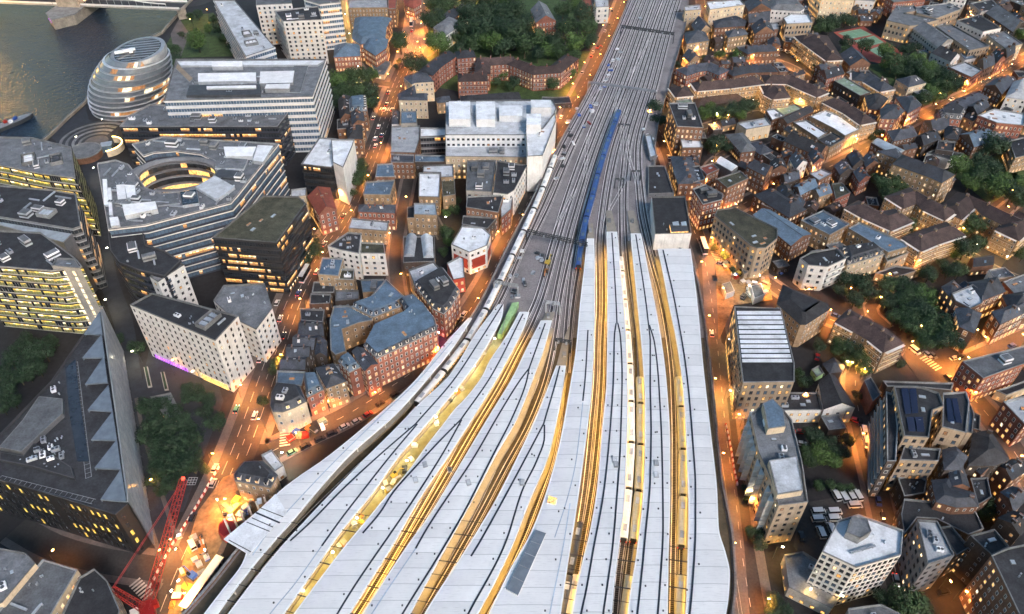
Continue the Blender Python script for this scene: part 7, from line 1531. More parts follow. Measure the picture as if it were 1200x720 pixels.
# site huts, red barge-like hopper, lit boom lorry
for lab, s, h, mt in (('red steel hopper building on the building site beneath the flared canopy', '256,615 262,608 277,612 276,622 262,630 256,625', 4, 'red_panel'), ('yellow corrugated pipe run curving over the building site', '262,598 278,588 284,590 270,602', 2.5, 'yellow_paint'), ('white cabin unit on the works yard by the station road', '880,335 892,332 896,345 884,350', 4, 'plant_white'),
        ('grey cabin unit on the works yard by the station road', '846,333 856,330 861,341 851,345', 3.5, 'plant_metal'), ('brown cabin at the edge of the works yard', '866,308 884,300 890,312 872,322', 3.5, 'tan_stone')):
    Q = ccw([tuple(G(x, y, h)[:2]) for x, y in S(s)]); th = thing('site_cabin', lab, 'cabin', (*Q[0], 0)); mb = MB(); mb.prism(Q, .1, h); mb.build('body', mt, th); mb = MB(); mb.prism(offset(Q, .3), h, h + .12); mb.build('roof', 'roof_grey' if mt != 'red_panel' else 'red_paint', th)
wk = thing('works_gantry', 'long white floodlit conveyor walkway on the bright building site', 'walkway', tuple(G(240, 690, 0))); a, b_ = G(258, 652, 3), G(214, 712, 3); mb = MB(); strip_box(mb, [a, b_], 3, .3); mb.build('deck', 'barrier_white', wk); mb = MB()
for k in range(9): p = a.lerp(b_, k / 8); mb.box((p.x, p.y, 0), (.4, 2.4, 3)); 
mb.build('trestle', 'metal_grey', wk)
# ================================================================ trees
def leaf_mesh(seed, mats, n=1700, lobes=7, flat=.85):
    r = random.Random(seed); mb = MB(); L = [(0, 0, .62, .40)]
    for _ in range(lobes): a = r.uniform(0, 6.28); d = r.uniform(.2, .34); L.append((d * math.cos(a), d * math.sin(a), r.uniform(.42, .85), r.uniform(.17, .27)))
    for _ in range(n):
        x, y, z, q = r.choice(L) if r.random() > .25 else L[0]; u = Vector((r.gauss(0, 1), r.gauss(0, 1), r.gauss(0, 1))).normalized(); rr = q * (r.random() ** .25) * r.uniform(.85, 1.12)
        c = Vector((x, y, z)) + Vector((u.x, u.y, u.z * flat)) * rr
        if c.z < .2: continue
        nrm = (u + Vector((r.uniform(-.6, .6), r.uniform(-.6, .6), r.uniform(-.2, .8)))).normalized(); t1 = nrm.orthogonal().normalized(); t2 = nrm.cross(t1); an = r.uniform(0, 6.28); e1 = t1 * math.cos(an) + t2 * math.sin(an); e2 = nrm.cross(e1); s = r.uniform(.022, .042)
        mb.face([c - e1 * s, c + e2 * s * .7, c + e1 * s, c - e2 * s * .7], 0)
    return mb.mesh('crown', mats)
CROWN = [leaf_mesh(k, ['leaf_a', 'leaf_b', 'leaf_a', 'leaf_b', 'leaf_c'][k % 5]) for k in range(10)]
def trunk_mesh(seed):
    r = random.Random(seed); mb = MB(); mb.cyl((0, 0, 0), .03, .35, 7, 0, .02)
    for k in range(5): a = 6.28 * k / 5 + r.random(); mb.tube((0, 0, .28 + .03 * k), (.22 * math.cos(a), .22 * math.sin(a), .6 + r.uniform(-.05, .1)), .011, 4)
    return mb.mesh('trunk', 'bark')
TRUNK = [trunk_mesh(k) for k in range(3)]
trg = random.Random(5)
def tree(x, y, r, label, kind=None, grp=None, tall=1.0):
    """x,y = centre of the crown in the photograph, r = its radius there"""
    k = trg.randrange(10) if kind is None else kind; h = 10.0
    for _ in range(3):
        p = G(x, y, h * .6); D = proj(p)[2]; R_ = r * D / F; hh = R_ / .46 * tall; h = hh
    p = G(x, y, h * .62); th = thing('tree', label, 'tree', (p.x, p.y, 0), grp); th.rotation_euler = (0, 0, trg.uniform(0, 6.28)); th.scale = (R_ / .46, R_ / .46, h)
    obj('crown', CROWN[k], th); obj('trunk', TRUNK[k % 3], th)
def trees(c, r, s, label, grp=None, kind=None):
    v = [float(a) for a in s.replace(',', ' ').split()]
    for i in range(0, len(v), 3): tree(300 * c + v[i] / 4, 180 * r + v[i + 1] / 4, v[i + 2] / 4, label, kind, grp)
trees(0, 0, '920,180,52 1025,130,30 995,90,24 928,62,26 892,76,22 1090,215,28 850,160,18 1050,180,26 975,130,24 810,235,36 830,280,34 800,300,30', 'dark tree on the lawn behind the round glass hall', 'park trees behind the round glass hall')
trees(1, 0, '675,195,48', 'big dark round tree at the orange plaza'); trees(1, 0, '848,192,60', 'big round tree above the high street crossing'); trees(1, 0, '750,292,66', 'largest round tree at the high street crossing'); trees(1, 0, '830,95,58', 'dark tree between the plaza and the grey-roofed hall'); trees(1, 0, '672,285,14 657,312,15', 'small clipped tree on the paved island', 'small clipped trees')
trees(1, 0, '390,375,50 450,355,52 515,350,45 400,430,48 460,430,55 530,425,46 545,480,38 375,480,36 540,345,36 500,480,42 430,500,36', 'dense dark tree between the white-banded office and the high street', 'dense trees by the high street')
trees(1, 0, '1000,60,60 1080,60,60 1160,60,60 990,130,56 1060,140,66 1140,120,60 1190,160,60 1020,200,50 1100,190,60 960,220,36 1160,215,50 900,20,50 830,10,40 1000,0,50 1090,-10,60 1190,0,60 940,175,30', 'tall dark tree in the park beyond the red council flats', 'park trees beyond the red flats')
trees(2, 0, '20,40,60 0,140,70 60,210,50 130,170,60 200,190,55 260,120,60 330,60,55 350,130,60 290,200,60 370,190,40 220,240,40 240,40,50 60,110,50 170,230,40 300,20,46 290,260,34 120,250,36', 'dark park tree beside the railway street', 'park trees beside the railway street'); trees(2, 0, '20,180,40 60,170,34', 'brighter green tree in the park edge', None, 2)
trees(1, 0, '1162,350,24 1125,385,26 1190,400,24 975,395,26 1050,405,14 1060,430,14', 'small conifer in the courts of the red flats', 'small trees in the courts of the red flats'); trees(2, 0, '195,385,34 10,380,34 100,385,16 285,340,28', 'small tree behind the curved red flats', 'small trees behind the curved red flats')
trees(2, 0, '675,500,42 690,560,40', 'lamp-lit tree beside the station road', 'lamp-lit trees beside the station road', 2); trees(2, 0, '705,420,20 770,300,24 760,455,14', 'small tree beside the van yard', 'small trees beside the van yard')
trees(2, 0, '905,530,38 950,525,40 1000,520,42 1045,510,42 1090,500,42 1130,490,36 925,500,30 1070,540,30', 'clipped dark tree in the row behind the gallery flats', 'tree row behind the gallery flats'); trees(2, 0, '960,670,52 1010,690,30 925,690,30 1030,660,26', 'tree glowing over the orange pub garden', 'trees over the orange pub garden', 2)
trees(2, 0, '975,255,26 1020,270,18 1060,255,30 1100,270,24 900,270,18', 'tree between the gabled terrace and the brown terrace', 'trees above the gabled terrace', None); trees(3, 0, '230,340,28 225,310,20', 'tree beside the parking court', 'trees beside the parking court')
trees(3, 0, '105,405,46', 'single big tree in the court of the brown gallery flats', None, 2); trees(3, 0, '260,100,40 310,95,40 360,85,36 395,100,28 240,130,34 290,130,30', 'dark tree along the fence above the tennis courts', 'trees above the tennis courts')
trees(3, 0, '370,195,38 450,208,40 365,235,26', 'tree standing over the tennis courts', 'trees over the tennis courts'); trees(3, 0, '552,235,46 590,285,46 645,285,42 700,270,40 700,310,44 760,315,44 800,335,40 840,355,38 875,375,34 740,350,42 645,230,34 690,220,30 610,330,34 660,335,34 560,290,36 830,400,34 880,400,30 900,390,26 790,390,34 740,455,40 700,460,30 790,450,36 820,440,30 760,420,30', 'dark tree in the long park strip below the tennis courts', 'trees of the park strip')
trees(3, 0, '742,350,34', 'brighter green tree in the park strip', None, 2); trees(3, 0, '520,620,26 490,645,20', 'small lamp-lit tree at the fork of the eastern street', 'small lamp-lit trees', 2); trees(3, 0, '1185,160,34', 'dark tree by the far end of the eastern street')
trees(3, 0, '1060,680,66 1120,690,40 1010,700,34', 'big round almost black tree at the right side', 'big almost black trees', 0); trees(3, 1, '900,50,60 1000,100,60 1090,140,66 1150,180,60 1000,30,50 1190,140,50 1060,70,50 950,130,46 1180,220,40', 'dark park tree at the right edge above the lit path', 'park trees at the right edge')
trees(3, 1, '540,140,50 600,110,50 560,190,46 620,150,44 640,120,36 510,120,30', 'round dark tree clump left of the tall tan block', 'round trees left of the tall tan block', 1); trees(3, 1, '570,350,46 640,330,50 610,370,36', 'round tree at the corner of the car court', 'round trees at the car court', 1)
trees(3, 1, '905,295,40 950,240,36 1015,280,50 980,330,56 930,350,40 1030,320,36', 'tall green tree inside the angled gallery flats', 'tall court trees', 1); trees(3, 1, '930,440,60 890,470,30 980,410,40', 'pale grey-green tree below the court', 'pale trees below the court'); trees(3, 1, '760,560,44 850,545,44 900,540,44 820,510,30 720,560,30 640,600,30', 'bushy tree along the lane below the gallery flats', 'bushy trees along the lane')
trees(3, 1, '440,600,54 380,590,46 340,640,36 480,650,46 410,680,46', 'fresh green tree beside the long gabled warehouse', 'fresh green trees', 2); trees(3, 1, '560,620,50 620,610,50 680,640,56 740,660,56 640,680,56 560,690,50 760,720,50 700,730,60', 'dark leafy tree in the wood above the car square', 'dark wood above the car square'); trees(3, 1, '1180,400,40 1120,420,34 1200,470,36', 'tree at the right edge below the flats', 'trees at the right edge below the flats')
trees(3, 2, '600,40,50 670,30,56 740,20,56 680,90,56 760,80,60 820,60,60 860,110,60 820,150,56 740,160,50 890,170,40 900,60,40 720,120,50', 'dark leafy tree of the wood beside the car square', 'wood beside the car square'); trees(3, 2, '790,110,46 800,160,36', 'bright green tree in the wood beside the car square', 'bright trees beside the car square', 4)
trees(3, 2, '350,180,50 400,200,50 430,240,46 320,200,36 240,180,36 380,250,36 450,290,40 170,350,40 150,310,26', 'dark tree behind the straight gallery flats', 'trees behind the straight gallery flats'); trees(3, 2, '625,265,24 420,410,26', 'small street tree under orange light', 'small street trees under orange light', 2); trees(3, 2, '215,600,50 290,640,50 250,680,56 340,680,46 180,680,40 370,620,36 200,720,40 310,720,44', 'dark tree in the garden behind the serrated block', 'garden trees behind the serrated block')
trees(3, 3, '640,660,90 560,650,60 720,680,60 600,720,60', 'huge dark tree at the lower edge beside the six-sided tower', 'huge dark trees at the lower edge'); trees(3, 3, '30,640,40 70,690,50 20,700,40', 'dark tree at the lower edge left of the podium', 'dark trees left of the podium'); trees(3, 3, '240,120,30 290,110,30 340,125,26 380,130,26', 'hedge-like tree above the van park', 'hedge trees above the van park', 1); trees(3, 3, '1040,200,50 1010,250,40', 'black tree right of the navy mansard', 'black trees by the navy mansard')
trees(2, 1, '955,440,22 1000,475,26 1035,545,18', 'street tree in front of the curved tan office', 'street trees before the curved tan office'); trees(2, 2, '1090,590,20 1110,560,18 1085,625,16', 'small tree at the foot of the serrated block', 'small trees by the serrated block') ; trees(2, 3, '1090,80,22 1095,130,22 1120,330,34 1160,380,40 1180,330,34 1100,180,20', 'dark hedge tree beside the station road', 'hedge trees beside the station road')
trees(1, 1, '480,60,46 470,120,46 510,100,30 450,180,26', 'dark street tree at the bend of the high street', 'street trees at the bend of the high street'); trees(1, 1, '255,415,40 240,460,46 285,450,40 230,500,34', 'big dark street tree beside the black office', 'big street trees beside the black office', 0); trees(1, 1, '895,370,40 900,410,26 930,260,30 890,280,26 880,460,26 950,220,20', 'dark back garden tree behind the brick warehouses', 'back garden trees behind the warehouses'); trees(1, 2, '90,260,32 80,300,26 110,240,20 30,440,30', 'dark tree between the road and the slate houses', 'trees between the road and the slate houses')
trees(0, 2, '120,160,46 200,200,60 160,230,50 90,200,40 240,160,36 50,250,50 120,280,50 180,290,40 20,320,50 90,330,40 30,400,50 60,440,40 10,470,40 140,330,26', 'black-green tree in the garden behind the huge dark office', 'garden trees behind the huge dark office', 0)
trees(0, 2, '700,470,56 760,450,40 820,480,36 720,540,60 790,560,60 850,540,50 690,610,50 760,640,60 840,640,60 900,620,50 900,700,50 820,710,56 740,710,56 890,560,40', 'dark plaza tree between the sail wall and the high street', 'plaza trees by the sail wall', 0); trees(0, 2, '880,390,36 930,410,46 980,440,40 960,490,40 1010,540,50 870,430,30 560,150,28 640,190,40 550,190,20', 'smaller plaza tree below the white hotel', 'plaza trees below the white hotel', 0)
trees(0, 3, '760,30,60 840,40,56 720,90,40 800,100,50 900,20,50 960,40,30 760,140,36', 'dark tree at the lower end of the plaza beside the crane', 'plaza trees beside the crane', 0)
# ================================================================ vehicles
def car_parts(kind):
    """local meshes: x forward; body with bonnet and boot, glasshouse, wheels, lamps"""
    L, W, hb, hr = dict(car=(4.3, 1.8, .82, 1.45), taxi=(4.6, 1.85, .95, 1.75), van=(5.2, 2.0, 1.1, 2.2), bus=(10.5, 2.5, 1.3, 4.3))[kind]; x0, x1 = -L / 2, L / 2; out = []
    mb = MB(); sec = [(x0, .45, hb * .8), (x0 + .15, .28, hb), (x1 - .9, .28, hb), (x1 - .15, .28, hb * .84), (x1, .4, hb * .7)]; w = W / 2
    for i in range(len(sec) - 1):
        (a, l, h), (b_, l2, h2) = sec[i], sec[i + 1]
        mb.face([(a, -w, h), (b_, -w, h2), (b_, w, h2), (a, w, h)]); mb.face([(a, -w, l), (b_, -w, l2), (b_, -w, h2), (a, -w, h)]); mb.face([(b_, w, l2), (a, w, l), (a, w, h), (b_, w, h2)])
    mb.face([(x0, w, .45), (x0, -w, .45), (x0, -w, hb * .8), (x0, w, hb * .8)]); mb.face([(x1, -w, .4), (x1, w, .4), (x1, w, hb * .7), (x1, -w, hb * .7)])
    out.append(('body', mb)); r0, r1, g0, g1 = dict(car=(-1.3, .5, -1.9, 1.15), taxi=(-1.6, .6, -1.95, 1.2), van=(-2.4, 1.3, -2.5, 2.1), bus=(-5.1, 5.0, -5.2, 5.15))[kind]; w2 = w * .8 if kind in ('car', 'taxi') else w * .94; g = MB(); rf = MB(); wg = w * .95
    P = [(g0, -wg, hb), (g1, -wg, hb), (g1, wg, hb), (g0, wg, hb)]; Q = [(r0, -w2, hr), (r1, -w2, hr), (r1, w2, hr), (r0, w2, hr)]
    for i in range(4): j = (i + 1) % 4; g.face([P[i], P[j], Q[j], Q[i]], 0)
    rf.face([(r0, -w2, hr + .01), (r1, -w2, hr + .01), (r1, w2, hr + .01), (r0, w2, hr + .01)]); rf.box((0 if kind != 'bus' else -2, 0, hr), (.5, .9, .06))
    if kind == 'bus': g2 = 1
    out += [('glasshouse', g), ('roof', rf)]; wb = L * .31
    for sx in (-wb, wb):
        for sy in (-1, 1):
            m_ = MB(); n = 10
            for k in range(n):
                a0, a1 = 6.283 * k / n, 6.283 * (k + 1) / n; y0, y1 = sy * (w - .22), sy * (w + .01); p = lambda a, y: (sx + .33 * math.cos(a), y, .33 + .33 * math.sin(a)); q = [p(a0, y0), p(a1, y0), p(a1, y1), p(a0, y1)]; m_.face(q if sy > 0 else q[::-1])
            m_.face([p(6.283 * k / n, y1) for k in range(n)]); out.append(('wheel', m_))
    return out
CM = {}
def vehicle(kind, col, loc, rz, label, grp=None, lights=False):
    k = (kind, col)
    if k not in CM:
        L_ = []
        for nm, mb in car_parts(kind):
            mats = {'body': 'car_' + col, 'glasshouse': ['glass_car', 'car_' + col], 'roof': 'car_' + col, 'wheel': 'tyre'}[nm]
            L_.append((nm, mb.mesh(nm, mats)))
        CM[k] = L_
    th = thing('parked_car' if kind == 'car' else kind, label, kind, loc, grp); th.rotation_euler = (0, 0, rz)
    for nm, me in CM[k]: obj(nm, me, th)
    if lights:
        L = dict(car=2.15, taxi=2.3, van=2.6, bus=5.25)[kind]
        if 'hl' not in CM: b_ = MB(); b_.box((0, 0, 0), (.1, .35, .2)); CM['hl'] = b_.mesh('headlight', 'head_white'); CM['tl'] = b_.mesh('tail_lamp', 'tail_red')
        for s in (-.6, .6): obj('headlight', CM['hl'], th, (L, s, .6)); obj('tail_lamp', CM['tl'], th, (-L, s, .7))
def near_dir(x, y):
    p = G(x, y, 0); best = (1e9, 0)
    for P, w, pv, i in ROADS:
        for a, b_ in zip(P, P[1:]):
            d = (p - (a + b_) / 2).length
            if d < best[0]: best = (d, math.atan2((b_ - a).y, (b_ - a).x))
    return best[1]
def cars(c, r, s, desc, kind='car', rz=None, cols_=('silver', 'black', 'grey', 'white', 'blue'), z=.16, lights=False, px=False):
    v = [float(a) for a in s.replace(',', ' ').split()]
    for i in range(0, len(v), 2):
        x, y = (v[i], v[i + 1]) if px else (300 * c + v[i] / 4, 180 * r + v[i + 1] / 4); col = cols_[(i // 2) % len(cols_)]; p = G(x, y, 0); p.z = z
        k2 = 'bus' if kind == 'bus' else kind; vehicle(kind, col, tuple(p), near_dir(x, y) if rz is None else rz, '%s %s %s' % (col, {'car': 'car', 'taxi': 'taxi', 'van': 'van', 'bus': 'double-decker bus'}[kind], desc), lights=lights)
cars(1, 2, '170,685', 'parked on the orange terrace street', cols_=('green',)); cars(1, 2, '232,658 300,625 357,598', 'in the row on the orange terrace street', 'taxi', cols_=('black',)); cars(1, 2, '415,565 472,540', 'in the row on the orange terrace street', cols_=('silver',)); cars(1, 2, '525,508', 'in the row on the orange terrace street', cols_=('red',)); cars(1, 2, '582,458 650,415', 'in the row on the orange terrace street', cols_=('black',)); cars(1, 2, '975,38', 'parked where the terrace street meets the viaduct', cols_=('silver',)); cars(1, 2, '945,75', 'parked where the terrace street meets the viaduct', cols_=('black',))
cars(2, 0, '372,270 380,248', 'on the railway street', cols_=('red', 'silver')); cars(2, 0, '437,150 458,118 330,345 470,55', 'on the railway street', cols_=('silver', 'black', 'silver', 'black')); cars(1, 0, '730,118', 'crossing the orange plaza', 'bus', cols_=('white',), lights=True); cars(1, 0, '730,150', 'on the plaza road', cols_=('red',), lights=True); cars(1, 1, '232,580', 'on the high street beside the black office', 'bus', cols_=('white',), lights=True)
cars(1, 0, '600,520 612,495 640,520 575,600 590,640 560,690 620,440 550,560 560,655', 'on the high street by the slate-gabled houses', lights=True); cars(1, 1, '350,330 410,300 320,430 285,560 200,660', 'on the high street past the red gothic hall', lights=True); cars(1, 1, '100,705', 'turning at the white corner block', cols_=('white',)); cars(1, 2, '115,60 130,140 60,150 20,250', 'on the dark stretch of the high street', lights=True); cars(0, 2, '1195,515 1110,485', 'at the plaza junction', lights=True, cols_=('white', 'green'))
cars(0, 3, '1000,110 905,270 840,350 1010,40', 'on the high street beside the red and white barriers', cols_=('silver', 'black', 'grey')); cars(0, 3, '905,400', 'parked on the bright building site', 'van', 2.2, ('white',), .25); cars(2, 1, '742,55 750,90 760,130 768,165 775,185 735,20', 'on the station road by the brown terrace', cols_=('white', 'black', 'black', 'white', 'grey')); cars(2, 2, '935,130', 'driving on the station road', 'car', None, ('white',), .16, True); cars(2, 1, '1080,575 950,590 975,520', 'on the road below the curved tan office', cols_=('silver', 'black'))
cars(2, 1, '895,450', 'crossing at the station road junction', 'bus', cols_=('white',), lights=True)
cars(3, 2, '430,545', 'in the line parked beside the lit balconies', cols_=('black',)); cars(3, 2, '448,592 458,642', 'in the line parked beside the lit balconies', cols_=('white',), kind='van'); cars(3, 2, '465,690 405,535', 'in the line parked beside the lit balconies', cols_=('black', 'red')); cars(3, 3, '485,20 495,100 505,150 515,195 535,270', 'parked along the lane above the six-sided tower', cols_=('black', 'grey', 'black', 'blue')); cars(3, 2, '155,645 150,590 295,600', 'parked beside the serrated block', cols_=('white', 'red', 'black')); cars(3, 2, '685,210', 'alone on the orange car square', 'van', cols_=('white',)); cars(3, 2, '745,228 770,232', 'parked on the car square', cols_=('silver', 'grey')); cars(3, 2, '315,45 310,135 870,245 900,240 845,335 1140,185 230,240', 'parked under the trees around the car square', cols_=('blue', 'red', 'silver', 'black', 'black'))
cars(3, 3, '315,168 350,175 383,168 415,168', 'in the upper line of the van park', 'van', 1.75, ('white',), .1); cars(3, 3, '405,215', 'parked crosswise in the van park', 'van', .05, ('white',), .1); cars(3, 3, '235,245 310,245 235,280 310,278', 'in the paired lines of the van park', 'van', .05, ('white',), .1); cars(3, 3, '245,342 293,325', 'parked against the six-sided tower', 'van', 1.65, ('white',), .1); cars(3, 3, '596,565', 'on the orange lane beside the six-sided tower', 'taxi', cols_=('white',), lights=True); cars(3, 3, '155,360', 'in the corner of the van park', cols_=('black',)); cars(3, 3, '820,620', 'parked on the orange lane end', cols_=('black',), rz=.2)
cars(2, 0, '735,335 728,360 745,350', 'parked in the van yard beside the tracks', 'van', .6, ('white',), .1); cars(2, 0, '700,465 230,553', 'parked near the viaduct', cols_=('white',)); cars(3, 0, '95,250 120,270 180,270 40,265 60,240 140,240', 'in the parking court of the small terraces', cols_=('silver', 'blue', 'black', 'white'), rz=.4); cars(3, 1, '192,638', 'parked before the rounded cream flats', 'van', .1, ('white',)); cars(3, 1, '50,560', 'parked behind the curved tan office', cols_=('blue',)); cars(3, 1, '715,328 760,400 830,450 850,430 870,415 900,400 1050,435', 'parked by the gallery flats', cols_=('white', 'black', 'grey', 'silver')); cars(3, 0, '860,470 920,430 700,560 640,600 1100,330 1150,280 1000,385', 'on the orange eastern street', lights=True)
cars(2, 1, '95,82 40,280', 'on the service road behind the white ribbed office', cols_=('silver', 'black')); cars(0, 1, '1160,690', 'on the dark forecourt', cols_=('grey',))
# ================================================================ street lamps
pm = MB(); pm.cyl((0, 0, 0), .12, 7.6, 6, 0, .07); POLE = pm.mesh('pole', 'metal_dark'); pm = MB(); pm.tube((0, 0, 7.5), (1.5, 0, 8.0), .05, 4); ARM = pm.mesh('arm', 'metal_dark'); pm = MB(); pm.box((1.7, 0, 7.9), (.8, .34, .16)); HEAD = pm.mesh('lantern', ['lamp_orange']); HEADW = pm.mesh('lantern', ['lamp_white'])
LL = {}
def lamp_light(power, col):
    k = (power, col)
    if k not in LL: l = bpy.data.lights.new('street_light', 'SPOT'); l.energy = power; l.color = col; l.shadow_soft_size = .35; l.spot_size = R(146); l.spot_blend = .75; LL[k] = l
    return LL[k]
ORA = (1.0, .33, .06); GOL = (1.0, .56, .14); WHI = (1.0, .85, .55)
def lamp(p, rz, desc, power=5000, col=ORA, z=0.0):
    th = thing('street_lamp', desc, 'street lamp', (p[0], p[1], z), 'street lamps'); th.rotation_euler = (0, 0, rz)
    obj('pole', POLE, th); obj('arm', ARM, th); obj('lantern', HEADW if col != ORA else HEAD, th); l = bpy.data.objects.new('street_light', lamp_light(power, col)); C.objects.link(l); l.parent = th; l.location = (1.7, 0, 7.6)
LAMPK = 2.0
def lamps_on(key, desc, st=24, power=5000, col=ORA, both=True, off=1.2, phase=0.3):
    P = resample(ST_[key], 2.0); w = [r for r in ROADS if (r[0][0] - ST_[key][0]).length < 1][0][1]; acc = st * phase; k = 0
    for a, b_ in zip(P, P[1:]):
        acc += (b_ - a).length
        if acc < st: continue
        acc = 0; d = (b_ - a).normalized(); s = 1 if (k % 2 or not both) else -1; k += 1; o = Vector((-d.y, d.x, 0)) * s * (w / 2 + off); p = a + o; X, Y, D = proj(p)
        if not (-30 < X < 1230 and -30 < Y < 750): continue
        if any(inside(p, q) for q, h, r in FOOT): continue
        lamp(p, math.atan2(-o.y, -o.x), desc, power * LAMPK, col)
lamps_on('high', 'street lamp on the orange high street', 17, 6500); lamps_on('branch', 'street lamp on the side street by the tower flats', 18, 9000, GOL); lamps_on('plazaroad', 'street lamp on the bright plaza', 14, 10000); lamps_on('terr', 'street lamp on the terrace street beside the viaduct', 16, 4500)
lamps_on('mid', 'street lamp on the narrow dark street between the warehouses', 32, 2500); lamps_on('sta', 'street lamp on the station road', 18, 2600); lamps_on('east', 'street lamp on the road below the curved tan office', 14, 5500); lamps_on('cross', 'street lamp on the lane by the black gabled house', 14, 6000); lamps_on('van', 'street lamp on the lane of parked cars', 18, 5500); lamps_on('square', 'street lamp on the orange car square', 16, 6500); lamps_on('square2', 'street lamp under the red mansion block', 16, 5500)
lamps_on('long', 'street lamp on the orange eastern street', 15, 7500); lamps_on('es', 'street lamp beside the gallery flats', 20, 3500); lamps_on('n1', 'street lamp beside the far end of the tracks', 20, 4500); lamps_on('n2', 'street lamp among the yellow brick blocks', 18, 6500); lamps_on('n3', 'street lamp below the gallery flats', 16, 6500, GOL); lamps_on('n4', 'street lamp behind the brown warehouses', 18, 6000); lamps_on('n6', 'street lamp at the far right corner', 16, 8000); lamps_on('s1', 'street lamp under the huge dark office', 38, 600); lamps_on('w1', 'lamp post on the dark riverside lane', 40, 500, WHI); lamps_on('s2', 'lamp post on the plaza path by the sail wall', 30, 500, ORA); lamps_on('n5', 'street lamp by the lit park path', 16, 4500); lamps_on('court', 'street lamp in the court of the gallery flats', 14, 3500, GOL)
for x, y, pw, cl, d in ((245, 655, 2400, GOL, 'tall floodlight on the bright building site'), (222, 690, 2400, GOL, 'tall floodlight on the bright building site'), (205, 712, 2000, GOL, 'tall floodlight on the bright building site'), (262, 605, 1800, GOL, 'tall floodlight on the bright building site'), (330, 545, 6000, WHI, 'floodlight behind the dark pub'), (855, 335, 1800, GOL, 'floodlight on the works yard by the station road'), (885, 340, 1500, WHI, 'floodlight on the works yard by the station road'), (870, 350, 1500, WHI, 'floodlight on the works yard by the station road'),
        (850, 150, 12000, ORA, 'lamp in the orange pub garden'), (838, 158, 9000, ORA, 'lamp in the orange pub garden'), (1008, 445, 8000, ORA, 'lamp by the black gabled house'), (992, 440, 6000, GOL, 'lamp by the black gabled house'), (1150, 460, 5000, ORA, 'lamp between the red mansion blocks'), (1100, 690, 3000, ORA, 'lamp on the orange lane end'), (1115, 705, 3000, ORA, 'lamp on the orange lane end'), (990, 355, 5000, ORA, 'lamp by the fresh green trees'), (1140, 400, 9000, ORA, 'lamp under the wood beside the car square'), (1075, 400, 6000, ORA, 'lamp at the gallery flats end'), (925, 170, 9000, GOL, 'lamp along the supermarket front'), (1000, 172, 9000, GOL, 'lamp along the supermarket front'), (955, 175, 9000, GOL, 'lamp along the supermarket front'),
        (465, 5, 9000, ORA, 'lamp on the orange plaza'), (492, 40, 9000, ORA, 'lamp on the orange plaza'), (476, 55, 9000, ORA, 'lamp on the orange plaza'), (1110, 60, 8000, GOL, 'lamp by the yellow stairwell office'), (1125, 50, 6000, GOL, 'lamp by the yellow stairwell office'), (668, 105, 7000, ORA, 'lamp at the lawn by the viaduct'), (690, 20, 9000, ORA, 'lamp at the far end of the railway street'), (660, 40, 5000, ORA, 'lamp at the far end of the railway street'), (520, 270, 4500, GOL, 'lamp in the warehouse back gardens'), (535, 210, 6000, ORA, 'lamp in the warehouse back gardens'), (490, 195, 7000, ORA, 'lamp at the top of the narrow dark street'), (1060, 275, 5000, GOL, 'lamp in the car court'), (1075, 262, 5000, GOL, 'lamp in the car court'), (1030, 262, 4000, GOL, 'lamp in the car court'), (848, 470, 9000, GOL, 'lamp by the warm lit long office'), (856, 440, 9000, GOL, 'lamp by the warm lit long office'), (853, 410, 9000, GOL, 'lamp by the warm lit long office'), (905, 655, 4000, GOL, 'lamp under the serrated block'), (870, 590, 4000, GOL, 'lamp under the serrated block'), (985, 715, 1200, GOL, 'lamp under the podium'), (945, 700, 1200, GOL, 'lamp under the podium'), (228, 35, 4000, ORA, 'lamp at the bridge abutment'), (245, 22, 4000, ORA, 'lamp at the bridge abutment'), (125, 152, 3500, GOL, 'lamp under the round glass hall'), (205, 440, 1500, ORA, 'lamp in the plaza kiosk'), (236, 448, 2500, GOL, 'lamp in front of the white hotel'), (186, 412, 1200, GOL, 'lamp in front of the white hotel')):
    p = G(x, y, 0); lamp(p, math.atan2(-p.y, -p.x) + (x % 7), d, pw * .6, cl)
p = G(514, 402, 0); lamp(p, -1.2, 'pink lamp lighting the end of the big red brick crescent block', 3500, (1, .06, .30))
# bright works strip floodlights
for x, y in ((580, 405), (556, 437), (535, 466), (512, 497), (478, 548), (450, 580), (420, 615), (392, 655), (358, 700)):
    p = G(x, y, RZ); th = thing('works_floodlight', 'small floodlight mast in the works strip between the canopies', 'floodlight', tuple(p), 'floodlights in the works strip'); mb = MB(); mb.tube(tuple(p), (p.x, p.y, RZ + 4), .08); mb.build('mast', 'metal_grey', th); mb = MB(); mb.box((p.x, p.y, RZ + 4), (.7, .4, .3)); mb.build('lamp_head', 'lamp_white', th)
    l = bpy.data.objects.new('floodlight_glow', lamp_light(220, (1, .86, .6))); C.objects.link(l); l.location = (p.x, p.y, RZ + 3.6)
    l.parent = th; l.matrix_parent_inverse = Matrix.Translation(-Vector(p))
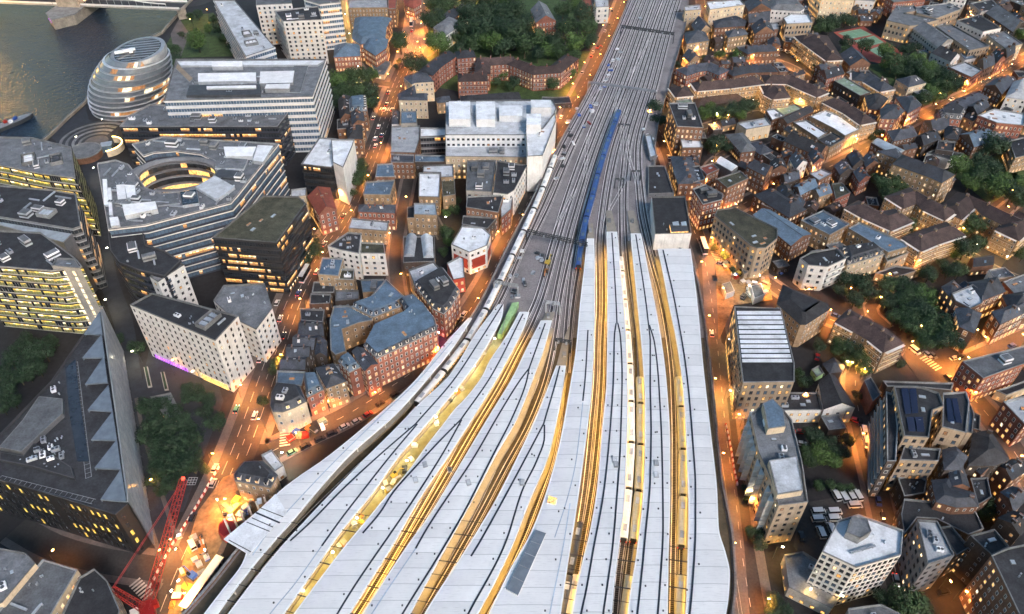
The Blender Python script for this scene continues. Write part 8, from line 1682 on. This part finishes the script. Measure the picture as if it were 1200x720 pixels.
# ================================================================ small back buildings filling the eastern quarter
def free(q, extra=.8):
    c = (sum(p[0] for p in q) / 4, sum(p[1] for p in q) / 4); v = Vector((c[0], c[1], 0))
    if near_road(v, -1, 5.5): return False
    for Q, h, r in FOOT:
        if abs(Q[0][0] - c[0]) + abs(Q[0][1] - c[1]) > 130: continue
        if inside(c, Q) or edge_dist(c, Q) < extra + 2.2 or any(inside(p, Q) for p in q) or any(inside(p, q) for p in Q): return False
        for a_, b_ in zip(q, q[1:] + q[:1]):
            if inside(((a_[0] + b_[0]) / 2, (a_[1] + b_[1]) / 2), Q): return False
    for t_ in TREES_:
        if (t_[0] - c[0]) ** 2 + (t_[1] - c[1]) ** 2 < (t_[2] + 3) ** 2: return False
    return True
TREES_ = [(o.location.x, o.location.y, o.scale.x * .4) for o in THINGS if o.name.startswith('tree')]
KEEP = [S(z) for z in ('960,20 1075,30 1140,100 1110,120 990,80', '1040,380 1200,380 1200,470 1040,450', '935,580 1050,570 1050,690 930,690', '835,280 915,290 915,370 850,450 835,400', '1045,240 1130,250 1130,310 1050,310', '1100,170 1230,170 1230,250 1130,240', '770,60 805,60 805,120 770,120', '860,130 960,110 960,140 870,150', '880,150 905,150 905,180 880,180', '915,500 1000,500 1000,580 940,580')]
fr_ = random.Random(11); nf_ = 0; F0_ = list(FOOT)
for gy in range(130, 660, 9):
    for gx in range(70, 560, 9):
        x, y = gx + fr_.uniform(-2, 2), gy + fr_.uniform(-2, 2); X, Y, D = proj((x, y, 4))
        if not (790 < X < 1215 and -12 < Y < 715) or any(inside((X, Y), z) for z in KEEP): continue
        best = min(F0_, key=lambda f: (f[2].location.x - x) ** 2 + (f[2].location.y - y) ** 2); a = long_dir(best[0]); w_, l_ = fr_.uniform(5, 8), fr_.uniform(6, 10)
        q = [(x + u * l_ / 2 * math.cos(a) - v_ * w_ / 2 * math.sin(a), y + u * l_ / 2 * math.sin(a) + v_ * w_ / 2 * math.cos(a)) for u, v_ in ((-1, -1), (1, -1), (1, 1), (-1, 1))]
        if not free(q): continue
        k_ = fr_.randrange(5); near = ' '.join(best[2]['label'].split(',')[0].split()[:6])
        while near.split()[-1] in ('with', 'and', 'the', 'of', 'long', 'large', 'pale', 'tall', 'behind', 'broad', 'flat', 'blue', 'black', 'whose', 'through', 'tan', 'cream', 'between', 'over', 'one', 'stained', 'concrete', 'wide', 'on', 'a', 'in', 'to', 'by', 'above', 'below', 'beside', 'behind', 'from', 'at', 'under', 'right', 'left', 'next', 'down', 'up', 'its', 'along', 'near', 'round', 'beyond', 'across', 'facing', 'hugging', 'rows', 'running', 'small', 'dark', 'yellow', 'white', 'brown', 'lit', 'eastern', 'orange', 'red', 'grey'): near = ' '.join(near.split()[:-1])
        building(q, fr_.uniform(4, 8), ('brown', 'dark', 'yellow', 'brown', 'dark')[k_], ('gable', 'gable', 'gable', 'flat', 'flat')[k_], ('slate', 'tile_brown', 'slate', 'roof_dark', 'roof_grey')[k_], 'small %s house beside the ' % ('slate-roofed', 'brown-roofed', 'pale brick', 'black-decked', 'grey-decked')[k_] + near, world=True, chim=1, n=2, kinds='vs', cat='house'); nf_ += 1
print('fillers', nf_)
# ================================================================ labels that single each thing out
ORD = 'first second third fourth fifth sixth seventh eighth ninth tenth eleventh twelfth thirteenth fourteenth fifteenth sixteenth seventeenth eighteenth nineteenth twentieth'.split()
def ordn(k):
    if k < 20: return ORD[k]
    tens = {2: 'twenty', 3: 'thirty', 4: 'forty', 5: 'fifty'}[(k + 1) // 10] if (k + 1) // 10 < 6 else str(k + 1)
    r = (k + 1) % 10
    return (tens + '-' + ORD[r - 1]) if r else {'twenty': 'twentieth', 'thirty': 'thirtieth', 'forty': 'fortieth', 'fifty': 'fiftieth'}.get(tens, tens)
by = {}
for o in THINGS: by.setdefault(o['label'], []).append(o)
for lab, os_ in by.items():
    if len(os_) < 2: continue
    pt = {o.name: proj(o.location) for o in os_}; xs = [pt[o.name][0] for o in os_]; ys = [pt[o.name][1] for o in os_]
    ax = 0 if max(xs) - min(xs) >= max(ys) - min(ys) else 1
    os_.sort(key=lambda o: pt[o.name][ax])
    for k, o in enumerate(os_): o['label'] = '%s, %s from the %s' % (lab, ordn(k), ('left', 'top')[ax])
for o in THINGS:
    if len(o['label'].replace(',', '').split()) > 16: print('LONG', o.name, o['label'])
# ================================================================ daylight at dusk
w = bpy.data.worlds.new('World'); sc.world = w; w.use_nodes = True; wt = w.node_tree; bg = wt.nodes['Background']; sky = wt.nodes.new('ShaderNodeTexSky'); sky.sky_type = 'NISHITA'; sky.sun_disc = False
EL, AZ = 7.0, 150.0
sky.sun_elevation = R(EL); sky.sun_rotation = R(AZ); sky.air_density = 1.0; sky.dust_density = .8; sky.ozone_density = 2.0
wt.links.new(sky.outputs[0], bg.inputs[0]); bg.inputs[1].default_value = .115
sd = bpy.data.lights.new('sun', 'SUN'); so = bpy.data.objects.new('sun', sd); C.objects.link(so); sd.energy = 1.5; sd.angle = R(18); sd.color = (1, .90, .84)
dv = Vector((math.sin(R(AZ)) * math.cos(R(40)), math.cos(R(AZ)) * math.cos(R(40)), math.sin(R(40)))); so.rotation_euler = (-dv).to_track_quat('-Z', 'Y').to_euler()
sc.view_settings.view_transform = 'Standard'; sc.view_settings.look = 'None'; sc.view_settings.gamma = 1; sc.view_settings.exposure = 1.38
sc.render.engine = 'CYCLES'; sc.cycles.use_denoising = True; sc.cycles.max_bounces = 5; sc.cycles.diffuse_bounces = 3; sc.cycles.glossy_bounces = 3; sc.cycles.sample_clamp_indirect = 3; sc.cycles.use_light_tree = False
sc.cycles.caustics_reflective = False; sc.cycles.caustics_refractive = False
print('windows', GCOUNT[0], 'objects', len(bpy.data.objects), 'things', len(THINGS))
